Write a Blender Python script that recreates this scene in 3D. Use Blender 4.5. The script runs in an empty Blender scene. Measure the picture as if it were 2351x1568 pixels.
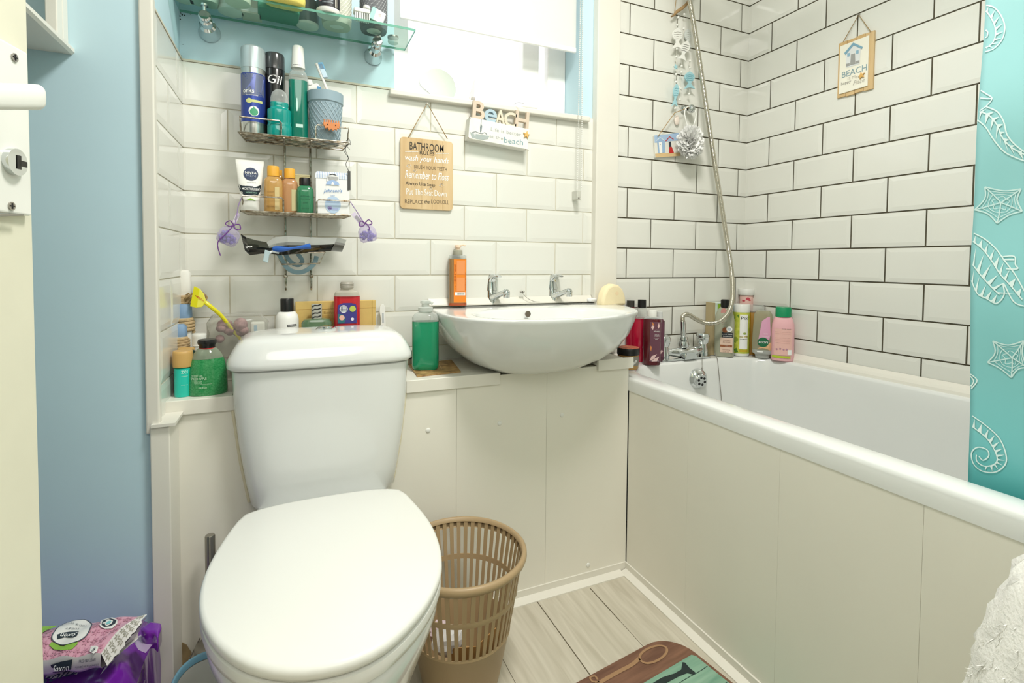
import bpy, bmesh, math, random
from mathutils import Vector, Matrix
random.seed(7)
PI = math.pi
C = bpy.context.scene.collection
# ------------------------------------------------------------------ camera model (from the tile grid)
CX, CY, CZ = -1.59296, -1.42642, 0.90004
YAW, PITCH, ROLL, F, PX, PY = 0.41158, -0.0357, 0.00764, 1161.49866, 1175.5, 642.79954
CAM = Vector((CX, CY, CZ))
_f = Vector((math.sin(YAW)*math.cos(PITCH), math.cos(YAW)*math.cos(PITCH), math.sin(PITCH)))
_r = Vector((math.cos(YAW), -math.sin(YAW), 0)); _u = _r.cross(_f)
R_ = _r*math.cos(ROLL) + _u*math.sin(ROLL); U_ = -_r*math.sin(ROLL) + _u*math.cos(ROLL); F_ = _f

def on(ax, val, U, V):                      # photo point -> point on an axis plane of the room
    d = F_ + R_*((U-PX)/F) - U_*((V-PY)/F); i = 'xyz'.index(ax)
    return CAM + d*((val-CAM[i])/d[i])
def depth(p): return (Vector(p)-CAM).dot(F_)
def face(p): return math.atan2(CX-p[0], p[1]-CY)       # turn a thing's -Y side to the room's doorway
def item(UL, UR, Vt, yc, zb):
    p = on('y', yc, (UL+UR)/2, Vt); d = p-CAM; dep = d.dot(F_)
    a = math.atan2(d.dot(R_), dep)
    return Vector((p.x, yc, zb)), p.z-zb, (UR-UL)/2*dep/F*math.cos(a)

# ------------------------------------------------------------------ materials
def lin(c): return c/12.92 if c <= .04045 else ((c+.055)/1.055)**2.4
def rgb(h):
    if isinstance(h, str): h = tuple(int(h[i:i+2], 16) for i in (0, 2, 4))
    return tuple(lin(v/255) for v in h[:3])+(1,)
MATS = {}
def mat(name, col, rough=.4, metal=0., trans=0., coat=0., alpha=1., noise=0., nscale=20., bump=0., emis=0., ior=1.45, col2=None):
    if name in MATS: return MATS[name]
    m = bpy.data.materials.new(name); m.use_nodes = True; nt = m.node_tree; b = nt.nodes['Principled BSDF']
    b.inputs['Base Color'].default_value = rgb(col); b.inputs['Roughness'].default_value = rough
    b.inputs['Metallic'].default_value = metal; b.inputs['Transmission Weight'].default_value = trans
    b.inputs['Coat Weight'].default_value = coat; b.inputs['Alpha'].default_value = alpha; b.inputs['IOR'].default_value = ior
    if emis:
        b.inputs['Emission Color'].default_value = rgb(col); b.inputs['Emission Strength'].default_value = emis
    if noise or bump:
        tc = nt.nodes.new('ShaderNodeTexCoord'); n = nt.nodes.new('ShaderNodeTexNoise'); n.inputs['Scale'].default_value = nscale
        n.inputs['Detail'].default_value = 5
        nt.links.new(tc.outputs['Object'], n.inputs['Vector'])
        if noise:
            mx = nt.nodes.new('ShaderNodeMix'); mx.data_type = 'RGBA'
            mx.inputs[6].default_value = rgb(col)
            c2 = rgb(col2) if col2 else tuple(v*(1-noise) for v in rgb(col)[:3])+(1,)
            mx.inputs[7].default_value = c2
            rp = nt.nodes.new('ShaderNodeMapRange'); rp.inputs[1].default_value = .35; rp.inputs[2].default_value = .7
            nt.links.new(n.outputs['Fac'], rp.inputs[0]); nt.links.new(rp.outputs[0], mx.inputs[0])
            nt.links.new(mx.outputs[2], b.inputs['Base Color'])
        if bump:
            bp = nt.nodes.new('ShaderNodeBump'); bp.inputs['Strength'].default_value = bump; bp.inputs['Distance'].default_value = .002
            nt.links.new(n.outputs['Fac'], bp.inputs['Height']); nt.links.new(bp.outputs[0], b.inputs['Normal'])
    MATS[name] = m; return m
def clear(name, col, solid=.25, rough=.08):
    """thin clear plastic: see-through with a skin and gloss"""
    if name in MATS: return MATS[name]
    m = bpy.data.materials.new(name); m.use_nodes = True; nt = m.node_tree; nt.nodes.clear()
    o = nt.nodes.new('ShaderNodeOutputMaterial'); t = nt.nodes.new('ShaderNodeBsdfTransparent'); d = nt.nodes.new('ShaderNodeBsdfPrincipled')
    mx = nt.nodes.new('ShaderNodeMixShader'); lw = nt.nodes.new('ShaderNodeLayerWeight'); lw.inputs['Blend'].default_value = .25
    mr = nt.nodes.new('ShaderNodeMapRange'); mr.inputs[3].default_value = solid; mr.inputs[4].default_value = min(1, solid+.5)
    t.inputs[0].default_value = tuple(.4+.6*v for v in rgb(col)[:3])+(1,)
    d.inputs['Base Color'].default_value = rgb(col); d.inputs['Roughness'].default_value = rough
    nt.links.new(lw.outputs['Facing'], mr.inputs[0]); nt.links.new(mr.outputs[0], mx.inputs[0])
    nt.links.new(t.outputs[0], mx.inputs[1]); nt.links.new(d.outputs[0], mx.inputs[2]); nt.links.new(mx.outputs[0], o.inputs[0])
    MATS[name] = m; return m

CERAMIC = mat('ceramic', 'E4E6E3', .14, coat=.4)
PLASTIC_W = mat('white_plastic', 'E8E8E2', .3)
PAINT_W = mat('white_gloss_paint', 'E9E6DB', .35, noise=.04, nscale=6)
PVC = mat('pvc_panel', 'EDEADE', .38, noise=.035, nscale=4)
TILE = mat('tile_glaze', 'E6E6DE', .14, coat=.15)
GROUT_D = mat('dark_grout', '5A5443', .9, noise=.3, nscale=40)
GROUT_W = mat('pale_grout', 'D9D4C2', .9, noise=.15, nscale=30)
BLUE = mat('blue_wall_paint', 'C8E4EE', .55, noise=.04, nscale=5, bump=.05)
CHROME = mat('chrome', 'D5D8D8', .08, 1.)
STEEL = mat('rusty_chrome_wire', 'C6C2B6', .25, 1., noise=.7, nscale=120, col2='6E5A40')
BRUSHED = mat('brushed_steel', 'A9A59E', .3, 1.)
BLACK = mat('black_plastic', '161617', .3)
CORD = mat('jute_cord', 'A88B5E', .85)
def wood(name, c1, c2, scale=(60, 60, 4), rough=.6):
    if name in MATS: return MATS[name]
    m = mat(name, c1, rough); nt = m.node_tree; b = nt.nodes['Principled BSDF']
    tc = nt.nodes.new('ShaderNodeTexCoord'); mp = nt.nodes.new('ShaderNodeMapping'); mp.inputs['Scale'].default_value = scale
    n = nt.nodes.new('ShaderNodeTexNoise'); n.inputs['Scale'].default_value = 1; n.inputs['Detail'].default_value = 6
    r = nt.nodes.new('ShaderNodeValToRGB'); r.color_ramp.elements[0].position = .35; r.color_ramp.elements[1].position = .68
    r.color_ramp.elements[0].color = rgb(c1); r.color_ramp.elements[1].color = rgb(c2)
    nt.links.new(tc.outputs['Object'], mp.inputs[0]); nt.links.new(mp.outputs[0], n.inputs['Vector'])
    nt.links.new(n.outputs['Fac'], r.inputs[0]); nt.links.new(r.outputs[0], b.inputs['Base Color']); return m

# ------------------------------------------------------------------ mesh building
class MB:
    def __init__(s): s.v = []; s.f = []; s.m = []; s.mi = 0
    def add(s, vs, fs):
        o = len(s.v); s.v += [tuple(v) for v in vs]; s.f += [tuple(o+i for i in f) for f in fs]; s.m += [s.mi]*len(fs); return s
    def box(s, a, b):
        (x0, y0, z0), (x1, y1, z1) = a, b
        return s.add([(x0,y0,z0),(x1,y0,z0),(x1,y1,z0),(x0,y1,z0),(x0,y0,z1),(x1,y0,z1),(x1,y1,z1),(x0,y1,z1)],
                     [(0,3,2,1),(4,5,6,7),(0,1,5,4),(1,2,6,5),(2,3,7,6),(3,0,4,7)])
    def loft(s, loops, cap0=True, cap1=True, closed=True):
        n = len(loops[0]); vs = [p for l in loops for p in l]; fs = []
        for k in range(len(loops)-1):
            for i in range(n if closed else n-1):
                j = (i+1) % n; fs.append((k*n+i, k*n+j, (k+1)*n+j, (k+1)*n+i))
        if cap0: fs.append(tuple(reversed(range(n))))
        if cap1: fs.append(tuple((len(loops)-1)*n+i for i in range(n)))
        return s.add(vs, fs)
    def lathe(s, prof, seg=32, sx=1, sy=1, n=2, cap0=True, cap1=True, at=(0,0,0)):
        loops = []
        for r, z in prof:
            loops.append([(at[0]+cs(r, 2*PI*i/seg, sx, sy, n)[0], at[1]+cs(r, 2*PI*i/seg, sx, sy, n)[1], at[2]+z) for i in range(seg)])
        return s.loft(loops, cap0, cap1)
    def tube(s, pts, r, seg=10, cyc=False, rf=None):
        pts = [Vector(p) for p in pts]; n = len(pts); loops = []; up = None
        for i, p in enumerate(pts):
            a = pts[(i-1) % n] if (cyc or i > 0) else p; b = pts[(i+1) % n] if (cyc or i < n-1) else p
            t = (b-a).normalized()
            if up is None:
                up = Vector((0,0,1)) if abs(t.z) < .9 else Vector((1,0,0))
            e1 = (up-t*up.dot(t)).normalized(); e2 = t.cross(e1); up = e1
            rr = rf(i) if rf else r
            loops.append([p+e1*(rr*math.cos(2*PI*k/seg))+e2*(rr*math.sin(2*PI*k/seg)) for k in range(seg)])
        if cyc: loops.append(loops[0]); return s.loft(loops, False, False)
        return s.loft(loops)
    def prism(s, poly, d0, d1, plane='xz'):
        """outline in a plane, thickened along the third axis"""
        def P(p, d):
            return {'xz': (p[0], d, p[1]), 'xy': (p[0], p[1], d), 'yz': (d, p[0], p[1])}[plane]
        n = len(poly); vs = [P(p, d0) for p in poly]+[P(p, d1) for p in poly]
        return s.add(vs, [tuple(range(n)), tuple(reversed(range(n, 2*n)))]+[(i, n+i, n+(i+1) % n, (i+1) % n) for i in range(n)])
    def ball(s, c, r, seg=16, rings=10, sx=1, sy=1, sz=1):
        vs = []; 
        loops = []
        for k in range(rings+1):
            a = -PI/2+PI*k/rings; rr = max(1e-5, math.cos(a))*r
            loops.append([(c[0]+sx*rr*math.cos(2*PI*i/seg), c[1]+sy*rr*math.sin(2*PI*i/seg), c[2]+sz*r*math.sin(a)) for i in range(seg)])
        return s.loft(loops)
    def build(s, name, m, parent=None, smooth=True, loc=None, rot=None, angle=35, bevel=0, sub=0):
        me = bpy.data.meshes.new(name); me.from_pydata(s.v, [], s.f)
        ms = m if isinstance(m, (list, tuple)) else [m]
        for x in ms: me.materials.append(x)
        me.polygons.foreach_set('material_index', s.m)
        bm = bmesh.new(); bm.from_mesh(me)
        bmesh.ops.recalc_face_normals(bm, faces=bm.faces)
        if smooth:
            for fc in bm.faces: fc.smooth = True
            la = math.radians(angle)
            for e in bm.edges:
                if len(e.link_faces) == 2 and e.calc_face_angle(0) > la: e.smooth = False
        bm.to_mesh(me); bm.free(); me.update()
        o = bpy.data.objects.new(name, me); C.objects.link(o)
        if parent: o.parent = parent
        if loc is not None: o.location = loc
        if rot is not None: o.rotation_euler = rot
        if bevel:
            b = o.modifiers.new('Bevel', 'BEVEL'); b.width = bevel; b.segments = 3; b.limit_method = 'ANGLE'
            b.harden_normals = False
        if sub:
            b = o.modifiers.new('Subdivision', 'SUBSURF'); b.levels = sub; b.render_levels = sub
        return o
def cs(r, t, sx=1, sy=1, n=2):
    c, s_ = math.cos(t), math.sin(t); e = 2/n
    return (sx*r*math.copysign(abs(c)**e, c), sy*r*math.copysign(abs(s_)**e, s_))
def rrect(x0, y0, x1, y1, r, k=6):
    out = []
    for cx, cy, a in ((x1-r, y1-r, 0), (x0+r, y1-r, 90), (x0+r, y0+r, 180), (x1-r, y0+r, 270)):
        for i in range(k+1):
            t = math.radians(a+90*i/k); out.append((cx+r*math.cos(t), cy+r*math.sin(t)))
    return out
def radial(poly, c, N):
    """sample an outline at N even angles seen from c"""
    out = []; n = len(poly)
    for k in range(N):
        t = 2*PI*k/N; d = (math.cos(t), math.sin(t)); best = 0
        for i in range(n):
            (x1, y1), (x2, y2) = poly[i], poly[(i+1) % n]; ex, ey = x2-x1, y2-y1
            den = d[0]*ey-d[1]*ex
            if abs(den) < 1e-12: continue
            a = ((x1-c[0])*ey-(y1-c[1])*ex)/den; b = ((x1-c[0])*d[1]-(y1-c[1])*d[0])/den
            if a > 0 and -1e-9 <= b <= 1+1e-9: best = max(best, a)
        out.append((c[0]+d[0]*best, c[1]+d[1]*best))
    return out
def smoothpoly(p, it=2):
    for _ in range(it):
        q = []
        for i in range(len(p)):
            a, b = p[i], p[(i+1) % len(p)]
            q += [(.75*a[0]+.25*b[0], .75*a[1]+.25*b[1]), (.25*a[0]+.75*b[0], .25*a[1]+.75*b[1])]
        p = q
    return p
def spline(pts, k=8, cyc=False):
    pts = [Vector(p) for p in pts]; n = len(pts); out = []
    for i in range(n if cyc else n-1):
        g = (lambda j: pts[j % n]) if cyc else (lambda j: pts[max(0, min(n-1, j))])
        a, b, c, d = g(i-1), g(i), g(i+1), g(i+2)
        for q in range(k):
            t = q/k; out.append(.5*((2*b)+(c-a)*t+(2*a-5*b+4*c-d)*t*t+(3*b-a-3*c+d)*t**3))
    if not cyc: out.append(pts[-1])
    return out
def thing(name, label, cat, loc=(0,0,0), rz=0, group=None):
    o = bpy.data.objects.new(name, None); C.objects.link(o); o.empty_display_size = .05
    o.location = loc; o.rotation_euler = (0, 0, rz); return tag(o, label, cat, group)
def tag(o, label=None, cat=None, group=None):
    if label: o['label'] = label
    if cat: o['category'] = cat
    if group: o['group'] = group
    return o
def struct(o): o['kind'] = 'structure'; return o

# ------------------------------------------------------------------ lettering
_tc = {}
BMAX = .004
def text_shape(s, bold=0., shear=0.):
    bold = min(bold, BMAX); key = (s, bold, shear)
    if key not in _tc:
        cu = bpy.data.curves.new('lettering', 'FONT'); cu.body = s; cu.resolution_u = 2; cu.offset = bold; cu.shear = shear
        o = bpy.data.objects.new('lettering', cu); C.objects.link(o)
        me = bpy.data.meshes.new_from_object(o)
        vs = [v.co.copy() for v in me.vertices]; fs = [tuple(p.vertices) for p in me.polygons]
        bpy.data.objects.remove(o); bpy.data.curves.remove(cu); bpy.data.meshes.remove(me)
        if vs:
            x0 = min(v.x for v in vs); x1 = max(v.x for v in vs); y0 = min(v.y for v in vs); y1 = max(v.y for v in vs)
        else: x0 = y0 = 0; x1 = y1 = 1
        _tc[key] = (vs, fs, x0, x1, y0, y1)
    return _tc[key]
def put_text(mb, s, cx, cz, w, h, fn, bold=0., shear=0., rot=0.):
    """centre (cx,cz), fitted to w x h in label space; fn maps label space to 3D"""
    vs, fs, x0, x1, y0, y1 = text_shape(s, bold, shear); out = []
    for v in vs:
        a = ((v.x-x0)/(x1-x0)-.5)*w; b = ((v.y-y0)/(y1-y0)-.5)*h
        a, b = a*math.cos(rot)-b*math.sin(rot), a*math.sin(rot)+b*math.cos(rot)
        out.append(fn(cx+a, cz+b))
    mb.add(out, fs); return mb
def flat(y): return lambda a, b: (a, y, b)
def curved(r, sx=1, sy=None):
    sy = sx if sy is None else sy
    return lambda a, b: (r*sx*math.sin(a/(r*sx)), -r*sy*math.cos(a/(r*sx)), b)
def patch(mb, poly, fn, k=1):
    """an outline in label space laid on the surface (fan of strips so that it follows a curve)"""
    xs = [p[0] for p in poly]; zs = [p[1] for p in poly]
    cx, cz = (min(xs)+max(xs))/2, (min(zs)+max(zs))/2; n = len(poly); loops = []
    for q in range(1, 6): loops.append([fn(cx+(p[0]-cx)*q/5, cz+(p[1]-cz)*q/5) for p in poly])
    return mb.loft(loops, True, False)
def rectpoly(x0, z0, x1, z1, k=8):
    return [(x0+(x1-x0)*i/k, z0) for i in range(k)]+[(x1, z0+(z1-z0)*i/2) for i in range(2)]+[(x1+(x0-x1)*i/k, z1) for i in range(k)]+[(x0, z1+(z0-z1)*i/2) for i in range(2)]
def circ(cx, cz, rx, rz=None, k=24):
    rz = rx if rz is None else rz
    return [(cx+rx*math.cos(2*PI*i/k), cz+rz*math.sin(2*PI*i/k)) for i in range(k)]
def starpoly(cx, cz, r, ri, rot=PI/2, k=5):
    return [(cx+(r if i % 2 == 0 else ri)*math.cos(rot+PI*i/k), cz+(r if i % 2 == 0 else ri)*math.sin(rot+PI*i/k)) for i in range(2*k)]
def ribbon(mb, pts, w, fn):
    """a stroke of width w along points in label space"""
    pts = [Vector((p[0], p[1])) for p in pts]; L = []; n = len(pts)
    for i, p in enumerate(pts):
        t = (pts[min(n-1, i+1)]-pts[max(0, i-1)])
        t = t.normalized() if t.length > 1e-9 else Vector((1, 0)); q = Vector((-t.y, t.x))*w/2
        L.append((p+q, p-q))
    vs = [fn(*a) for l in L for a in l]
    return mb.add(vs, [(2*i, 2*i+1, 2*i+3, 2*i+2) for i in range(n-1)])
WHITE_INK = mat('white_ink', 'F7F7F4', .5); DARK_INK = mat('dark_ink', '2B2A28', .5); GREY_INK = mat('grey_ink', '8F938F', .5)
BLUE_INK = mat('blue_ink', '4C8FBE', .5); NAVY = mat('navy_ink', '2A3A5C', .4)
# ================================================================== THE ROOM
XL, YN, YF, ZC = -1.83, -.30, -1.52, 2.3        # pier side, alcove wall, front wall, ceiling
WX0, WX1, WZ0, WZ1 = -1.329, -.731, 1.356, 2.08 # window opening
LEDGE = .615
fl_m = bpy.data.materials.new('vinyl_plank_floor'); fl_m.use_nodes = True
def _floor():
    nt = fl_m.node_tree; b = nt.nodes['Principled BSDF']; L = nt.links.new
    tc = nt.nodes.new('ShaderNodeTexCoord'); mp = nt.nodes.new('ShaderNodeMapping'); mp.inputs['Scale'].default_value = (45, 3.5, 1)
    n = nt.nodes.new('ShaderNodeTexNoise'); n.inputs['Scale'].default_value = 1; n.inputs['Detail'].default_value = 8; n.inputs['Distortion'].default_value = 1.2
    r = nt.nodes.new('ShaderNodeValToRGB'); r.color_ramp.elements[0].position = .3; r.color_ramp.elements[1].position = .7
    r.color_ramp.elements[0].color = rgb('BBB4A2'); r.color_ramp.elements[1].color = rgb('D3CDBD')
    L(tc.outputs['Object'], mp.inputs[0]); L(mp.outputs[0], n.inputs['Vector']); L(n.outputs['Fac'], r.inputs[0]); L(r.outputs[0], b.inputs['Base Color'])
    b.inputs['Roughness'].default_value = .5
_floor()
SEAM = mat('floor_seam', '6A6250', .9)
m = MB(); m.box((-2.5, YF-1.3, -.06), (.1, .12, 0)); floor = struct(m.build('floor', fl_m, smooth=False))
m = MB()
for x, y0, y1 in ((-1.0015, -.247, -.72), (-.842, -.262, -.40), (-1.16, -.247, -1.5), (-.842, -.40, -1.5)):
    w = .0012 if y1 != -1.5 else .0004
    m.box((x-w, y1, -.002), (x+w, y0, .0006))
m.build('plank_seam', SEAM, floor, smooth=False)
m = MB(); m.box((-2.5, YF-1.3, ZC), (.1, .12, ZC+.06)); struct(m.build('ceiling', mat('ceiling_paint', 'F4F3EE', .7), smooth=False))
# back wall with the window opening
m = MB()
m.box((-2.5, 0, 0), (WX0, .16, ZC)); m.box((WX1, 0, 0), (.1, .16, ZC)); m.box((WX0, 0, 0), (WX1, .16, WZ0)); m.box((WX0, 0, WZ1), (WX1, .16, ZC))
wall_back = struct(m.build('wall_back', BLUE, smooth=False))
m = MB(); m.box((0, YF-.1, 0), (.1, 0, ZC)); wall_right = struct(m.build('wall_right', PAINT_W, smooth=False))
m = MB(); m.box((-2.5, YN, 0), (XL, 0, ZC)); wall_left = struct(m.build('wall_left', BLUE, smooth=False))
m = MB(); m.box((-2.6, YF-1.3, 0), (-2.5, 0, ZC)); struct(m.build('wall_side', BLUE, smooth=False))
m = MB(); m.box((-2.5, YF-.1, 0), (-1.97, YF, ZC)); m.box((-1.2, YF-.1, 0), (0, YF, ZC)); m.box((-1.97, YF-.1, 2.02), (-1.2, YF, ZC))
struct(m.build('wall_front', PAINT_W, smooth=False))
m = MB(); m.box((-2.5, YF-1.4, 0), (.1, YF-1.3, ZC)); m.box((0, YF-1.3, 0), (.1, YF-.1, ZC)); struct(m.build('wall_hall', PAINT_W, smooth=False))

def tiles(fn, u0, u1, v0, v1, us, rowz, pz, px, gap, h=.0028, bev=.012):
    """bevelled metro tiles; us(k) gives the first joint of row k"""
    m = MB()
    for k, z in rowz:
        a, b = max(v0, z+gap/2), min(v1, z+pz-gap/2)
        if b-a < .004: continue
        j = us(k)-px*12
        while j < u1:
            c, d = max(u0, j+gap/2), min(u1, j+px-gap/2); 
            if d-c > .004:
                ic, id_ = max(c, j+gap/2+bev), min(d, j+px-gap/2-bev); ia, ib = max(a, z+gap/2+bev), min(b, z+pz-gap/2-bev)
                if id_-ic < .002: ic = id_ = (c+d)/2
                if ib-ia < .002: ia = ib = (a+b)/2
                vs = [fn(c,a,0),fn(d,a,0),fn(d,b,0),fn(c,b,0),fn(c,a,.0025),fn(d,a,.0025),fn(d,b,.0025),fn(c,b,.0025),
                      fn(ic,ia,h+.001),fn(id_,ia,h+.001),fn(id_,ib,h+.001),fn(ic,ib,h+.001)]
                m.add(vs, [(0,1,5,4),(1,2,6,5),(2,3,7,6),(3,0,4,7),(4,5,9,8),(5,6,10,9),(6,7,11,10),(7,4,8,11),(8,9,10,11)])
            j += px
    return m
bk = lambda u, v, h: (u, -.002-h, v)
# pale-grout tiles round the basin
PZW, ZW = .10162, .86054
m = tiles(bk, XL, -.690, LEDGE, 1.3686, lambda k: -(.82367 if k % 2 == 0 else .72267), [(k, ZW+PZW*k) for k in range(-3, 5)], PZW, .202, .003)
m.build('white_tiles', TILE, wall_back, smooth=False)
m = MB(); m.box((XL, -.003, LEDGE), (-.690, .001, 1.3686)); m.box((XL, -.0065, 1.3686), (WX0, .001, 1.3735))
m.build('tile_grout', GROUT_W, wall_back, smooth=False)
# dark-grout tiles at the tap end of the bath
ZD = 1.868
m = tiles(bk, -.604, -.002, .55, ZC, lambda k: -(.04386 if k % 2 == 0 else .14486), [(k, ZD-.102*(k+1)) for k in range(-5, 14)], .102, .202, .0042)
m.build('bath_tiles', TILE, wall_back, smooth=False)
m = MB(); m.box((-.604, -.003, .55), (0, .001, ZC)); m.build('dark_grout', GROUT_D, wall_back, smooth=False)
rt = lambda u, v, h: (-.002-h, -u, v)
m = tiles(rt, .002, 1.50, .55, ZC, lambda k: (.20481 if k % 2 == 0 else .10381), [(k, ZD-.102*(k+1)) for k in range(-5, 14)], .102, .202, .0042)
m.build('bath_tiles', TILE, wall_right, smooth=False)
m = MB(); m.box((-.003, -1.5, .55), (.001, -.0, ZC)); m.build('dark_grout', GROUT_D, wall_right, smooth=False)
# tiled pier side on the left
lf = lambda u, v, h: (XL+.002+h, -u, v)
m = tiles(lf, .0, .291, LEDGE-.04, 1.3686, lambda k: (.066 if k % 2 == 0 else .167), [(k, ZW+PZW*k) for k in range(-3, 5)], PZW, .202, .003)
m.build('white_tiles', TILE, wall_left, smooth=False)
m = MB(); m.box((XL-.001, -.291, LEDGE-.04), (XL+.003, 0, 1.3686)); m.box((XL-.001, -.291, 1.3686), (XL+.006, 0, 1.373))
m.build('tile_grout', GROUT_W, wall_left, smooth=False)
m = MB(); m.box((XL-.012, YN-.008, LEDGE-.04), (XL+.010, -.288, 1.378)); struct(m.build('trim_1', PAINT_W, smooth=False, bevel=.003))
# painted post between the two tiled areas
m = MB(); m.box((-.690, -.030, .60), (-.604, 0, ZC)); struct(m.build('trim_2', PAINT_W, smooth=False, bevel=.003))
# mould specks in the corner above the shelf
m = MB()
for U, V, s in ((418, 34, 3), (424, 35, 2.2), (414, 44, 2), (413, 37, 2.4), (420, 102, 1.2), (417, 128, 1.6), (428, 27, 1.3), (437, 33, 1.2), (415, 30, 1.6), (482, 93, 1.6), (860, 148, 1.5)):
    p = on('y', -.0005, U, V); r = s*.0007
    m.add([(p.x+r*math.cos(a)*random.uniform(.7, 1.2), -.0006, p.z+r*math.sin(a)*random.uniform(.7, 1.3)) for a in [k*PI/4 for k in range(8)]], [tuple(range(8))])
o = m.build('mould_specks', mat('mould', '22302F', .9), wall_back, smooth=False); o['kind'] = 'stuff'

# pipe boxing with its ledge
RX0, RX1, RZ0 = -1.7095, -1.3435, .36            # recess that takes the cistern
m = MB(); m.box((XL, -.222, 0), (RX0, 0, LEDGE-.006)); m.box((RX1, -.222, 0), (-.703, 0, LEDGE-.006)); m.box((RX0, -.222, 0), (RX1, 0, RZ0)); m.box((RX0, -.097, RZ0), (RX1, 0, LEDGE-.006))
boxing = struct(m.build('wall_boxing', mat('boxing_core', 'D9D3BE', .8), smooth=False))
m = MB(); m.box((XL, -.230, .005), (-1.8178, -.2215, LEDGE-.006))
m.prism([(-1.8162, .005), (-1.2187, .005), (-1.2187, LEDGE-.006), (-1.5265+.1805, LEDGE-.006), (-1.5265+.172, .52), (-1.5265+.160, .44), (-1.5265+.150, .385), (-1.5265-.150, .385), (-1.5265-.160, .44), (-1.5265-.172, .52), (-1.5265-.1805, LEDGE-.006), (-1.8162, LEDGE-.006)], -.230, -.2215, 'xz')
for a, b in ((-1.2181, -.9663), (-.9657, -.7008)):
    m.box((a, -.230, .005), (b, -.2215, LEDGE-.006))
m.build('panel_boards', PVC, boxing, smooth=False)
m = MB()
for a, b, y in ((XL, RX0, -.233), (RX1, -1.105, -.233), (RX0, RX1, -.097)): m.box((a, y, LEDGE-.005), (b, -.001, LEDGE))
m.box((-.81, -.235, .611), (-.688, -.001, .618)); m.build('ledge_top', PAINT_W, boxing, smooth=False)
for a, b, y, z0, z1 in ((XL+.004, -1.700, -.237, .586, .6165), (-1.345, -1.104, -.237, .586, .6165), (-.8095, -.6905, -.240, .597, .628)):
    m = MB(); m.box((a, y, z0), (b, -.2295, z1)); m.build('ledge_edging', PAINT_W, boxing, smooth=False, bevel=.0015)
for U, V in ((983, 988), (1147, 972), (1290, 953), (1350, 1297)):
    p = on('y', -.230, U, V); m = MB(); m.ball((0, 0, 0), .0062, 16, 8, 1, .5, 1)
    m.build('screw_cap', PLASTIC_W, boxing, loc=p)
# short board boxed against the pier, with its cap
m = MB(); m.box((XL-.005, -.312, 0), (XL+.026, -.2285, .588)); struct(m.build('trim_3', PVC, smooth=False, bevel=.002))
m = MB(); m.box((XL-.002, -.318, .589), (XL+.036, -.2375, .5945)); struct(m.build('trim_4', PAINT_W, smooth=False))
# L-shaped floor trims
m = MB(); m.box((XL+.026, -.234, 0), (-.700, -.2301, .026)); m.prism([(-.234, 0), (-.256, 0), (-.256, .003), (-.234, .009)], XL+.026, -.722, 'yz'); struct(m.build('baseboard_back', PAINT_W, smooth=False))
m = MB(); m.box((-.704, YF, 0), (-.6995, -.234, .026)); m.prism([(-.704, 0), (-.724, 0), (-.724, .003), (-.704, .009)], YF, -.236, 'xz'); struct(m.build('baseboard_right', PAINT_W, smooth=False))
# gap where the boxing panel has broken away at the floor
pts = [on('y', -.2312, *p) for p in ((397, 1474), (414, 1473), (428, 1480), (440, 1499), (425, 1530), (420, 1600), (397, 1600))]
m = MB(); m.prism([(p.x, max(.001, p.z)) for p in pts], -.2316, -.2305, 'xz'); m.build('broken_gap', mat('raw_board', 'A38D66', .95, noise=.5, nscale=30), boxing, smooth=False)

# ------------------------------------------------------------------ window
UPVC = mat('upvc', 'F8F8F5', .25)
m = MB()
FY0, FY1 = .105, .155
m.box((WX0, FY0, WZ0), (WX1, FY1, WZ0+.052)); m.box((WX0, FY0, WZ1-.05), (WX1, FY1, WZ1)); m.box((WX0, FY0, WZ0+.052), (WX0+.062, FY1, WZ1-.05)); m.box((WX1-.068, FY0, WZ0+.052), (WX1, FY1, WZ1-.05))
m.box((-.897, FY0-.012, WZ0+.052), (-.838, FY1, WZ1-.05))
win = struct(m.build('window_1', UPVC, smooth=False, bevel=.004))
m = MB(); m.box((WX0+.055, .128, WZ0+.045), (-.89, .132, WZ1-.04)); m.box((-.845, .128, WZ0+.045), (WX1-.06, .132, WZ1-.04))
m.build('pane', clear('frosted_pane', 'FFFFFF', .12, .3), win, smooth=False)
m = MB(); m.box((-1.345, -.026, WZ0-.006), (-.712, -.0005, WZ0+.011)); m.box((WX0, -.002, WZ0-.006), (WX1, .108, WZ0+.011)); m.build('sill', PAINT_W, win, smooth=False, bevel=.004)
# roller blind, with bottom bar
bl = thing('roller_blind', 'white roller blind pulled partly down over the window', 'blind', (0, .02, 0))
m = MB(); m.box((-1.309, 0, 1.592), (-.742, .0006, 2.06)); m.build('blind_fabric', mat('blind_fabric', 'FAFAF6', .8, trans=.35), bl, smooth=False)
m = MB(); m.box((-1.3095, -.004, 1.578), (-.7415, .005, 1.594)); m.build('bottom_bar', UPVC, bl, smooth=False, bevel=.003)
m = MB(); m.tube([(-1.315, .004, 2.05), (-.736, .004, 2.05)], .018, 16); m.build('roller_tube', UPVC, bl)
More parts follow.
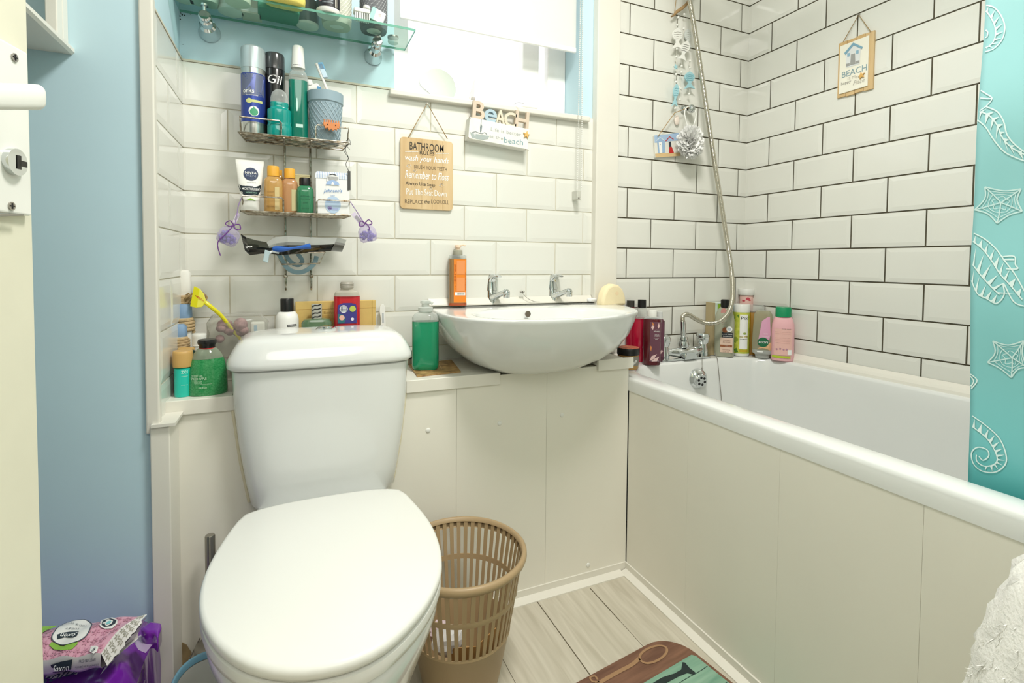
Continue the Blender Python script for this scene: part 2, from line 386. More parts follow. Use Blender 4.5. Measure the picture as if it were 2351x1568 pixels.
# bead chain
ch = thing('blind_chain', 'white bead chain hanging in a long loop beside the window', 'chain', (0, 0, 0))
def beads(m, pts, r, step):
    d = 0; last = Vector(pts[0]); m.ball(last, r, 6, 4)
    for a, b in zip(pts, pts[1:]):
        a, b = Vector(a), Vector(b); L = (b-a).length; q = step-d
        while q <= L: m.ball(a.lerp(b, q/L), r, 6, 4); q += step
        d = L-(q-step)
m = MB(); yl = -.032
for a, b, y in (((1336, -160), (1325, 440), yl), ((1339, -160), (1335, 430), yl-.003)):
    p, q = on('y', y, *a), on('y', y, *b); beads(m, [p, q], .0022, .0062)
m.build('bead_strand', PLASTIC_W, ch)
p = on('y', yl, 1327, 447); m = MB(); m.box((p.x-.007, p.y-.006, p.z-.016), (p.x+.008, p.y+.028, p.z+.014)); m.build('chain_tensioner', clear('clear_tensioner', 'E8E8E0', .45), ch, smooth=False, bevel=.003)
m = MB(); m.ball((p.x-.001, p.y-.006, p.z-.011), .0032, 10, 6); m.build('screw', BRUSHED, ch)

# ------------------------------------------------------------------ door with handle
DD = Vector((math.sin(math.radians(11.5)), math.cos(math.radians(11.5)), 0)); DN = Vector((DD.y, -DD.x, 0)); DP = Vector((-1.8175, -.803, 0))
def ondoor(U, V, off=0):
    d = F_ + R_*((U-PX)/F) - U_*((V-PY)/F); p0 = DP+DN*off
    return CAM + d*((p0-CAM).dot(DN)/d.dot(DN))
dr = bpy.data.objects.new('door_1', None); C.objects.link(dr); struct(dr); dr.location = DP; dr.rotation_euler = (0, 0, -math.radians(11.5))
Dinv = Matrix.Translation(DP) @ Matrix.Rotation(-math.radians(11.5), 4, 'Z'); Dinv = Dinv.inverted()
def dl(U, V, off=0): return Dinv @ ondoor(U, V, off)     # door-local: x out of the face, y along the leaf
m = MB(); m.box((-.036, -.70, .006), (0, 0, 1.98)); m.build('door_leaf', mat('door_paint', 'E4E1CC', .45, noise=.05, nscale=12, bump=.25), dr, smooth=False, bevel=.002)
a, b = dl(47, 121), dl(40, 494)
m = MB(); m.box((0, a.y-.042, b.z), (.006, a.y, a.z)); m.build('handle_plate', mat('white_enamel', 'EDEDE7', .25), dr, smooth=False, bevel=.002)
m = MB(); loops = []
for U, V, k_ in ((88, 224, .55), (85, 223.5, .86), (78, 223, 1), (60, 222.5, 1), (20, 222, 1.02), (-30, 221, 1.03), (-90, 220, 1)):
    q = dl(U, V, .042); dd = depth(ondoor(U, V, .042)); hh = 30*k_*dd/F; ww = .0085*k_*dd/.47
    loops.append([(q.x+cs(1, 2*PI*k/20, ww, hh, 3.2)[0], q.y, q.z+cs(1, 2*PI*k/20, ww, hh, 3.2)[1]) for k in range(20)])
m.loft(loops); q = dl(-60, 221, .042); m.tube([(.003, q.y, q.z), (q.x, q.y, q.z)], .0075, 14); m.build('door_lever', mat('white_enamel', 'EDEDE7', .25), dr)
c = dl(8, 371); m = MB(); m.tube([(.005, c.y, c.z), (.011, c.y, c.z)], .0118, 24); m.build('lock_turn', CHROME, dr)
m = MB(); m.box((.0105, c.y-.002, c.z-.006), (.0116, c.y+.003, c.z+.006)); m.box((.0105, c.y-.001, c.z-.003), (.0116, c.y+.010, c.z+.002)); m.build('lock_slot', BLACK, dr, smooth=False)
for U, V in ((32, 132), (25, 473)):
    c = dl(U, V, .006); m = MB(); m.tube([(.004, c.y, c.z), (.0072, c.y, c.z)], .0038, 16); s = m.build('screw', BRUSHED, dr)
    m = MB(); m.box((.0071, c.y-.0026, c.z-.0006), (.0076, c.y+.0026, c.z+.0006)); m.box((.0071, c.y-.0006, c.z-.0026), (.0076, c.y+.0006, c.z+.0026)); m.build('screw_slot', BLACK, s, smooth=False)
a = dl(5, 497, .004); b = dl(40, 494, .004); m = MB(); m.tube([(.006, a.y-.02, a.z), (.008, b.y, b.z+.0005)], .0018, 10, rf=lambda i: .0022 if i == 0 else .001); m.build('latch_pin', BRUSHED, dr)

# ------------------------------------------------------------------ wall shelf unit at top left
pc = on('y', YN, 165, 126)
su = thing('wall_cabinet', 'white open-sided wall cabinet with moulded base on the blue wall', 'cabinet', (pc.x, YN, pc.z))
m = MB(); m.box((-.42, -.19, .0005), (-.012, 0, .010)); m.prism([(0, 0), (.004, .004), (.004, .010), (-.004, .018), (-.012, .018), (-.012, 0)], -.204, 0, 'xz'); m.prism([(-.2, 0), (-.206, .004), (-.206, .010), (-.198, .018), (-.19, .018), (-.19, 0)], -.42, .004, 'yz')
m.build('base_moulding', PAINT_W, su, smooth=False)
for y0, y1 in ((-.046, -.024), (-.022, 0), (-.2, -.16)):
    m = MB(); m.box((-.020, y0, .012), (-.004, y1, .60)); m.build('side_post', PAINT_W, su, smooth=False, bevel=.002)
m = MB(); m.box((-.42, -.2, .59), (0, 0, .61)); m.build('cabinet_top', PAINT_W, su, smooth=False)
m = MB(); m.box((-.42, -.2, .012), (-.405, 0, .59)); m.build('side_panel', PAINT_W, su, smooth=False)

# ------------------------------------------------------------------ lights
def area(name, loc, size, power, col=(1, .97, .92), rot=(0, 0, 0), sy=None):
    l = bpy.data.lights.new(name, 'AREA'); l.energy = power; l.size = size; l.color = col
    if sy: l.shape = 'RECTANGLE'; l.size_y = sy
    else: l.shape = 'DISK'
    o = bpy.data.objects.new(name, l); C.objects.link(o); o.location = loc; o.rotation_euler = rot; return o
cl = thing('ceiling_light', 'round flush ceiling light with white diffuser', 'lamp', (-1.08, -.95, ZC))
m = MB(); m.lathe([(.19, 0), (.19, -.03), (.17, -.035)], 32); m.build('lamp_base', PLASTIC_W, cl)
area('ceiling_lamp', (-1.08, -.95, ZC-.045), .36, 27)
area('front_fill_light', (-1.58, YF-.75, 2.15), 1.0, 15, rot=(math.radians(48), 0, 0))  # unseen area light added behind the camera for soft front fill
w = bpy.data.worlds.new('World'); bpy.context.scene.world = w; w.use_nodes = True
w.node_tree.nodes['Background'].inputs[0].default_value = (1, 1, 1, 1); w.node_tree.nodes['Background'].inputs[1].default_value = 2.0

# ------------------------------------------------------------------ camera
cam = bpy.data.cameras.new('camera'); co = bpy.data.objects.new('camera', cam); C.objects.link(co)
cam.sensor_width = 36; cam.lens = F/2351*36; cam.shift_x = 0; cam.shift_y = -(784-PY)/2351; cam.clip_start = .02
co.matrix_world = Matrix((( R_.x, U_.x, -F_.x, CX), (R_.y, U_.y, -F_.y, CY), (R_.z, U_.z, -F_.z, CZ), (0, 0, 0, 1)))
sc = bpy.context.scene; sc.camera = co
sc.view_settings.view_transform = 'Standard'; sc.view_settings.look = 'None'; sc.view_settings.gamma = 1; sc.view_settings.use_curve_mapping = False
sc.view_settings.exposure = -.12
# ================================================================== FIXTURES
# ---- toilet
ZL = .43
raw = [(571,1170),(533,1211),(492,1273),(468,1321),(456,1366),(456,1407),(468,1445),(492,1480),(533,1514),(585,1537),(654,1549),(723,1545),(809,1526),(878,1492),(930,1449),(981,1390),(1012,1328),(1016,1287),(1009,1245),(988,1197),(947,1149),(911,1114)]
lidp = [(on('z', ZL-.004, *p).x, on('z', ZL-.004, *p).y) for p in raw]
TC = (-1.545, -.61)
lidp = radial(smoothpoly(lidp, 3), TC, 72)
def ring(sc_, z, dy=0, dx=0, back=None):
    out = []
    for x, y in lidp:
        px, py = TC[0]+(x-TC[0])*sc_+dx, TC[1]+(y-TC[1])*sc_+dy
        if back is not None: py = min(py, back)
        out.append((px, py, z))
    return out
to = thing('toilet', 'white close-coupled toilet with lid down, set against the panelled boxing', 'toilet', (-1.53, -.45, 0))
def ploc(o, t): o.parent = t; o.location = -Vector(t.location); return o
m = MB(); m.loft([ring(.93, ZL-.017), ring(.985, ZL-.016), ring(1, ZL-.010), ring(.998, ZL-.004), ring(.985, ZL-.0005), ring(.96, ZL+.0008), ring(.5, ZL+.004)]); ploc(m.build('lid', PLASTIC_W, None, angle=60), to)
m = MB(); m.loft([ring(.95, ZL-.040), ring(.985, ZL-.038), ring(.995, ZL-.030), ring(.99, ZL-.021), ring(.96, ZL-.019)]); ploc(m.build('seat', PLASTIC_W, None, angle=60), to)
m = MB(); m.loft([ring(.55, 0, .03), ring(.60, .02, .03), ring(.60, .10, .03), ring(.66, .18, .025), ring(.80, .27, .015), ring(.91, .335, .005), ring(.955, .365), ring(.965, .380), ring(.95, .388)])
m.box((-1.62, -.40, 0), (-1.44, -.232, .30)); m.box((-1.66, -.42, .29), (-1.40, -.232, .386)); ploc(m.build('bowl', CERAMIC, None, angle=60), to)
for x in (-1.60, -1.46):
    m = MB(); m.tube([(x, -.372, .388), (x, -.372, .412)], .012, 16); ploc(m.build('hinge', PLASTIC_W), to)
def cist(a, b, z, cy=-.20, n=5.5, cx=-1.5265, N=56): return [(cx+cs(1, 2*PI*k/N, a, b, n)[0], cy+cs(1, 2*PI*k/N, a, b, n)[1], z) for k in range(N)]
m = MB(); m.loft([cist(.120, .070, .372), cist(.140, .088, .378), cist(.149, .095, .392), cist(.158, .098, .44), cist(.170, .100, .52), cist(.178, .100, .60), cist(.1815, .100, .672), cist(.175, .095, .676)])
ploc(m.build('cistern', CERAMIC, None, angle=50), to)
m = MB(); m.loft([cist(.178, .098, .6765), cist(.187, .106, .677), cist(.1905, .109, .681), cist(.190, .108, .690), cist(.186, .1045, .701), cist(.178, .098, .716), cist(.169, .092, .728), cist(.158, .085, .7355), cist(.142, .075, .7405, n=4.5), cist(.105, .055, .7425, n=4), cist(.05, .03, .7425, n=3)])
ploc(m.build('cistern_lid', CERAMIC, None, angle=60), to)
pb = on('y', -.20, 749, 770)
m = MB(); m.lathe([(.0215, 0), (.0222, .003), (.020, .0055), (.017, .0062)], 32, at=(pb.x, -.2, .7422)); m.lathe([(.0145, .005), (.014, .0075), (.010, .0085)], 24, at=(pb.x, -.2, .7422)); ploc(m.build('flush_button', CHROME), to)
# sealant bead where the cistern meets the boxing
SEAL = mat('sealant', 'E4DCC0', .6)
for s in (-1, 1):
    m = MB(); m.tube([(-1.5265+s*.1815, -.2305, .60), (-1.5265+s*.1745, -.2305, .54), (-1.5265+s*.166, -.2305, .47), (-1.5265+s*.157, -.2305, .42), (-1.5265+s*.151, -.2305, .385)], .0045, 8)
    ploc(m.build('sealant_bead', SEAL), to)

# ---- wash basin
BZ = .772
bs = thing('washbasin', 'white semi-recessed washbasin with two taps under the window', 'basin', (-.93, 0, BZ-.15))
rimp = smoothpoly([(x+.93, y) for x, y in ((-1.232,-.003),(-1.243,-.10),(-1.247,-.19),(-1.24,-.26),(-1.215,-.325),(-1.165,-.372),(-1.10,-.402),(-1.017,-.413),(-.92,-.404),(-.81,-.366),(-.725,-.308),(-.672,-.22),(-.648,-.12),(-.638,-.003))], 2)
BC = (-.03, -.19); N = 96
ro = radial(rimp, BC, N)
def bl_(sc_, z, dy=0, yb=None, xs=None):
    out = []
    for x, y in ro:
        px, py = BC[0]+(x-BC[0])*(xs or sc_), BC[1]+(y-BC[1])*sc_+dy
        if yb is not None: py = min(py, yb)
        out.append((px, py, z))
    return out
inn = radial([(-.022+.206*cs(1, 2*PI*k/60, 1, 1, 2.6)[0], -.235+.128*cs(1, 2*PI*k/60, 1, 1, 2.5)[1]) for k in range(60)], BC, N)
def inl(s, z, dy=0): return [(-.018+(x+.018)*s, -.240+(y+.240)*s+dy, z) for x, y in inn]
Z0 = BZ-(BZ-.15)+0
B = lambda z: z-(BZ-.15)            # room height -> basin-local
m = MB()
m.loft([bl_(.22, B(.598), .05, -.003), bl_(.38, B(.602), .045, -.003), bl_(.55, B(.614), .036, -.003), bl_(.71, B(.637), .025, -.003), bl_(.84, B(.668), .014, -.003), bl_(.925, B(.703), .007, -.003), bl_(.972, B(.738), .003, -.003), bl_(.992, B(.757), .001, -.003), bl_(1, B(.764)), bl_(.996, B(.7675), 0, -.003), bl_(.98, B(.7685), 0, -.003),
        inl(1.09, B(.7665)), inl(1.03, B(.764)), inl(1.0, B(.758)), inl(.93, B(.725)), inl(.80, B(.685)), inl(.55, B(.652)), inl(.12, B(.640))])
m.build('bowl', CERAMIC, bs, angle=60)
po = on('y', -.125, 1212, 721)
m = MB(); m.tube([(po.x+.93, -.1225, B(po.z)), (po.x+.93, -.1265, B(po.z))], .0085, 20); m.build('overflow', mat('overflow_metal', '8B8073', .25, 1.), bs)
m = MB(); m.tube([(-.018, -.24, B(.640)), (-.018, -.24, B(.6425))], .02, 24); m.build('waste', CHROME, bs)
# strip sealing the basin to the tiles
m = MB(); m.prism([(-.0065, BZ), (-.020, BZ), (-.020, BZ+.004), (-.010, BZ+.021), (-.0065, BZ+.021)], -1.235, -.692, 'yz'); struct(m.build('trim_5', PAINT_W, smooth=False))

def basin_tap(U, V, label):
    p = on('z', BZ, U, V); t = thing('basin_tap', label, 'tap', (p.x, p.y, BZ+.0005), math.radians(14), 'chrome taps on the basin'); t.scale = (.85, .85, .85)
    m = MB(); N = 24
    def lp(cx, cy, z, a, b, n=2.6): return [(cx+cs(1, 2*PI*k/N, a, b, n)[0], cy+cs(1, 2*PI*k/N, a, b, n)[1], z) for k in range(N)]
    m.loft([lp(0, 0, 0, .023, .024), lp(0, 0, .004, .0225, .0235), lp(0, .001, .02, .0205, .021), lp(0, .003, .040, .0195, .019), lp(0, .004, .048, .019, .018)]); m.build('body', CHROME, t)
    m = MB(); sec = []
    for y, z, a, b in ((-.005, .022, .017, .014), (-.03, .029, .0155, .0125), (-.055, .037, .0135, .011), (-.075, .0435, .0125, .0105), (-.084, .045, .012, .010)):
        sec.append([(cs(1, 2*PI*k/N, a, b, 2.2)[0], y-.35*cs(1, 2*PI*k/N, a, b, 2.2)[1], z+cs(1, 2*PI*k/N, a, b, 2.2)[1]) for k in range(N)])
    m.loft(sec); m.build('spout', CHROME, t)
    m = MB(); m.ball((0, -.088, .044), .0135, 18, 12); m.lathe([(.0105, 0), (.0115, .004), (.0115, .014)], 20, at=(0, -.090, .026)); m.build('spout_tip', CHROME, t)
    m = MB(); sec = []
    for y, z, a, b, tl in ((.004, .049, .0185, .0175, 0), (.005, .062, .0175, .016, .05), (.005, .076, .0165, .0145, .1), (.002, .087, .0155, .013, .45), (-.008, .096, .0145, .009, .9), (-.024, .101, .0125, .0055, 1.35), (-.040, .1005, .010, .0035, 1.6), (-.050, .098, .007, .002, 1.7)):
        a *= 1.18; b *= 1.22; sec.append([(cs(1, 2*PI*k/N, a, b, 2.6)[0], y+cs(1, 2*PI*k/N, a, b, 2.6)[1]*math.cos(tl), z+cs(1, 2*PI*k/N, a, b, 2.6)[1]*math.sin(tl)) for k in range(N)])
    m.loft(sec); m.build('handle', CHROME, t)
    return t
basin_tap(1128, 698, 'chrome lever tap on the left of the basin, nearest the orange bottle')
basin_tap(1268, 694, 'chrome lever tap on the right of the basin, nearest the cream sponge')
# plug chain on the tile strip
p = on('y', -.020, 1198, 670); t = thing('plug_chain', 'little stud and thin chain on the tiles between the basin taps', 'chain', p)
for dx in (-.0035, .0045):
    m = MB(); m.ball((dx, -.002, 0), .0042, 12, 8); m.build('stud', BRUSHED, t)
m = MB(); beads(m, [Vector(q)-p for q in spline([on('y', -.022, 1199, 672), on('y', -.024, 1210, 684), on('y', -.026, 1226, 692), on('y', -.028, 1240, 693.5)], 6)], .0011, .0021); m.build('bead_strand', BRUSHED, t)

# ---- bath
RZ = .568
bt = thing('bathtub', 'white bathtub with cream panelled side along the tiled wall', 'bath', (-.35, -.76, 0))
def bp(v): return (v[0]+.35, v[1]+.76, v[2])
outer = rrect(-.700, YF+.004, -.004, -.004, .012, 6)
inner = []
for cx_, cy_, a_, r_ in ((-.045, -.100, 0, .165), (-.630, -.100, 90, .12), (-.630, YF+.09, 180, .12), (-.045, YF+.09, 270, .14)):
    sx_, sy_ = (-1 if a_ in (0, 270) else 1), (-1 if a_ in (0, 90) else 1)
    for k in range(11):
        q_ = math.radians(a_+9*k); inner.append((cx_+sx_*r_+r_*math.cos(q_), cy_+sy_*r_+r_*math.sin(q_)))
OC = (-.34, -.76); N = 128
oo = radial(outer, OC, N); ii = radial(inner, OC, N)
def off(poly, d): 
    return [(OC[0]+(x-OC[0])*(1-d/abs(.30 if abs((x-OC[0])) > .2 else .66)), OC[1]+(y-OC[1])*(1-d/.66)) for x, y in poly]
def lp(poly, z): return [bp((x, y, z)) for x, y in poly]
def scl(poly, sx, sy, dx=0, dy=0): return [(OC[0]+(x-OC[0])*sx+dx, OC[1]+(y-OC[1])*sy+dy) for x, y in poly]
m = MB(); m.loft([lp(scl(oo, .97, .99), RZ-.036), lp(oo, RZ-.038), lp(oo, RZ-.010), lp(scl(oo, .995, .998), RZ-.003), lp(scl(oo, .985, .993), RZ), lp(scl(ii, 1.035, 1.015), RZ-.001), lp(scl(ii, 1.01, 1.005), RZ-.003), lp(ii, RZ-.010), lp(scl(ii, .985, .99), RZ-.05), lp(scl(ii, .93, .965), .35), lp(scl(ii, .87, .93), .23), lp(scl(ii, .78, .88), .19), lp(scl(ii, .3, .4), .185)], False, True)
m.build('tub', CERAMIC, bt, angle=60)
m = MB()
for a, b in ((YF+.005, -.97745), (-.97715, -.72625), (-.72595, -.47175), (-.47145, -.2320)): m.box(bp((-.699, a, .003)), bp((-.688, b, .531)))
m.build('bath_panel', PVC, bt, smooth=False, bevel=.0005)
# overflow rose on the tap end
p = on('y', -.112, 1602, 870); o2 = Vector(bp(p)); ax = Vector((-.15, -1, -.12)).normalized()
def disc(m, c, ax, prof, seg=28):
    ax = Vector(ax).normalized(); e1 = ax.orthogonal().normalized(); e2 = ax.cross(e1)
    m.loft([[c+ax*h+(e1*math.cos(2*PI*k/seg)+e2*math.sin(2*PI*k/seg))*r for k in range(seg)] for r, h in prof]); return m
m = disc(MB(), o2, ax, [(.034, -.01), (.034, .003), (.030, .008), (.024, .012), (.0235, .020), (.021, .023)]); ov = m.build('overflow', CHROME, bt)
m = MB(); e1 = ax.orthogonal().normalized(); e2 = ax.cross(e1)
for k in range(6):
    a = PI*k/3; disc(m, o2+ax*.0232+(e1*math.cos(a)+e2*math.sin(a))*.0125, ax, [(.0048, -.001), (.0045, .0004)], 10)
m.build('grille_holes', BLACK, ov)
m = MB(); q0, q1 = on('y', -.104, 1612, 815), on('y', -.114, 1612, 850); beads(m, [Vector(bp(q0)), Vector(bp(q1))], .0014, .0028); m.ball(bp(on('y', -.114, 1612, 846)), .0035, 10, 6); m.ball(bp(on('y', -.115, 1612, 853)), .0045, 10, 6); m.build('plug_chain', BRUSHED, bt)
m = MB(); m.tube([bp(on('y', -.09, 1641, 810)), bp(on('y', -.099, 1647, 824)), bp(on('y', -.112, 1652, 870)), bp(on('y', -.118, 1656, 912)), bp(on('y', -.12, 1660, 950))], .0012, 6); m.build('thin_cord', mat('grey_cord', '8C8880', .8), bt)
# quadrant trims sealing the bath to the tiles
q = [(0, 0), (-.022, 0), (-.020, .008), (-.014, .016), (-.006, .022), (0, .026)]
m = MB(); m.prism([(x-.0075, z+RZ-.001) for x, z in q], YF+.004, -.008, 'xz'); struct(m.build('trim_6', PAINT_W, smooth=False))
m = MB(); m.prism([(y-.0075, z+RZ-.001) for y, z in q], -.60, -.008, 'yz'); struct(m.build('trim_7', PAINT_W, smooth=False))

# ---- bath mixer tap and hose
def mp(U, V, y): return on('y', y, U, V)
mx0 = on('z', RZ, 1582, 806); MY = -.062
mx = thing('bath_mixer_tap', 'chrome bath mixer tap with two crystal-style handles on the bath end', 'tap', (mp(1582, 806, MY).x, MY, RZ+.0005))
X = lambda U: mp(U, 790, MY).x-mx.location.x
hl, hr, rx = X(1524), X(1613), X(1569)
m = MB(); m.prism(rrect(hl-.022, -.026, hr+.026, .024, .022), 0, .007, 'xy'); m.build('base_plate', CHROME, mx, angle=50, bevel=.0015)
m = MB(); m.tube(spline([(hl, 0, .030), (hl*.6+rx*.4, -.006, .026), (rx, -.012, .024), (hr*.6+rx*.4, -.006, .026), (hr, 0, .030)], 5), .013, 16, rf=lambda i: .0145+.002*math.cos(i*.9))
m.lathe([(.019, 0), (.019, .018), (.0165, .03), (.015, .044)], 20, at=(hl, 0, .004)); m.lathe([(.019, 0), (.019, .018), (.0165, .03), (.015, .044)], 20, at=(hr, 0, .004))
m.prism([(rx-.028, .006), (rx+.026, .006), (rx+.020, .026), (rx-.020, .026)], -.04, -.004, 'xz'); m.build('body', CHROME, mx)
m = MB(); m.lathe([(.009, .0), (.017, .004), (.020, .014), (.017, .024), (.010, .028), (.014, .030), (.014, .040), (.009, .043)], 20, at=(rx, 0, .036)); m.lathe([(.008, 0), (.008, .012)], 16, at=(rx, 0, .026)); m.build('riser_joint', CHROME, mx)
for hx in (hl, hr):
    m = MB(); sec = []
    for r, z in ((.014, .046), (.016, .048), (.0185, .052), (.0215, .066), (.0225, .076), (.019, .084), (.010, .0865)):
        sec.append([(hx+r*math.cos(2*PI*k/24)*(1+.07*math.cos(6*2*PI*k/24)), r*math.sin(2*PI*k/24)*(1+.07*math.cos(6*2*PI*k/24)), z) for k in range(24)])
    m.loft(sec); m.build('handle', CHROME, mx, angle=50)
hy = MY
hp = [mp(1569, 745, hy), mp(1567, 735, hy), mp(1568, 726, hy), mp(1575, 721.5, hy), mp(1584, 724, hy), mp(1597, 732, hy), mp(1615, 740, hy-.005), mp(1635, 742.5, hy-.030), mp(1655, 736, hy-.050), mp(1671, 719, hy-.056), mp(1680, 695, hy-.052), mp(1682, 660, hy-.036), mp(1678, 610, hy-.015), mp(1668, 545, hy), mp(1653, 450, hy), mp(1640, 370, hy), mp(1622, 250, hy), mp(1606, 140, hy), mp(1590, 40, hy), mp(1580, -20, hy), mp(1572, -80, hy), mp(1560, -160, hy+.01)]
sp = spline(hp, 8); L = []; 
acc = 0; step = .0011; cur = 0
for a, b in zip(sp, sp[1:]):
    l = (b-a).length; s_ = cur
    while s_ < l: L.append(a.lerp(b, s_/l)); s_ += step
    cur = s_-l
hs = thing('shower_hose', 'ribbed metal shower hose looping up from the bath mixer tap', 'hose', (mx.location.x+rx, MY, RZ+.08))
m = MB(); m.tube([p-hs.location for p in L], .008, 10, rf=lambda i: .0082 if i % 4 < 2 else .0074); m.build('ribbed_hose', mat('hose_metal', 'C9C3B4', .22, 1.), hs, angle=80)
m = MB(); b0 = mp(1569, 745, hy); m.tube([Vector((b0.x, hy, RZ+.072))-hs.location, mp(1568.5, 762, hy)-hs.location, mp(1567, 738, hy)-hs.location], .0095, 16); m.build('connector', CHROME, hs)
p = mp(1560, -160, hy+.01); m = MB(); m.tube([p-hs.location+Vector((.0, .0, -.03)), p-hs.location, p-hs.location+Vector((-.005, -.02, .06)), p-hs.location+Vector((-.01, -.06, .13))], .012, 16); m.tube([p-hs.location+Vector((-.01, -.05, .10)), p-hs.location+Vector((-.01, .055, .10))], .012, 12); m.build('handset', CHROME, hs)
# ================================================================== SMALL THINGS
def P_(name, col, **k): return mat(name, col, **k)
def round_can(t, R, H, rings, seg=36, name='body'):
    pass
def lathe_part(t, name, m_, prof, sx=1, sy=1, n=2, seg=36, angle=40, at=(0, 0, 0)):
    m = MB(); m.lathe(prof, seg, sx, sy, n, at=at); return m.build(name, m_, t, angle=angle)
def printed(t, name, m_, polys, fn):
    m = MB()
    for p in polys: patch(m, p, fn)
    return m.build(name, m_, t, smooth=True)
def words(t, m_, items, fn, name='lettering', bold=0., shear=0.):
    """items: (text, cx, cz, w, h[, rot])"""
    m = MB()
    for it in items: put_text(m, it[0], it[1], it[2], it[3], it[4], fn, bold, shear, it[5] if len(it) > 5 else 0)
    return m.build(name, m_, t, smooth=False)

# ---- wire caddy on the tiles
cd = thing('shower_caddy', 'rusty two-tier wire caddy hanging on the white tiles with soap tray and hooks', 'caddy', (-1.576, -.012, 1.0))
m = MB(); W = lambda x, y, z: (x+1.576, y+.012, z-1.0)
def wire(pts, r=.0017, sm=False): m.tube([W(*p) for p in (spline(pts, 5) if sm else pts)], r, 8)
T1, T2 = 1.190, 1.012
for z, x0, x1, y0 in ((T1, -1.700, -1.459, -.115), (T2, -1.697, -1.457, -.112)):
    y1 = -.022
    wire([(x0, y0, z), (x1, y0, z), (x1-.008, y1, z), (x0+.008, y1, z), (x0, y0, z), (x0+.01, y0, z)], .0024)
    for k in range(1, 6): y = y0+(y1-y0)*k/6; wire([(x0+.001*k, y, z), (x1-.001*k, y, z)], .0014)
    for x in (-1.606, -1.546): wire([(x, y0, z-.003), (x, y1, z-.003)], .002)
    for a, b in ((x0+.002, x0+.088), (x1-.078, x1-.002)):
        top = z+.035
        wire([(a, y0+.03, z+.002), (a, y0+.02, top-.012), (a, y0, top), (b-.004, y0, top), (b, y0, top-.005), (b, y0, z)] if a < -1.6 else [(b, y0+.03, z+.002), (b, y0+.02, top-.012), (b, y0, top), (a+.004, y0, top), (a, y0, top-.005), (a, y0, z)], .002)
for x in (-1.606, -1.546):
    wire([(x, -.016, T1+.02), (x, -.016, .852)], .0026)
m.build('wire_shelves', STEEL, cd)
m = MB()
pts = [on('y', -.085, *p) for p in ((633, 583), (746, 579), (733, 605), (647, 607))]
q = [tuple(p) for p in pts]; wire(q+[q[0], q[1]], .002)
wire([q[0], (q[0][0]+.01, -.016, q[0][2]+.004)], .002); wire([q[1], (q[1][0]-.012, -.016, q[1][2]+.004)], .002)
m.build('soap_tray', STEEL, cd)
for x in (-1.606, -1.546):
    m = MB(); wire([(x, -.016, .855), (x, -.016, .838), (x, -.022, .826), (x, -.032, .828), (x, -.036, .842), (x, -.034, .858)], .0024, True); m.ball(W(x, -.034, .860), .0052, 12, 8); m.build('hook', STEEL, cd)

# ---- top tier of the caddy
ZT = T1+.0035
loc, H, R = item(552, 609, 110, -.072, ZT)
t = thing('shaving_gel_can', 'tall silver and blue shaving gel can with silver cap, leftmost on the upper caddy tier', 'can', loc, face(loc))
z = lambda V: on('y', loc.y-R, 580, V).z-loc.z
SILVER = mat('silver_can', 'C9CBC8', .25, .9); BLUEC = mat('blue_can_print', '34499B', .3, .3)
lathe_part(t, 'can_base', SILVER, [(R*.97, 0), (R, .003), (R, .028)]); lathe_part(t, 'blue_sleeve', BLUEC, [(R*1.004, .028), (R*1.004, z(166))]); lathe_part(t, 'can_shoulder', SILVER, [(R, z(166)), (R, z(153))])
lathe_part(t, 'cap', mat('silver_cap', 'B9C6C8', .3, .4), [(R*1.03, z(153)), (R*1.03, H-.012), (R*.98, H-.004), (R*.8, H)])
fn = curved(R*1.012)
printed(t, 'label_panel', mat('slate_print', '6E7590', .35, .3), [rectpoly(-R*1.1, .088, R*1.0, .138)], fn)
printed(t, 'label_stripe', mat('violet_print', '7C86C4', .35, .3), [[(-.018, .10), (.0, .136), (.006, .136), (.002, .09)], [(.018, .098), (.024, .130), (.028, .13), (.016, .09)]], curved(R*1.016))
printed(t, 'label_band', mat('pale_lime_print', 'CFD58F', .4), [rectpoly(-.016, .072, .021, .078), circ(-.009, .075, .006)], curved(R*1.016))
printed(t, 'drop_badge', WHITE_INK, [circ(.001, .052, .0115)], curved(R*1.016)); printed(t, 'leaf_mark', mat('leaf_green', '4FA57C', .5), [circ(.001, .050, .0088, .0085), [(-.007, .053), (.001, .0625), (.007, .053), (.001, .049)]], curved(R*1.022))
words(t, WHITE_INK, [('orks', -.011, .0985, .026, .0105), ('for sensitive', -.003, .0885, .026, .003), ('SHAVE GEL', .0, .036, .026, .004)], curved(R*1.02), bold=.02)

loc, H, R = item(606, 654, 126, -.052, ZT)
t = thing('shaving_foam_can', 'black shaving foam can standing behind the small teal bottle on the upper caddy tier', 'can', loc, face(loc))
lathe_part(t, 'can_body', mat('black_can', '141416', .2, coat=.5), [(R, 0), (R, H-.040), (R*.985, H-.039)]); lathe_part(t, 'cap', mat('smoky_cap', '3C3E40', .15, coat=.5), [(R*.99, H-.038), (R*.99, H-.006), (R*.9, H)])
words(t, WHITE_INK, [('Gil', .001, H-.065, .034, .021, -.05)], curved(R*1.02), bold=.012, shear=.15)

loc, H, R = item(612, 670, 207, -.092, ZT)
t = thing('teal_bottle', 'short clear bottle of teal liquid at the front of the upper caddy tier', 'bottle', loc, face(loc))
TEAL_L = mat('teal_liquid', '0FA79C', .12, trans=.25, coat=.4)
lathe_part(t, 'liquid', TEAL_L, [(R*.96, 0), (R, .004), (R, .024), (R*.93, .028), (R*.98, .033), (R*.98, .060), (R*.78, .064), (R*.72, .068), (R*.77, .072), (R*.74, .078)], .98, .7, 2.6)
lathe_part(t, 'clear_top', clear('clear_plastic', 'EDF1EE', .2), [(R*.74, .078), (R*.72, H-.020), (R*.60, H-.008), (R*.3, H)], .98, .7, 2.4)

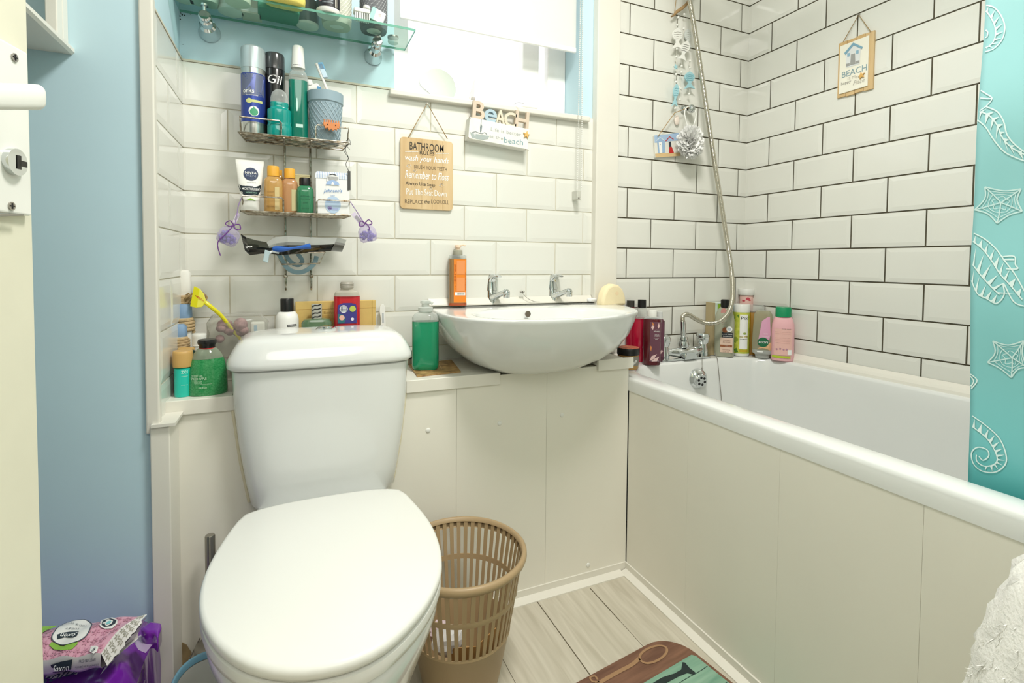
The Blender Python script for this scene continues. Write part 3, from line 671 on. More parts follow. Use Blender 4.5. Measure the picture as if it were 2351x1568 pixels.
loc, H, R = item(662, 706, 107, -.070, ZT)
t = thing('mouthwash_bottle', 'tall clear bottle half full of green mouthwash with white cap', 'bottle', loc, face(loc))
GREEN_L = mat('green_mouthwash', '0B8670', .1, trans=.3, coat=.4); zz = lambda V: on('y', loc.y, 680, V).z-loc.z
lathe_part(t, 'liquid', GREEN_L, [(R*.95, 0), (R, .006), (R, zz(187))], 1, .75, 3)
lathe_part(t, 'clear_neck', clear('clear_plastic', 'EDF1EE', .2), [(R, zz(187)), (R, zz(176)), (R*.85, zz(167)), (R*.66, zz(163)), (R*.66, zz(157))], 1, .75, 2.6)
lathe_part(t, 'cap', PLASTIC_W, [(R*.74, zz(158)), (R*.74, zz(152)), (R*.72, zz(150)), (R*.60, H-.004), (R*.5, H)])
printed(t, 'label', mat('pale_blue_label', 'C9D8E8', .4), [rectpoly(-R*.99, .015, -R*.80, zz(190))], lambda a, b: (a, -R*.76*math.sqrt(max(.02, 1-(a/R)**2)), b))
m = MB(); ribbon(m, [(-R*.55+.0012*k, zz(153.5)+.0006*math.sin(k*1.7)) for k in range(15)], .0011, curved(R*.745)); m.build('cap_print', DARK_INK, t)
printed(t, 'clear_strip', mat('clear_strip', 'BFE3D8', .2), [rectpoly(-.006, .028, .010, .036)], flat(-R*.765)); printed(t, 'embossed_drop', mat('clear_strip', 'BFE3D8', .2), [smoothpoly([(-.006, .078), (-.003, .105), (.0, .078), (-.003, .062)], 2)], flat(-R*.765))

loc, H, R = item(705, 789, 217, -.074, ZT)
t = thing('toothbrush_cup', 'blue-grey tumbler with woven lattice texture at the right of the upper caddy tier', 'cup', loc, face(loc))
CUPM = mat('cup_plastic', '93A9B4', .5)
m = MB(); m.lathe([(R*.78, 0), (R*.93, H*.78), (R*.99, H*.80), (R, H), (R*.94, H), (R*.90, H*.8), (R*.74, .006)], 40, cap1=True); m.build('tumbler', CUPM, t)
m = MB()
for k in range(22):
    for sgn in (1, -1):
        pts = []
        for j in range(13):
            zq = .004+(H*.76-.004)*j/12; rr = R*(.78+.15*zq/(H*.78))+.0004; a = 2*PI*k/22+sgn*j*.13
            pts.append((rr*math.cos(a), rr*math.sin(a), zq))
        m.tube(pts, .0008, 4)
m.build('lattice', mat('cup_lattice', 'A9BCC5', .5), t)
cup = t; cl_ = loc
# toothbrush leaning in the cup
a, b = on('y', loc.y+.02, 727, 146), on('y', loc.y+.006, 757, 222)
t = thing('toothbrush', 'white toothbrush with blue bristles leaning in the blue-grey tumbler', 'toothbrush', b)
a -= b; dv = a.normalized(); m = MB(); m.tube(spline([-dv*.045, dv*.0, a*.45, a*.8, a], 5), .0034, 10, rf=lambda i: .0034 if i < 12 else .0042); m.build('handle', PLASTIC_W, t)
m = MB(); nrm = Vector((1, -.3, .18)).normalized(); c0, c1 = a*.56, a*.96
for w0, nm, cc in ((0, 'bristles', 'CFE4F3'),):
    e = dv.cross(nrm).normalized()*.0045
    vs = []
    for c in (c0, c1):
        for h in (.003, .0135): vs += [c+nrm*h-e, c+nrm*h+e]
    m.add(vs, [(0,1,3,2),(4,6,7,5),(0,4,5,1),(2,3,7,6),(0,2,6,4),(1,5,7,3)])
m.build('bristles', mat('pale_bristles', 'CFE4F3', .8), t, smooth=False)
m = MB(); c0, c1 = a*.80, a*1.0; vs = []
for c in (c0, c1):
    for h in (.004, .015): vs += [c+nrm*h-e, c+nrm*h+e]
m.add(vs, [(0,1,3,2),(4,6,7,5),(0,4,5,1),(2,3,7,6),(0,2,6,4),(1,5,7,3)]); m.build('tip_bristles', mat('blue_bristles', '7FB9DF', .8), t, smooth=False)
# tube of toothpaste and a second brush head behind
p = on('y', loc.y+.008, 722, 206); t = thing('toothpaste_tube', 'white toothpaste tube tipped over in the blue-grey tumbler', 'tube', p)
m = MB(); m.loft([[(-.016, -.002, -.045), (.016, -.002, -.045), (.016, .002, -.045), (-.016, .002, -.045)], [(-.015, -.007, .0), (.015, -.007, .006), (.015, .007, .006), (-.015, .007, 0)], [(-.015, -.006, .008), (.006, -.006, .016), (.006, .006, .016), (-.015, .006, .008)]]); m.build('tube', PLASTIC_W, t, smooth=False, bevel=.002)
m = MB(); m.tube([(-.010, 0, .008), (-.014, 0, .020)], .0085, 14); m.build('cap', mat('clear_cap', 'E3E5E2', .2), t)
m = MB(); m.box((.006, -.0076, -.002), (.015, -.0068, .007)); m.build('blue_print', BLUE_INK, t, smooth=False)
p = on('y', loc.y+.004, 747, 213); t = thing('red_brush', 'short red-handled brush standing in the tumbler beside the white toothbrush', 'brush', p)
m = MB(); m.tube([(-.004, 0, -.05), (0, 0, 0), (.001, 0, .004)], .006, 12); m.build('red_handle', mat('red_plastic', 'D9503C', .35), t)
# orange creature-shaped holder clipped on the rail: a plain toothed comb clip
p = on('y', -.121, 761, 289); t = thing('comb_clip', 'orange toothed clip hooked over the front rail below the tumbler', 'clip', p)
ORG = mat('orange_rubber', 'D98A54', .55)
m = MB(); m.prism([(-.019, .0), (-.019, .006), (.019, .006), (.019, .0), (.0165, -.004), (.019, -.007), (.013, -.006), (.012, -.011), (.007, -.009), (.003, -.013), (-.001, -.009), (-.006, -.013), (-.009, -.007), (-.015, -.009), (-.0165, -.004)], -.0075, -.001, 'xz'); m.build('clip_body', ORG, t, smooth=False, bevel=.001)
for k in range(7):
    m = MB(); m.tube([(-.016+k*.0053, -.004, .004), (-.016+k*.0053, -.0035, .0125)], .0017, 8); m.build('tooth', ORG, t)
for x in (-.009, .009):
    m = MB(); m.ball((x, -.0078, .0005), .0014, 8, 6); m.build('eye', DARK_INK, t)
# black thread with tag
p = on('y', -.108, 797, 330); t = thing('thread_tag', 'black thread knotted to the caddy corner with a slim dark tag', 'tag', p)
m = MB()
for d in (0, .004):
    m.tube(spline([(.0+d, 0, 0), (-.004-d, 0, -.016), (.003, .002, -.034), (-.003+2*d, .002, -.05), (.004, .004, -.066)], 5), .0006, 6)
m.tube(spline([(0, -.002, .002), (.008, -.003, -.002), (.004, -.002, .012), (-.004, -.002, .0), (.006, -.002, -.014)], 5), .0006, 6); m.build('thread', BLACK, t)
m = MB(); m.box((.001, .003, -.113), (.008, .005, -.066)); m.build('dark_tag', mat('dark_tag', '4A4A48', .4), t, smooth=False)

# ---- lower tier
ZS = T2+.0035
loc, H, R = item(541, 606, 368, -.078, ZS)
t = thing('moisturiser_tube', 'white moisturiser tube standing on its cap at the left of the lower caddy tier', 'tube', loc, face(loc)); w = R
TUBE_W = mat('tube_white', 'F3F2EC', .3)
m = MB(); N = 32
def tl(a, b, z): return [(cs(1, 2*PI*k/N, a, b, 2.3)[0], cs(1, 2*PI*k/N, a, b, 2.3)[1], z) for k in range(N)]
m.loft([tl(w*.66, w*.60, .024), tl(w*.70, w*.58, .03), tl(w*.85, w*.38, H*.55), tl(w*.97, w*.12, H*.88), tl(w, .0015, H*.93), tl(w, .0012, H)]); m.build('tube_body', TUBE_W, t)
lathe_part(t, 'cap', PLASTIC_W, [(w*.64, 0), (w*.66, .002), (w*.66, .0235)], 1, .85, 2.4)
TT = ((.024, .66, .60), (.03, .70, .58), (H*.55, .85, .38), (H*.88, .97, .12), (H*.93, 1, .0015/w), (H, 1, .0012/w))
def tfn(a, b):
    for (z0, a0, d0), (z1, a1, d1) in zip(TT, TT[1:]):
        if b <= z1: break
    k = max(0, min(1, (b-z0)/(z1-z0))); hw, hd = w*(a0+(a1-a0)*k), w*(d0+(d1-d0)*k)
    return (a, -hd*max(.0, 1-min(1, abs(a/hw))**2.3)**(1/2.3)-.0009, b)
printed(t, 'round_badge', NAVY, [circ(.002, H*.72, .0155)], tfn)
words(t, WHITE_INK, [('NIVEA', .002, H*.745, .0245, .0055)], lambda a, b: tuple(Vector(tfn(a, b))+Vector((0, -.0012, 0))), bold=.04)
words(t, mat('steel_ink', '8C97AE', .5), [('MEN', .002, H*.685, .020, .0055)], lambda a, b: tuple(Vector(tfn(a, b))+Vector((0, -.0012, 0))))
words(t, GREY_INK, [('SENSITIVE', .003, H*.55, .019, .0025)], tfn)
printed(t, 'navy_band', mat('dark_teal_print', '1E2B33', .4), [[(-w*.86, H*.52), (-w*.74, H*.50), (-w*.6, H*.48), (0, H*.48), (w*.6, H*.48), (w*.78, H*.52), (w*.74, H*.40), (w*.55, H*.31), (0, H*.30), (-w*.45, H*.30), (-w*.72, H*.38)]], tfn)
words(t, WHITE_INK, [('MOISTURISER', .001, H*.42, .036, .0055)], lambda a, b: tuple(Vector(tfn(a, b))+Vector((0, -.001, 0))), bold=.04)
words(t, mat('mint_ink', '9FD2B8', .5), [('INSTANT RELIEF', .003, H*.35, .024, .0025)], lambda a, b: tuple(Vector(tfn(a, b))+Vector((0, -.001, 0))))
printed(t, 'leaf_print', mat('lime_ink', '9CCB5B', .5), [[(-.009, H*.195), (.001, H*.245), (.012, H*.195)]], tfn)

AMBER = mat('amber_shampoo', 'DDAE66', .12, trans=.3, coat=.4); GOLDC = mat('orange_cap', 'EBAE3C', .35)
def mini_bottle(UL, UR, V, yc, label, body, capm, capr, caph, fl):
    loc, H, R = item(UL, UR, V, yc, ZS); t = thing('mini_bottle', label, 'bottle', loc, face(loc), 'small toiletry bottles on the lower caddy tier')
    lathe_part(t, 'bottle_body', body, [(R*.94, 0), (R, .003), (R, H-caph-.016), (R*.93, H-caph-.008), (R*.6, H-caph-.001)], 1, .8, fl)
    lathe_part(t, 'cap', capm, [(R*capr, H-caph), (R*capr, H-.003), (R*capr*.93, H)], 1, .9 if fl > 2 else 1, 2.3); return t, H, R
t, H, R = mini_bottle(605, 649, 382, -.080, 'amber shampoo mini with square yellow cap, next to the white moisturiser tube', AMBER, GOLDC, .64, .024, 3)
printed(t, 'pale_label', mat('cream_label', 'D9C48E', .4), [rectpoly(R*.15, .004, R*.62, .058)], flat(-R*.8-.0006)); words(t, mat('brown_ink', '8E6B3A', .5), [('THE BODY', -R*.35, .046, R*.8, .004), ('shop', -R*.35, .038, R*.6, .004), ('60 ml', -R*.35, .012, R*.7, .003)], flat(-R*.8-.0011))
t, H, R = mini_bottle(646, 684, 388, -.074, 'amber shower-gel mini with yellow flip cap, next to the small green bottle', mat('peach_gel', 'DBA472', .12, trans=.3, coat=.4), GOLDC, .68, .023, 3)
printed(t, 'pale_label', mat('sage_label', 'C9BE8E', .4), [rectpoly(R*.2, .004, R*.75, .055)], flat(-R*.8-.0006))
t, H, R = mini_bottle(680, 720, 409, -.086, 'small green bottle with ribbed black cap, next to the baby cotton box', mat('green_gel', '3F8E66', .12, trans=.25, coat=.4), BLACK, .66, .018, 3.2)
words(t, mat('deep_green_ink', '1E5B40', .5), [('aloe', 0, .040, R*1.0, .004), ('soothing', 0, .033, R*1.1, .003), ('gel', 0, .024, R*.5, .004), ('60 ml', 0, .010, R*.8, .003)], flat(-R*.8-.0009))
loc, H, R = item(666, 711, 402, -.040, ZS)
t = thing('soap_carton', 'pale yellow carton standing at the back of the lower caddy tier', 'box', loc); m = MB(); m.box((-R, -.012, 0), (R, .012, H-.004)); m.build('carton', mat('pale_yellow_card', 'DCD2A0', .6), t, smooth=False, bevel=.001)
m = MB(); m.box((-R, -.0125, H-.004), (R, .0125, H)); m.build('carton_lid', mat('pale_yellow_lid', 'E6DDB2', .6), t, smooth=False, bevel=.001)
loc, H, R = item(632, 652, 391, -.045, ZS)
t = thing('mini_bottle', 'half-hidden third amber mini standing behind the two yellow-capped minis', 'bottle', loc, face(loc), 'small toiletry bottles on the lower caddy tier'); lathe_part(t, 'bottle_body', AMBER, [(R, 0), (R, H-.018), (R*.6, H-.012)]); lathe_part(t, 'cap', GOLDC, [(R*.6, H-.012), (R*.6, H)])
# baby cotton buds box
loc, H, R = item(722, 803, 397, -.072, ZS); BX = R*.94
t = thing('cotton_bud_box', 'white and pale blue baby cotton bud carton with striped lid', 'box', loc, face(loc)*.35)
m = MB(); m.box((-BX, -.030, 0), (BX, .030, H-.010)); m.build('carton', mat('white_card', 'F1F2F1', .5), t, smooth=False, bevel=.001)
m = MB(); m.loft([[(-BX-.001, -.031, H-.019), (BX+.001, -.031, H-.019), (BX+.001, .031, H-.019), (-BX-.001, .031, H-.019)], [(-BX-.001, -.031, H-.010), (BX+.001, -.031, H-.010), (BX+.001, .031, H-.010), (-BX-.001, .031, H-.010)], [(-BX+.003, -.012, H), (BX-.003, -.012, H), (BX-.003, .012, H), (-BX+.003, .012, H)]]); lid = m.build('carton_lid', mat('pale_lid', 'E6EBF3', .5), t, smooth=False)
m = MB()
for k in range(13):
    x = -BX+.003+k*(2*BX-.006)/12.6; m.add([(x, -.0314, H-.0188), (x+.0018, -.0314, H-.0188), (x+.0018, -.0314, H-.010), (x, -.0314, H-.010), (x+.0018, -.0128, H-.0002), (x, -.0128, H-.0002)], [(0,1,2,3), (3,2,4,5)])
m.build('lid_stripes', mat('stripe_blue', 'B4C6E2', .5), lid, smooth=False)
BB = mat('baby_blue_print', 'BDD3EC', .5)
printed(t, 'drop_print', BB, [circ(0, .022, .0185, .021)], flat(-.0306)); printed(t, 'tab', mat('white_card', 'F1F2F1', .5), [rectpoly(-.014, H-.026, .014, H-.014), circ(0, H-.017, .013, .010)], flat(-.0318))
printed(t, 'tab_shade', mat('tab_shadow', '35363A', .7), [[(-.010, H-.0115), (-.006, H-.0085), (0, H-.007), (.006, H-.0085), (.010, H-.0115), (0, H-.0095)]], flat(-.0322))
printed(t, 'blue_arch', mat('arch_blue', 'A4BFE6', .5), [[(-.016, H-.034), (-.012, H-.026), (0, H-.022), (.012, H-.026), (.016, H-.034)]], flat(-.0322)); printed(t, 'arch_triangle', WHITE_INK, [[(-.004, H-.034), (0, H-.026), (.004, H-.034)]], flat(-.0325))
words(t, mat('johnson_blue', '3E7FC0', .5), [("Johnson's", 0, H*.53, .044, .011, .05)], flat(-.0320), shear=.3); words(t, mat('soft_blue_ink', '7EA5D2', .5), [('baby', 0, H*.425, .010, .004), ('cotton buds', 0, H*.285, .030, .004)], flat(-.0318))
printed(t, 'heart_print', mat('lilac_ink', '9A92C8', .5), [circ(-.009, .014, .0035), circ(-.005, .014, .0035), [(-.0125, .0135), (-.0015, .0135), (-.007, .007)]], flat(-.0312)); printed(t, 'ribbon_print', mat('lilac_pale', 'A7B4DA', .5), [rectpoly(-.003, .009, .013, .014)], flat(-.0312))

# ---- sachets hanging from the tier ends
def sachet(cord_pts, bag, tagq, label, flip=1):
    t = thing('lavender_sachet', label, 'sachet', bag[0]); o = bag[0]
    PUR = mat('purple_ribbon', '6B3A86', .5); GA = clear('gauze', 'E4DDF2', .22, .6)
    m = MB(); m.tube(spline([p-o for p in cord_pts], 6), .0011, 6); m.build('cord', mat('lilac_cord', '9C86B4', .6), t)
    r = bag[1]; dn = bag[2]; e = Vector((-dn.z, 0, dn.x))
    m = MB(); sec = []
    for k, (s, w) in enumerate(((0, .12), (.15, .25), (.4, .75), (.75, 1.0), (1.3, 1.06), (1.75, .95), (1.95, .70))):
        c = dn*(s*r*1.15); sec.append([c+e*(cs(1, 2*PI*q/16, w*r, 0, 2.4)[0])+Vector((0, cs(1, 2*PI*q/16, 1, w*r*.5, 2.4)[1], 0)) for q in range(16)])
    m.loft(sec); m.build('gauze_bag', GA, t, angle=80)
    m = MB(); c = dn*(1.28*r*1.15); 
    for _ in range(70):
        a = Vector((random.gauss(0, .36), random.gauss(0, .3), random.gauss(0, .36)))
        if a.length > .85: a = a.normalized()*.8
        p = c+e*(a.x*r)+Vector((0, a.y*r*.5, 0))+dn*(a.z*r*.8); m.ball(p, r*.17, 6, 4)
    o_ = m.build('lavender', mat('lavender_crystals', '8C7FD0', .6, noise=.3, nscale=300), t); o_['kind'] = 'stuff'
    m = MB()
    for s in (-1, 1): m.tube(spline([Vector((0, -.003, 0)), e*(s*.010)+dn*(-.006)+Vector((0, -.006, 0)), e*(s*.016)+dn*.004+Vector((0, -.006, 0)), e*(s*.006)+dn*.006+Vector((0, -.006, 0)), Vector((0, -.004, 0))], 5), .0013, 6)
    m.tube(spline([Vector((0, -.006, 0)), e*(-flip*.004)+dn*.02+Vector((0, -.011, 0)), e*(-flip*.012)+dn*.05+Vector((0, -.014, 0)), e*(flip*.004)+dn*.075+Vector((0, -.012, 0))] if flip > 0 else [Vector((0, -.006, 0)), e*.006+dn*.012+Vector((0, -.01, 0)), e*.004+dn*.02+Vector((0, -.011, 0))], 5), .0012, 6)
    m.build('ribbon_bow', PUR, t)
    m = MB(); n = len(tagq); m.add([p-o for p in tagq]+[p-o+Vector((0, .001, 0)) for p in tagq], [(0,1,2,3), (7,6,5,4)]+[(i, 4+i, 4+(i+1) % 4, (i+1) % 4) for i in range(4)]); tg = m.build('paper_tag', mat('lilac_tag', 'D9CDE2', .6), t, smooth=False)
    m = MB(); a, b, c_, d = [p-o for p in tagq]; off_ = Vector((0, -.0005, 0))
    for k in range(9):
        s0, s1 = .15+k*.075, .15+k*.075+.035; P = lambda s, q: (a.lerp(b, s)).lerp(d.lerp(c_, s), q)+off_
        m.add([P(s0, .25), P(s1, .25), P(s1, .75), P(s0, .75)], [(0,1,2,3)])
    m.build('barcode', GREY_INK, tg, smooth=False)
y = -.105
A = lambda U, V, yy=y: on('y', yy, U, V)
sachet([A(556, 452), A(548, 470), A(544, 492), A(540, 515)], (A(537, 517), .0215, Vector((-.40, 0, -.92)).normalized()), [A(544, 487), A(552, 492), A(541, 514), A(534, 509)], 'lavender sachet with purple ribbon hanging off the left end of the caddy', 1)
sachet([A(803, 462), A(810, 472), A(822, 490), A(836, 512)], (A(838, 512), .0215, Vector((.22, 0, -.97)).normalized()), [A(806, 492), A(815, 486), A(838, 512), A(828, 519)], 'lavender sachet with barcode tag hanging off the right end of the caddy', -1)

# ---- razor packet lying across the soap tray
y = -.088
t = thing('razor_packet', 'crumpled black and clear packet of razors lying across the soap tray', 'packet', A(690, 565, y)); o = t.location
top = [(553, 537), (565, 545), (590, 552), (612, 556), (630, 545), (660, 541), (700, 544), (740, 546), (775, 545), (796, 550)]
bot = [(562, 575), (574, 586), (600, 582), (625, 583), (640, 586), (665, 584), (700, 581), (730, 578), (760, 576), (785, 578)]
G = [[], []]
random.seed(3)
rows = []
for r_ in range(7):
    row = []
    for i in range(len(top)):
        s = r_/6; u = top[i][0]*(1-s)+bot[i][0]*s; v = top[i][1]*(1-s)+bot[i][1]*s
        bul = math.sin(PI*min(1, max(0, (i)/(len(top)-1))))*math.sin(PI*s)
        row.append(A(u, v, y-.022*bul+random.uniform(-.005, .005))-o)
    rows.append(row)
def sheet(rs, idx):
    m = MB(); n = len(rs[0]); vs = [p for r in rs for p in r]; vs2 = [p+Vector((0, .012+.012*math.sin(PI*(k % n)/(n-1)), 0)) for k, p in enumerate(vs)]
    nr = len(rs); f = [(a*n+i, a*n+i+1, (a+1)*n+i+1, (a+1)*n+i) for a in range(nr-1) for i in range(n-1)]
    m.add(vs, f); m.add(vs2, [tuple(reversed(q)) for q in f]); return m
sheet(rows[:4], 0).build('clear_window', clear('clear_film', 'C9CCC8', .35, .15), t, angle=20); sheet(rows[3:], 0).build('black_film', mat('black_film', '1F201F', .18, coat=.6), t, angle=20)
sheet([r[:4] for r in rows[:4]], 0).build('dark_end', mat('olive_film', '3B3C33', .2, coat=.5), t, angle=20, loc=(0, -.003, 0))
sheet([r[-2:] for r in rows[2:]], 0).build('grey_end', mat('grey_film', '6E6E6A', .25, coat=.4), t, angle=20, loc=(0, -.003, 0))
m = MB(); ribbon(m, [(-.004, 0), (-.002, -.003), (0, .001), (.004, -.001), (.009, .0)], .0022, lambda a, b: tuple(A(569, 566, y-.019)-o+Vector((a, 0, b)))); m.build('white_mark', WHITE_INK, t, smooth=False)
t = thing('razor', 'blue-handled razor seen through the packet on the soap tray', 'razor', A(670, 570, y-.012)); o = t.location
m = MB(); m.tube(spline([A(627, 571, y-.03)-o, A(650, 572, y-.035)-o, A(680, 569, y-.035)-o, A(712, 565, y-.03)-o], 5), .0055, 10, rf=lambda i: .005+.002*math.sin(i*.5)); m.build('blue_handle', mat('razor_blue', '2E62B8', .3), t)
t = thing('safety_razor', 'pale blue and white razor head poking out below the packet', 'razor', A(611, 590, y-.024)); m = MB(); q = [A(*p, y-.024)-t.location for p in ((608, 573), (620, 577), (615, 604), (603, 600))]
m.add(q+[p+Vector((0, .012, 0)) for p in q], [(0,1,2,3), (7,6,5,4)]+[(i, 4+i, 4+(i+1) % 4, (i+1) % 4) for i in range(4)]); m.build('razor_head', mat('pale_blue_plastic', 'B9CDD2', .4), t, smooth=False, bevel=.002)
m = MB(); m.tube([A(613, 585, y-.02)-t.location, A(625, 577, y-.015)-t.location, A(640, 580, y-.01)-t.location], .003, 8); m.build('handle', mat('razor_white', 'DDE3E3', .4), t)
t = thing('rubber_strap', 'slate blue rubber strap looped below the soap tray', 'strap', A(690, 600, -.06)); o = t.location
m = MB()
def band(pts, w, yy, mm, th=.003):
    P = spline([A(u, v, yy) for u, v in pts], 7); n = len(P); L, R2 = [], []
    for i, p in enumerate(P):
        d = (P[min(n-1, i+1)]-P[max(0, i-1)]).normalized(); q = Vector((-d.z, 0, d.x))*w/2; L.append(p+q-o); R2.append(p-q-o)
    loops = [[a, b, b+Vector((0, th, 0)), a+Vector((0, th, 0))] for a, b in zip(L, R2)]; mm.loft(loops)
band([(640, 583), (652, 606), (668, 621), (688, 625), (706, 619), (722, 604), (727, 588)], .011, -.055, m); m.build('outer_loop', mat('slate_rubber', '7C98A2', .5), t, smooth=False, bevel=.001)
m = MB(); band([(655, 583), (664, 597), (676, 607), (688, 608), (694, 598), (683, 582)], .010, -.050, m); m.build('inner_loop', mat('slate_rubber_dark', '6C8791', .5), t, smooth=False, bevel=.001)


# ================================================================== GLASS SHELF
GZ = 1.4765
gs = thing('glass_shelf', 'green-edged glass shelf on two chrome brackets above the wire caddy', 'shelf', (-1.565, -.08, GZ))
GL = bpy.data.materials.new('shelf_glass'); GL.use_nodes = True
def _gl():
    nt = GL.node_tree; nt.nodes.clear(); L = nt.links.new
    o = nt.nodes.new('ShaderNodeOutputMaterial'); t = nt.nodes.new('ShaderNodeBsdfTransparent'); t.inputs[0].default_value = rgb('EDF8F4')
    g = nt.nodes.new('ShaderNodeBsdfGlossy'); g.inputs['Roughness'].default_value = .03; mx = nt.nodes.new('ShaderNodeMixShader'); mx.inputs[0].default_value = .07
    L(t.outputs[0], mx.inputs[1]); L(g.outputs[0], mx.inputs[2]); L(mx.outputs[0], o.inputs[0])
_gl()
m = MB(); m.box((-.262, -.064, 0), (.262, .066, .006)); m.build('glass_pane', GL, gs, smooth=False)
m = MB(); EG = mat('glass_edge', '86C9B4', .15, trans=.5)
m.box((-.2622, -.0645, .0002), (.2622, -.064, .0058)); m.box((.2618, -.064, .0002), (.2623, .066, .0058)); m.build('glass_edge', EG, gs, smooth=False)
m = MB(); m.box((-.262, .0655, .0002), (.262, .0661, .0058)); m.build('glass_edge', EG, gs, smooth=False)
for U, V, U2, V2 in ((485, 76, 465, 33), (860, 131, 864, 92)):
    a, b = on('y', -.001, U, V), on('y', -.085, U2, V2); x = (a.x+b.x)/2
    def G(p): return Vector(p)-gs.location
    a.x = b.x = x; d = (b-a).normalized(); m = MB(); L = (b-a).length
    disc(m, G(a), d, [(.0235, 0), (.0235, .003), (.021, .007), (.0205, .011), (.0165, .020), (.0155, .028), (.0175, .029), (.0175, .034), (.012, .040), (.0105, L*.62), (.013, L*.66), (.013, L*.72), (.0095, L*.76), (.0092, L*.86), (.0125, L*.9), (.013, L-.004), (.010, L)])
    m.build('bracket', CHROME, gs)
    m = MB(); q = G(b)-d*.006; m.tube([q, (q.x, q.y, -.001)], .0042, 14); m.lathe([(.0085, -.004), (.0085, 0)], 18, at=(q.x, q.y, 0)); m.build('bracket_pin', CHROME, gs)
GT = GZ+.0065
def on_shelf(name, label, cat, U, V, Wpx):
    p = on('z', GT, U, V); R = Wpx/2*depth(p)/F*.97; p.z = GT; return thing(name, label, cat, p, face(p)), R
PALE = mat('milky_jar', 'D5DDD2', .4); PALE2 = mat('pale_lid_plastic', 'E9ECE6', .4)
t, R = on_shelf('jar', 'wide pale jar at the far left end of the glass shelf', 'jar', 424, 2, 40); lathe_part(t, 'jar_body', PALE, [(R*.93, 0), (R, .004), (R, .06)]); lathe_part(t, 'lid', PALE2, [(R*1.02, .06), (R*1.02, .08)])
t, R = on_shelf('tub', 'pale squarish tub above the left shelf bracket', 'tub', 468, 8, 62); lathe_part(t, 'tub_body', mat('celadon_tub', 'C3D3C6', .4), [(R*.9, 0), (R, .006), (R, .07)], 1, .8, 4); lathe_part(t, 'lid', PALE2, [(R*1.02, .07), (R*1.02, .085)], 1, .8, 4)
t, R = on_shelf('candle_jar', 'white-based candle jar nearest the wall, right of the left bracket', 'jar', 530, 29, 56); lathe_part(t, 'jar_base', mat('white_base', 'EFF1EC', .4), [(R*.95, 0), (R, .003), (R, .008)]); lathe_part(t, 'jar_body', PALE, [(R*.99, .008), (R, .07)])
t, R = on_shelf('candle_jar', 'cream candle jar standing in front of the white-based one', 'jar', 546, 8, 56); lathe_part(t, 'jar_base', mat('cream_base', 'E4E6D4', .4), [(R*.95, 0), (R, .003), (R, .008)]); lathe_part(t, 'jar_body', PALE, [(R*.99, .008), (R, .06)])
p = on('z', GT, 578, 40); t = thing('small_carton', 'small white and beige carton at the back of the shelf, left of the green tin', 'box', p)
m = MB(); m.box((-.021, -.022, 0), (.021, .022, .05)); m.build('carton', mat('beige_card', 'D9D5C6', .6), t, smooth=False, bevel=.001); m = MB(); m.box((-.0212, -.0222, .004), (.0212, .0225, .014)); m.build('white_band', mat('white_card', 'F1F2F1', .5), t, smooth=False)
p = on('z', GT, 640, 38); t = thing('green_tin', 'rectangular green tin under the yellow sponge on the glass shelf', 'tin', p, .05)
m = MB(); m.box((-.045, -.030, 0), (.045, .040, .05)); m.build('tin', mat('green_tin', '3F8F72', .4), t, smooth=False, bevel=.004); m = MB(); m.box((-.046, -.031, .05), (.046, .041, .058)); m.build('tin_lid', mat('green_lid', '57A783', .4), t, smooth=False, bevel=.002)
p = on('z', GT, 653, 18); t = thing('sponge', 'yellow oval bath sponge at the shelf front edge', 'sponge', (p.x, -.135, GT), .04)
m = MB(); m.loft([[(cs(1, 2*PI*k/40, a, b, 2.8)[0], cs(1, 2*PI*k/40, a, b, 2.8)[1], z) for k in range(40)] for a, b, z in ((.040, .022, 0), (.044, .026, .004), (.045, .027, .014), (.044, .026, .024), (.038, .020, .029))]); o_ = m.build('sponge', mat('sponge_yellow', 'F2E079', .9, bump=.4, nscale=180), t, angle=80)
t, R = on_shelf('dark_jar', 'dark jar with pale base behind the black canister', 'jar', 706, 62, 50); lathe_part(t, 'jar_base', PALE2, [(R*.95, 0), (R, .003), (R, .006)]); lathe_part(t, 'jar_body', mat('smoky_jar', '6A7472', .3), [(R*.99, .006), (R, .06)])
p = on('z', GT, 755, 28); t = thing('black_canister', 'black checked canister with white base at the shelf front', 'can', (p.x, -.125, GT), face(p)); R = .0265
lathe_part(t, 'canister_base', PLASTIC_W, [(R*.94, 0), (R*1.02, .004), (R*1.02, .010)]); lathe_part(t, 'canister_body', mat('black_canister', '28262A', .35), [(R, .010), (R, .10)])
m = MB()
for k in range(9):
    for j in range(14):
        x = -.013+k*.0028; printed_z = .018+j*.0055; patch(m, [(x, printed_z), (x+.0018, printed_z), (x+.0018, printed_z+.0035), (x, printed_z+.0035)], curved(R*1.01))
m.build('check_print', mat('grey_check', '8E959B', .4), t); m = MB(); patch(m, rectpoly(.0165, .012, .019, .1, 2), curved(R*1.012)); patch(m, rectpoly(.021, .012, .022, .1, 2), curved(R*1.012)); m.build('cream_stripe', mat('cream_print', 'E7DFD0', .4), t)
words(t, mat('pink_ink', 'D9A0A8', .5), [('SPICE', -.019, .03, .016, .006, PI/2)], curved(R*1.012))
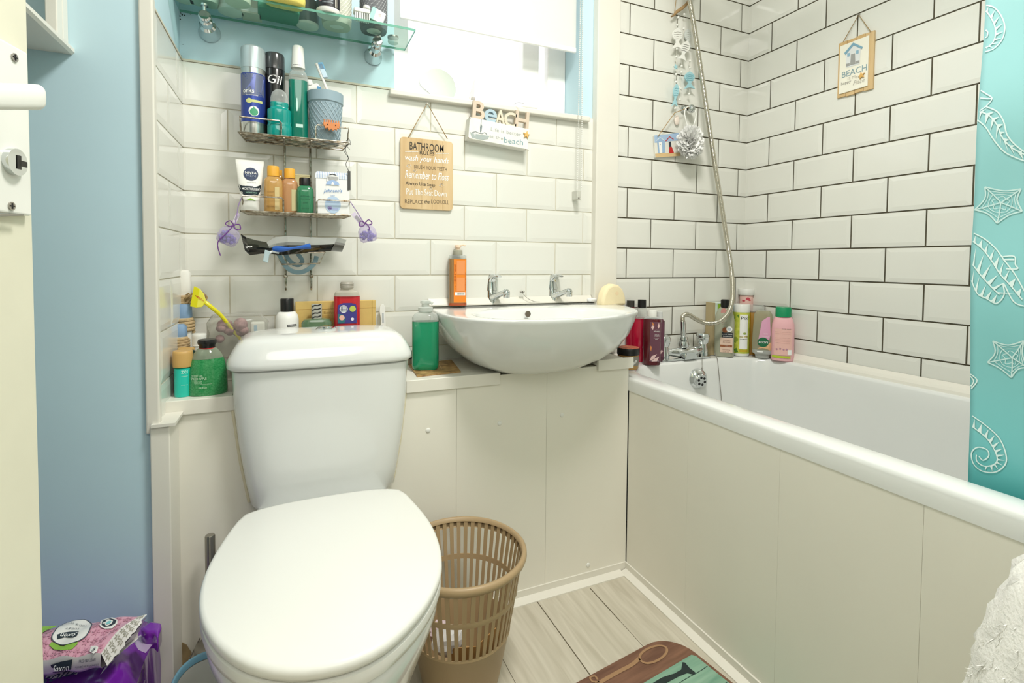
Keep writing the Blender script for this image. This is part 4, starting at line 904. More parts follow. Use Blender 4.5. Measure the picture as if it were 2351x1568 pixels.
def weave(t, R, H, m_, base, k=26, rows=14):
    lathe_part(t, 'pot_body', base, [(R*.9, 0), (R*.97, .006), (R, H)], 1, 1, 2.6)
    m = MB()
    for j in range(rows):
        zz_ = .010+(H-.012)*j/rows; rr = R*(.97+.03*j/rows)
        for i in range(k):
            a = 2*PI*i/k+(j % 2)*PI/k; da = PI/k*.9; 
            P0, P1 = cs(rr*1.012, a, 1, 1, 2.6), cs(rr*1.03, a+da, 1, 1, 2.6); m.add([(P0[0], P0[1], zz_), (P1[0], P1[1], zz_+.003), (P1[0], P1[1], zz_+.0062), (P0[0], P0[1], zz_+.0032)], [(0,1,2,3)])
    m.build('weave', m_, t, smooth=False)
t, R = on_shelf('woven_pot', 'cream woven-pattern pot beside the black canister', 'pot', 773, 62, 68); weave(t, R, .085, mat('cream_weave', 'E8E6D6', .6), mat('cream_pot', 'CFD2C2', .6))
m = MB(); m.lathe([(R*.45, -.0002), (R*.45, .0004)], 24, 1, .7); m.build('base_label', PALE2, t)
t, R = on_shelf('woven_pot', 'dark grey woven-pattern pot near the window end of the glass shelf', 'pot', 858, 72, 64); weave(t, R, .105, mat('grey_weave', '9A9C9E', .6), mat('grey_pot', '6C6E72', .6))
m = MB(); m.lathe([(R*.5, -.0002), (R*.5, .0004)], 24); m.build('base_label', PALE2, t)
p = on('y', -.135, 832, 36); t = thing('nail_brush', 'white nail brush with pale bristles on the shelf front beside the grey pot', 'brush', (p.x, -.13, GT+.012))
m = MB(); m.box((-.020, -.012, .004), (.018, .012, .014)); m.tube([(.010, 0, .018), (.012, 0, .026)], .0085, 14); m.build('brush_back', PLASTIC_W, t, smooth=False, bevel=.002)
for k in range(9):
    m = MB(); x = -.017+k*.004; m.box((x, -.010, -.011), (x+.0022, .010, .004)); m.build('bristle_row', mat('pale_bristles2', 'E9EDE7', .7), t, smooth=False)
p = on('y', -.14, 866, 33); t = thing('sachet_packet', 'small white and aqua packet leaning on the grey woven pot', 'packet', (p.x+.002, -.132, p.z)); t.rotation_euler = (.1, -.42, .1) if False else (.1, .30, .1)
m = MB(); m.box((-.017, -.003, -.014), (.017, .003, .014)); m.build('packet', mat('white_packet', 'EFF1EE', .5), t, smooth=False, bevel=.001); m = MB(); m.box((-.0172, -.0034, -.0142), (-.007, .0034, .0142)); m.build('aqua_band', mat('aqua_print', 'A9DDD0', .5), t, smooth=False)
words(t, mat('grey_pink_ink', 'C4A9A4', .5), [('ULTRA', .004, .003, .008, .006, PI/2)], flat(-.0033))
p = on('z', GT, 908, 96); t = thing('lidded_pot', 'little clear pot with metal rim at the window end of the shelf', 'pot', (p.x-.004, -.035, GT)); lathe_part(t, 'pot_glass', clear('pot_glass', 'E7EEEA', .35), [(.013, 0), (.014, .003), (.014, .013)]); lathe_part(t, 'metal_rim', BRUSHED, [(.0148, .013), (.0148, .017)])

# ================================================================== WALL SIGNS
# wooden rules board
YB = -.014
def bx(U, V): return on('y', YB, U, V)
TLc, TRc, BLc = bx(919, 313), bx(1040, 321), bx(919, 478)
bw = TRc.x-TLc.x; bh = (TLc.z-BLc.z+bx(1040, 321).z-bx(1040, 480).z)/2; bc = Vector(((TLc.x+TRc.x)/2, YB, (TLc.z+BLc.z)/2+.0))
t = thing('bathroom_rules_sign', 'wooden board of bathroom rules hanging by a jute string under the sill', 'sign', bc)
m = MB(); m.prism(rrect(-bw/2, -bh/2, bw/2, bh/2, .010), 0, .0075, 'xz'); m.build('board', wood('rules_wood', 'C9A878', 'DEC499', (25, 5, 3)), t, smooth=False, bevel=.001)
m = MB()
for k in range(1, 5): m.box((-bw/2+bw*k/5-.0003, -.0002, -bh/2+.002), (-bw/2+bw*k/5+.0003, .001, bh/2-.002))
m.build('plank_groove', mat('groove_brown', 'A98A5C', .8), t, smooth=False)
def bt_(s, UL, UR, VT, VB):
    a, b = bx(UL, (VT+VB)/2), bx(UR, (VT+VB)/2); c = bx((UL+UR)/2, VT); d = bx((UL+UR)/2, VB)
    return (s, (a.x+b.x)/2-bc.x, (c.z+d.z)/2-bc.z, b.x-a.x, c.z-d.z)
f_ = flat(-.0005)
BI = mat('burnt_ink', '37322B', .6); BI2 = mat('brown_grey_ink', '6F604A', .6)
words(t, BI, [bt_('BATHROOM', 940.6, 1018.5, 329, 347)], f_, bold=.008); words(t, BI, [bt_('RULES', 963.6, 997.5, 347.5, 356)], f_, bold=.006)
words(t, WHITE_INK, [bt_('wash your hands', 930, 1030, 358.5, 376)], f_, bold=.012, shear=.25)
words(t, BI2, [bt_('BRUSH YOUR TEETH', 950.8, 1026, 381.5, 390)], f_)
words(t, WHITE_INK, [bt_('Remember to Floss', 930, 1030, 394.5, 412)], f_, bold=.012, shear=.25)
words(t, BI, [bt_('Always Use Soap', 931, 999, 418.5, 428.5)], f_, bold=.01)
words(t, WHITE_INK, [bt_('Put The Seat Down', 933, 1025, 435, 449)], f_)
words(t, BI2, [bt_('REPLACE', 929.6, 971.5, 458.5, 467.5)], f_); words(t, BI, [bt_('the', 974.5, 986.5, 459, 467)], f_, bold=.006, shear=.2); words(t, BI2, [bt_('LOOROLL', 990, 1030.7, 459, 468)], f_)
m = MB()
for UL, UR, V in ((930, 960, 348.5), (1000, 1031, 352.5)):
    pts = [bx(UL+(UR-UL)*k/16, V+.6*math.sin(k*2.2))-bc for k in range(17)]; ribbon(m, [(q.x, q.z) for q in pts], .0011, flat(-.0006))
m.build('white_flourish', WHITE_INK, t, smooth=False)
m = MB()
for U, V, r in ((939, 381, .007), (953, 392, .0045), (1014, 426, .0075), (989, 433, .0045)):
    q = bx(U, V)-bc
    for a in (0, .9, 2.2): ribbon(m, [(q.x+r*math.cos(a+PI*k/8)*(.6 if k % 3 else 1), q.z+r*.6*math.sin(a+PI*k/8)) for k in range(9)], .0008, flat(-.0006))
m.build('shell_drawing', WHITE_INK, t, smooth=False)
pk = on('y', -.028, 981, 237.5)-bc; m = MB(); m.tube([bx(938, 315)-bc+Vector((0, -.001, 0)), pk, bx(1027, 319)-bc+Vector((0, -.001, 0))], .0014, 8); m.build('hanging_cord', CORD, t)
m = MB(); m.tube([pk+Vector((0, .014, 0)), pk+Vector((0, -.002, 0))], .0022, 10); m.build('nail', BRUSHED, t)

# beach block with cut-out letters, hung a little askew
YK = -.040; c0 = [on('y', YK, *p) for p in ((1078.6, 267.9), (1215.8, 296.5), (1213.6, 344.9), (1074, 317))]
kc = sum(c0, Vector())/4; ka = math.atan2(c0[1].z-c0[0].z, c0[1].x-c0[0].x); kw = (c0[1]-c0[0]).length; kh = (c0[0]-c0[3]).length
t = thing('beach_block_sign', 'white beach block sign with cut-out wooden letters and a boat, hung askew under the sill', 'sign', kc); t.rotation_euler = (0, -ka, 0)
KM = (Matrix.Translation(kc) @ Matrix.Rotation(-ka, 4, 'Y')).inverted()
def kl(U, V): q = KM @ on('y', YK, U, V); return (q.x, q.z)
m = MB(); m.box((-kw/2, 0, -kh/2), (kw/2, .034, kh/2)); m.build('block', mat('distressed_white', 'F0F0E8', .6, noise=.08, nscale=30), t, smooth=False, bevel=.0015)
m = MB()
for a, b in ((kl(1077, 268), kl(1080, 274)), (kl(1074, 314), kl(1077, 318)), (kl(1205, 343), kl(1214, 345))): ribbon(m, [a, b], .0016, flat(-.0004))
m.build('worn_edge', mat('worn_brown', '7C6A52', .8), t, smooth=False)
def klab(s, UL, VL, UR, VR, hpx):
    a, b = kl(UL, VL), kl(UR, VR); h = hpx*depth(kc)/F
    return (s, (a[0]+b[0])/2, (a[1]+b[1])/2, math.hypot(b[0]-a[0], b[1]-a[1]), h, math.atan2(b[1]-a[1], b[0]-a[0]))
words(t, mat('soft_grey_ink', 'B4B7B4', .6), [klab('Life is better', 1127, 296, 1196, 309, 8), klab('at the', 1124, 312, 1155, 318, 7)], flat(-.0005))
words(t, mat('soft_teal_ink', '86A5AE', .6), [klab('beach', 1157, 321, 1201, 327, 13)], flat(-.0005), bold=.01)
BOAT = mat('boat_grey', 'A9B3B1', .6); BOATL = mat('boat_line', '7B868A', .6)
m = MB(); patch(m, [kl(*p) for p in ((1079, 303), (1085, 306), (1102, 309), (1124, 312), (1120, 319), (1110, 321), (1094, 319), (1083, 315))], flat(-.0006)); m.build('boat_hull', BOAT, t, smooth=False)
m = MB(); ribbon(m, [kl(*p) for p in ((1105, 274), (1104.5, 290), (1103.5, 306))], .0012, flat(-.0006)); ribbon(m, [kl(*p) for p in ((1084, 304), (1092, 302), (1101, 306), (1107, 307), (1113, 304), (1118, 309))], .0016, flat(-.0007)); patch(m, [kl(*p) for p in ((1104, 283), (1107, 290), (1105, 303), (1102, 303), (1102, 292))], flat(-.0005)); m.build('boat_mast', BOATL, t, smooth=False)
m = MB(); q = kl(1090, 309); ribbon(m, circ(q[0], q[1], .0022, k=14)+[circ(q[0], q[1], .0022, k=14)[0]], .0011, flat(-.0009)); m.build('life_ring', WHITE_INK, t, smooth=False)
q = kl(1208, 310); m = MB(); m.prism(starpoly(q[0], q[1], .0125, .0052, PI/2-.1), -.005, -.0004, 'xz'); m.build('wooden_star', mat('star_ochre', 'E2B468', .6), t, smooth=False, bevel=.0012)
# letters B e A C H standing on the block
def letter(ch, U0, V0, U1, V1, m_, bold):
    """cut-out letter between two corners in the photo, 9 mm thick"""
    vs, fs, x0, x1, y0, y1 = text_shape(ch, bold); a, b = kl(U0, V1), kl(U1, V0)
    cu = bpy.data.curves.new('letter', 'FONT'); cu.body = ch; cu.offset = bold; cu.extrude = .1; cu.resolution_u = 4; o = bpy.data.objects.new('letter', cu); C.objects.link(o)
    me = bpy.data.meshes.new_from_object(o); bpy.data.objects.remove(o); mm = MB(); z1 = max(v.co.z for v in me.vertices)
    ax, bz = kl((U0+U1)/2, V1), kl((U0+U1)/2, V0)
    w = math.hypot(b[0]-a[0], 0); h = bz[1]-ax[1]; cxm = (a[0]+b[0])/2
    mm.add([(cxm+((v.co.x-x0)/(x1-x0)-.5)*w, .010+(.006 if v.co.z < 0 else -.006)*1, ax[1]+(v.co.y-y0)/(y1-y0)*h) for v in me.vertices], [tuple(p.vertices) for p in me.polygons])
    bpy.data.meshes.remove(me); return mm.build('letter_'+ch.lower(), m_, t, smooth=False)
LW = mat('letter_beige', 'D9C8B4', .6, noise=.1, nscale=40); LBL = mat('letter_blue', 'AFC6D2', .6); LCR = mat('letter_cream', 'DCD3BE', .6)
letter('B', 1086, 232, 1116, 272, LW, .018); letter('e', 1113, 250, 1143, 280, LBL, .012); letter('A', 1138, 252, 1163, 284, LCR, .018); letter('C', 1158, 257, 1188, 290, LCR, .018); letter('H', 1184, 255, 1217, 295, LW, .018)

# beach hut sign on the right-hand tiles
XS = -.013; sc_ = [on('x', XS, *p) for p in ((1924.8, 99.5), (2007.8, 70.2), (2002.7, 202.9), (1921, 224.6))]
s0 = sum(sc_, Vector())/4; sw = (sc_[0].y-sc_[1].y+sc_[3].y-sc_[2].y)/2; sh = (sc_[0].z-sc_[3].z+sc_[1].z-sc_[2].z)/2
t = thing('beach_hut_sign', 'wood-framed beach hut sign hanging by string on the right tiled wall', 'sign', s0); t.rotation_euler = (0, 0, -PI/2)
def sl(U, V): q = on('x', XS, U, V); return (s0.y-q.y, q.z-s0.z)     # local x runs towards the door
m = MB()
for k in range(4): m.box((-sw/2+sw*k/4+.0004, .0015, -sh/2-.002*(k % 2)), (-sw/2+sw*(k+1)/4-.0004, .009, sh/2+.0015*((k+1) % 2)))
m.build('backing_planks', wood('sign_wood', 'CBA872', 'DDC091', (30, 5, 4)), t, smooth=False, bevel=.0006)
m = MB(); m.box((-sw/2+.007, -.0015, -sh/2+.010), (sw/2-.014, .0016, sh/2-.010)); m.build('printed_panel', mat('cream_panel', 'F4F1E2', .5), t, smooth=False, bevel=.0006)
f_ = flat(-.0021)
m = MB(); patch(m, [sl(*p) for p in ((1943, 120), (1962, 105), (1977, 112), (1974.5, 147), (1944, 156))], f_); m.build('hut_wall', mat('hut_white', 'E3E6E6', .5), t, smooth=False)
f2 = flat(-.0026)
m = MB(); m.add([f2(*sl(*p)) for p in ((1939.5, 122), (1960, 98), (1982, 108), (1980, 113), (1961, 104), (1942.5, 126.5))], [(0, 1, 4, 5), (1, 2, 3, 4)]); m.build('hut_roof', mat('hut_roof_blue', '7FAAC0', .5), t, smooth=False)
m = MB(); patch(m, [sl(*p) for p in ((1955, 125), (1964, 122.5), (1965, 147), (1953, 150))], f2); patch(m, [sl(*p) for p in ((1943.5, 147), (1952, 145), (1952, 151), (1943.5, 153))], f2); patch(m, [sl(*p) for p in ((1965.5, 141), (1974, 138.5), (1974, 144.5), (1965.5, 147))], f2); m.build('hut_door', mat('hut_grey', 'A3A3A0', .5), t, smooth=False)
m = MB()
for p in ((1946.5, 123), (1966.5, 116.5)): patch(m, [sl(p[0], p[1]), sl(p[0]+6, p[1]-1.6), sl(p[0]+6, p[1]+6), sl(p[0], p[1]+7.8)], f2)
m.build('hut_window', mat('hut_window_blue', '8FB6CB', .5), t, smooth=False)
def slab(s, UL, VL, UR, VR, hpx, rot=True):
    a, b = sl(UL, VL), sl(UR, VR); h = hpx*depth(on('x', XS, (UL+UR)/2, VL))/F
    return (s, (a[0]+b[0])/2, (a[1]+b[1])/2, abs(b[0]-a[0]), h)
words(t, mat('sea_ink', '8DA8B0', .5), [slab('BEACH', 1934, 172, 1991, 155, 14)], f_); words(t, mat('sand_ink', 'C4BFB2', .5), [slab('IS My', 1947, 182, 1970, 176, 9)], f_); words(t, mat('warm_grey_ink', '9B968E', .5), [slab('happy', 1932, 193, 1955, 188, 8)], f_, bold=.01); words(t, mat('sand_ink', 'C4BFB2', .5), [slab('Place', 1959, 190, 1986, 184, 10)], f_, shear=.4)
q = sl(1979.5, 174); m = MB(); m.prism(starpoly(q[0], q[1], .011, .0048, PI/2+.2), -.006, -.0018, 'xz'); m.build('wooden_star', mat('star_ochre', 'E2B468', .6), t, smooth=False, bevel=.001)
pk = sl(1969.5, 33); a, b = sl(1936, 96), sl(1999, 73); m = MB(); m.tube([(a[0], -.0, a[1]), (pk[0], .004, pk[1]), (b[0], -.0, b[1])], .0012, 8); m.build('hanging_cord', CORD, t)
m = MB(); m.tube([(pk[0], .009, pk[1]), (pk[0], -.001, pk[1])], .0024, 10); m.build('nail', BRUSHED, t)

# ================================================================== HANGING THINGS AT THE TAP END
YG = -.022
A = lambda U, V, yy=YG: on('y', yy, U, V)
hk = A(1588, 250, -.034); t = thing('wall_hook', 'round chrome hook on the dark-grouted tiles, holding the puff and signs', 'hook', hk)
m = MB(); disc(m, Vector((-.018, .027, .004)), (0.5, -1, -.1), [(.012, 0), (.013, .004), (.010, .012), (.008, .02)]); m.ball((0, 0, 0), .0135, 20, 14, .9, .9, 1.1); m.build('knob', CHROME, t)
# hut plaque
q = [A(*p, -.014) for p in ((1502, 311), (1560, 305), (1562, 358), (1505, 362))]; o = sum(q, Vector())/4
t = thing('hut_plaque', 'small wooden plaque painted with blue and red beach huts, on a string from the hook', 'plaque', o)
def hl_(U, V): p = A(U, V, -.014)-o; return (p.x, p.z)
m = MB(); m.prism([hl_(*p) for p in ((1502, 311), (1560, 305), (1562, 358), (1505, 362))], 0, .006, 'xz'); m.build('plaque_board', mat('plaque_white', 'E9E7DC', .6), t, smooth=False, bevel=.0006)
m = MB(); patch(m, [hl_(*p) for p in ((1502, 311), (1560, 305), (1560, 322), (1503, 328))], flat(-.0004)); m.build('sky_paint', mat('sky_paint', 'A9C3E0', .6), t, smooth=False)
m = MB(); patch(m, [hl_(*p) for p in ((1504, 353), (1562, 350), (1562, 358), (1505, 361.5))], flat(-.0005)); m.build('sand_paint', mat('sand_paint', 'DDBE8C', .6), t, smooth=False)
m = MB(); patch(m, [hl_(*p) for p in ((1508, 322), (1515, 316), (1526, 323), (1527, 350), (1511, 352))], flat(-.0008)); m.build('blue_hut', mat('hut_pale_blue', '9DB9D8', .6), t, smooth=False)
m = MB(); patch(m, [hl_(*p) for p in ((1512, 327), (1519, 326), (1520, 351), (1514, 352))], flat(-.0011)); ribbon(m, [hl_(1507, 323), hl_(1515, 316), hl_(1526, 323)], .0018, flat(-.0012)); m.build('white_door', WHITE_INK, t, smooth=False)
RED = mat('hut_red', 'C8322F', .5)
m = MB(); ribbon(m, [hl_(1528, 324), hl_(1537, 314), hl_(1546, 320)], .003, flat(-.0012)); patch(m, [hl_(*p) for p in ((1536, 338), (1542, 337), (1547, 351), (1536, 352))], flat(-.0010)); m.build('red_hut', RED, t, smooth=False)
m = MB(); patch(m, [hl_(*p) for p in ((1535, 326), (1540, 325), (1541, 337), (1536, 338))], flat(-.0010)); patch(m, circ(*hl_(1515.5, 332), .0012, k=10), flat(-.0014)); m.build('dark_paint', mat('dark_paint', '3A3F48', .5), t, smooth=False)
m = MB(); m.tube([A(1510, 314, -.016)-o, A(1549, 259, -.026)-o, A(1583, 246, -.03)-o], .0013, 8); m.build('string', CORD, t)
# fish garland on driftwood
o = A(1565, 20); t = thing('fish_garland', 'driftwood garland of strung white and aqua wooden fish, beads and stars', 'garland', o)
DRW = wood('driftwood', '8E7350', 'B49468', (30, 30, 30), .8)
m = MB(); m.tube([A(*p)-o for p in ((1541, 38), (1546, 36), (1554, 27), (1566, 19), (1577, 9), (1584, -2), (1600, -20), (1622, -38))], .0042, 10, rf=lambda i: (.0028, .0034, .0055, .0058, .005, .0048, .0045, .003)[i]); m.build('driftwood', DRW, t)
m = MB(); m.tube([A(1548, 34)-o, A(1552, 0)-o, A(1565, -70)-o, A(1610, -30)-o], .0012, 6); m.build('hanging_cord', CORD, t)
BEADW = mat('white_bead', 'F1F1EB', .5); AQ = mat('aqua_wood', 'A6D3DC', .6); FW = mat('white_wood', 'F0F0EA', .6); LN = mat('carved_line', '8F8C80', .8); LNB = mat('teal_line', '4D98A8', .7)
def gstring(pts): 
    m = MB(); m.tube([A(*p)-o for p in pts], .0006, 5); m.build('string', mat('white_string', 'E6E4DA', .8), t)
gstring([(1557, 35), (1556, 66), (1554, 110), (1552, 150), (1555, 190), (1550, 240), (1549, 262)]); gstring([(1571, 30), (1570, 66), (1566, 140), (1563, 170), (1562, 225)]); gstring([(1587, 10), (1584, 60), (1584, 150), (1582, 215)])
for U, V in ((1557, 40), (1555, 57), (1554, 112), (1553, 130), (1552, 171), (1552, 188), (1550, 249), (1571, 33), (1570, 66), (1565, 152), (1564, 166), (1561, 229), (1584, 140), (1584, 156), (1582, 216)):
    m = MB(); m.ball(A(U, V, YG-.002)-o, .0042, 12, 8); m.build('bead', BEADW, t)
def fish(cx, cy, w, h, rot, body, line, name, y=YG):
    c, s = math.cos(rot), math.sin(rot)
    def tr(a, b): q = A(cx+a*c-b*s, cy+a*s+b*c, y)-o; return (q.x, q.z)
    poly = [(w*.5*math.sin(PI*k/10)**.8*(1-.1*k/10), -h*.5+h*.68*k/10) for k in range(1, 10)]; poly = [(0, -h*.5)]+poly+[(w*.12, h*.2), (w*.5, h*.5), (0, h*.42), (-w*.5, h*.5), (-w*.12, h*.2)]+[(-a, b) for a, b in reversed(poly)]
    m = MB(); m.prism([tr(*p) for p in poly], y-o.y-.002, y-o.y+.002, 'xz'); f = m.build(name, body, t, smooth=False)
    m = MB()
    for k in range(4):
        b = -h*.28+k*h*.105; ribbon(m, [tr(-w*.34+w*.68*j/6, b+h*.012*math.sin(j*1.6)) for j in range(7)], .0012, flat(y-o.y-.0024))
    m.build('carved_lines', line, f, smooth=False)
fish(1555, 88, 25, 48, 0, FW, LN, 'fish', YG-.004); fish(1571, 116, 21, 46, .28, FW, mat('dark_line', '4E4C45', .8), 'fish', YG-.008); fish(1583, 184, 24, 40, .0, AQ, LNB, 'fish', YG-.003); fish(1551, 218, 13, 52, .1, AQ, LNB, 'fish', YG-.003)
fish(1579, 88, 16, 44, .0, mat('greyish_wood', 'D5DAD6', .7), LN, 'fish', YG+.006)
for U, V, r, mm in ((1551, 154, .010, AQ), (1561, 203, .009, FW)):
    q = A(U, V)-o; m = MB(); m.prism(starpoly(q.x, q.z, r, r*.4, PI/2+.3), -.0025, .0015, 'xz'); m.build('star', mm, t, smooth=False)
m = MB(); m.ball(A(1554, 276, -.012)-o, .0135, 16, 10, .8, .35, 1.35); m.build('shell', mat('shell_peach', 'F0E2D6', .5), t)
# bath puff
o = A(1586, 326, -.055); t = thing('bath_puff', 'white net bath puff hanging from the chrome hook', 'puff', o)
random.seed(11); m = MB()
PUFF = bpy.data.materials.new('puff_net'); PUFF.use_nodes = True
PUFF.node_tree.nodes['Principled BSDF'].inputs['Base Color'].default_value = rgb('FAFAF7'); PUFF.node_tree.nodes['Principled BSDF'].inputs['Roughness'].default_value = .6; PUFF.node_tree.nodes['Principled BSDF'].inputs['Alpha'].default_value = .93; PUFF.node_tree.nodes['Principled BSDF'].inputs['Subsurface Weight'].default_value = .4; PUFF.node_tree.nodes['Principled BSDF'].inputs['Subsurface Radius'].default_value = (.02, .02, .02)
m.ball((0, 0, 0), .030, 20, 12)
for k in range(190):
    d = Vector((random.gauss(0, 1), random.gauss(0, 1), random.gauss(0, 1))).normalized(); e1 = d.orthogonal().normalized(); e2 = d.cross(e1); ro_ = random.uniform(.044, .056); n = 14; fr = random.choice((2, 3, 4)); ph = random.uniform(0, 6); w_ = random.uniform(.010, .016)
    rings_ = []
    for h, q_ in ((.5, .25), (.75, .7), (.92, 1.0), (1.0, 1.12)):
        rings_.append([d*(ro_*h+.0035*h*math.sin(fr*2*PI*j/n+ph))+(e1*math.cos(2*PI*j/n)+e2*math.sin(2*PI*j/n)*.55)*(w_*q_) for j in range(n)])
    m.loft(rings_, False, False)
sc2 = (.98, .55, 1.05); m.v = [(v[0]*sc2[0], v[1]*sc2[1], v[2]*sc2[2]) for v in m.v]
m.build('net_puff', PUFF, t, angle=80)
m = MB(); m.tube(spline([A(1579, 292, -.05)-o, A(1572, 262, -.045)-o, A(1576, 247, -.04)-o, A(1588, 246, -.034)-o, A(1598, 262, -.045)-o, A(1592, 290, -.05)-o], 6), .0018, 8); m.build('loop_cord', mat('puff_cord', 'F3F3EF', .6), t)
# ================================================================== SILL THINGS
SZ = WZ0+.0115
p = on('z', SZ, 1008, 230); o = Vector((p.x, .020, SZ)); t = thing('vanity_mirror', 'round shell-shaped vanity mirror with clear rim standing on the window sill', 'mirror', o)
def M(U, V): q = on('y', .020, U, V)-o; return (q.x, q.z)
mp_ = [(x/6.817+940, y/6.817+130) for x, y in ((230,255),(320,205),(420,180),(500,200),(590,250),(660,315),(700,395),(722,480),(722,570),(690,640),(640,690),(560,695),(480,680),(400,655),(350,640),(330,590),(270,535),(190,475),(155,410),(165,330))]
pol = smoothpoly([M(*q) for q in mp_], 2)
m = MB(); m.prism([(x*1.03, max(0, z*1.02-.001)) for x, z in pol], .001, .006, 'xz'); m.build('clear_rim', clear('clear_rim', 'F1F3F0', .35), t, smooth=False)
m = MB(); m.prism([(x, max(.002, z)) for x, z in pol], -.001, .001, 'xz'); m.build('mirror_glass', mat('mirror_silver', 'C4CAC9', .03, 1.), t, smooth=False)
m = MB(); a, b = M(990, 228), M(1030, 233); m.box((a[0], -.012, 0), (b[0], .016, .005)); m.build('stand_foot', clear('clear_rim', 'F1F3F0', .35), t, smooth=False, bevel=.002)
p = on('z', SZ, 1086, 222); o = Vector((p.x+.01, -.008, SZ)); t = thing('sail_ornament', 'slim white sail-shaped ornament with a small grey shell, on the window sill', 'ornament', o)
m = MB(); m.prism([(-.010, 0), (.006, 0), (.0075, .02), (.009, .062), (.0085, .064), (-.002, .03)], -.003, .003, 'xz'); m.build('sail', PAINT_W, t, smooth=False, bevel=.001); m = MB(); m.ball((.003, -.006, .006), .0065, 12, 8, 1, .6, 1); m.build('grey_shell', mat('grey_shell', 'B3AEA8', .6), t)
p = on('z', SZ, 1195, 236); t = thing('sill_wire', 'short curled bit of grey wire lying on the sill below the window mullion', 'wire', p); m = MB(); m.tube(spline([(-.01, .03, .001), (.0, .02, .006), (.012, .004, .001)], 5), .0007, 6); m.build('wire', mat('grey_wire', '9A9A98', .5), t)

# ================================================================== ON THE LEDGE
LZ = LEDGE+.0004
FR = ('clear_plastic', 'DCE2DF', .3)
# behind the cistern
loc, H, R = item(632, 686, 685, -.062, LZ); t = thing('lotion_bottle', 'white lotion bottle with tall black cap behind the cistern lid', 'bottle', loc, face(loc))
lathe_part(t, 'bottle_body', mat('lotion_white', 'EFEFEA', .35), [(R*.97, 0), (R, .003), (R, H-.052), (R*.93, H-.042), (R*.75, H-.034), (R*.55, H-.032)]); lathe_part(t, 'cap', BLACK, [(R*.58, H-.032), (R*.58, H-.002), (R*.54, H)])
printed(t, 'label', DARK_INK, [rectpoly(.0, H-.068, R*.9, H-.062)], curved(R*1.01)); words(t, WHITE_INK, [('SOAP&GLORY', R*.45, H-.065, R*.8, .003)], curved(R*1.02))
a, b = on('y', -.030, 678, 690), on('y', -.030, 862, 690); t = thing('gift_box', 'flat pale gold box leaning on the tiles behind the cistern', 'box', ((a.x+b.x)/2, -.026, LZ)); w = (b.x-a.x)/2; h = (a.z+b.z)/2-LZ-.001
m = MB(); m.box((-w, -.010, 0), (w, .012, h)); m.build('carton', mat('gold_card', 'DDBE72', .5, noise=.12, nscale=25), t, smooth=False, bevel=.001)
m = MB(); m.box((-w+.001, -.0106, h-.020), (w-.001, -.0099, h-.019)); m.box((w-.010, -.0106, .0), (w-.009, -.0099, h)); m.build('carton_fold', mat('dark_gold', 'B18F48', .5), t, smooth=False)
words(t, mat('dark_gold', 'B18F48', .5), [('Bodycare', -.012, h-.030, .040, .008), ('collection', -.010, h-.045, .036, .006)], flat(-.0106)); printed(t, 'print_panel', mat('ochre_print', 'C9A65A', .5), [rectpoly(-w*.72, h-.062, -w*.1, h-.036)], flat(-.0104))
loc, H, R = item(692, 762, 698, -.065, LZ); t = thing('perfume_bottle', 'green glass perfume bottle with striped grey cap behind the cistern lid', 'bottle', loc, face(loc))
lathe_part(t, 'bottle_body', mat('moss_glass', '6E8F6B', .1, trans=.4, coat=.4), [(R*.97, 0), (R, .004), (R, H-.046), (R*.85, H-.038), (R*.45, H-.035)], 1, .6, 4); CPR = .0125
lathe_part(t, 'cap', mat('stone_cap', 'A7A79C', .5), [(CPR, H-.036), (CPR, H-.001), (CPR*.95, H)], 1, .9, 4)
m = MB()
for k in range(4): b0 = H-.034+k*.0095; ribbon(m, [(-.0105, b0), (-.004, b0+.0035), (.002, b0+.0025), (.0095, b0+.0055)], .0028, flat(-CPR*.9-.0006))
m.build('cap_stripes', DARK_INK, t, smooth=False)
loc, H, R = item(766, 827, 647, -.066, LZ); t = thing('bath_gel_bottle', 'red bath gel bottle with grey screw cap and purple fruit label behind the cistern lid', 'bottle', loc, face(loc))
lathe_part(t, 'liquid', mat('red_gel', 'CF2632', .1, trans=.2, coat=.4), [(R*.95, 0), (R, .004), (R, H-.042), (R*.99, H-.036)], 1, .62, 3.2); lathe_part(t, 'clear_neck', clear('clear_neck', 'D8D3C4', .55), [(R*.985, H-.036), (R*.9, H-.026), (R*.5, H-.021), (R*.47, H-.014)], 1, .75, 2.6); lathe_part(t, 'screw_cap', mat('pewter_cap', 'A9A498', .4), [(R*.5, H-.016)]+[(R*(.5+.03*(k % 2)), H-.015+k*.002) for k in range(7)]+[(R*.46, H)])
fy = flat(-R*.625-.0006); printed(t, 'purple_label', mat('purple_label', '3F3A86', .4), [[(x*R, H-.105+zq) for x, zq in ((-.7, 0), (0, 0), (.72, 0), (.72, .04), (.66, .049), (.3, .052), (-.3, .052), (-.66, .047), (-.7, .04))]], fy)
fy2 = flat(-R*.625-.0012); printed(t, 'leaf_patch', mat('teal_print', '2E6E78', .4), [[(-.68*R, H-.104), (-.2*R, H-.104), (-.1*R, H-.09), (-.3*R, H-.082), (-.68*R, H-.080)]], fy2)
for nm, cc, cx, cz, r in (('berry_print', 'E9EAF0', -.25, H-.068, .30), ('apple_print', 'B8C558', .42, H-.068, .24), ('candy_print', 'E9B7A6', -.38, H-.090, .20), ('cane_print', 'E8E3EE', .40, H-.094, .12)):
    printed(t, nm, mat(nm, cc, .5), [circ(cx*R, cz, r*R)], flat(-R*.625-.0016))
m = MB(); 
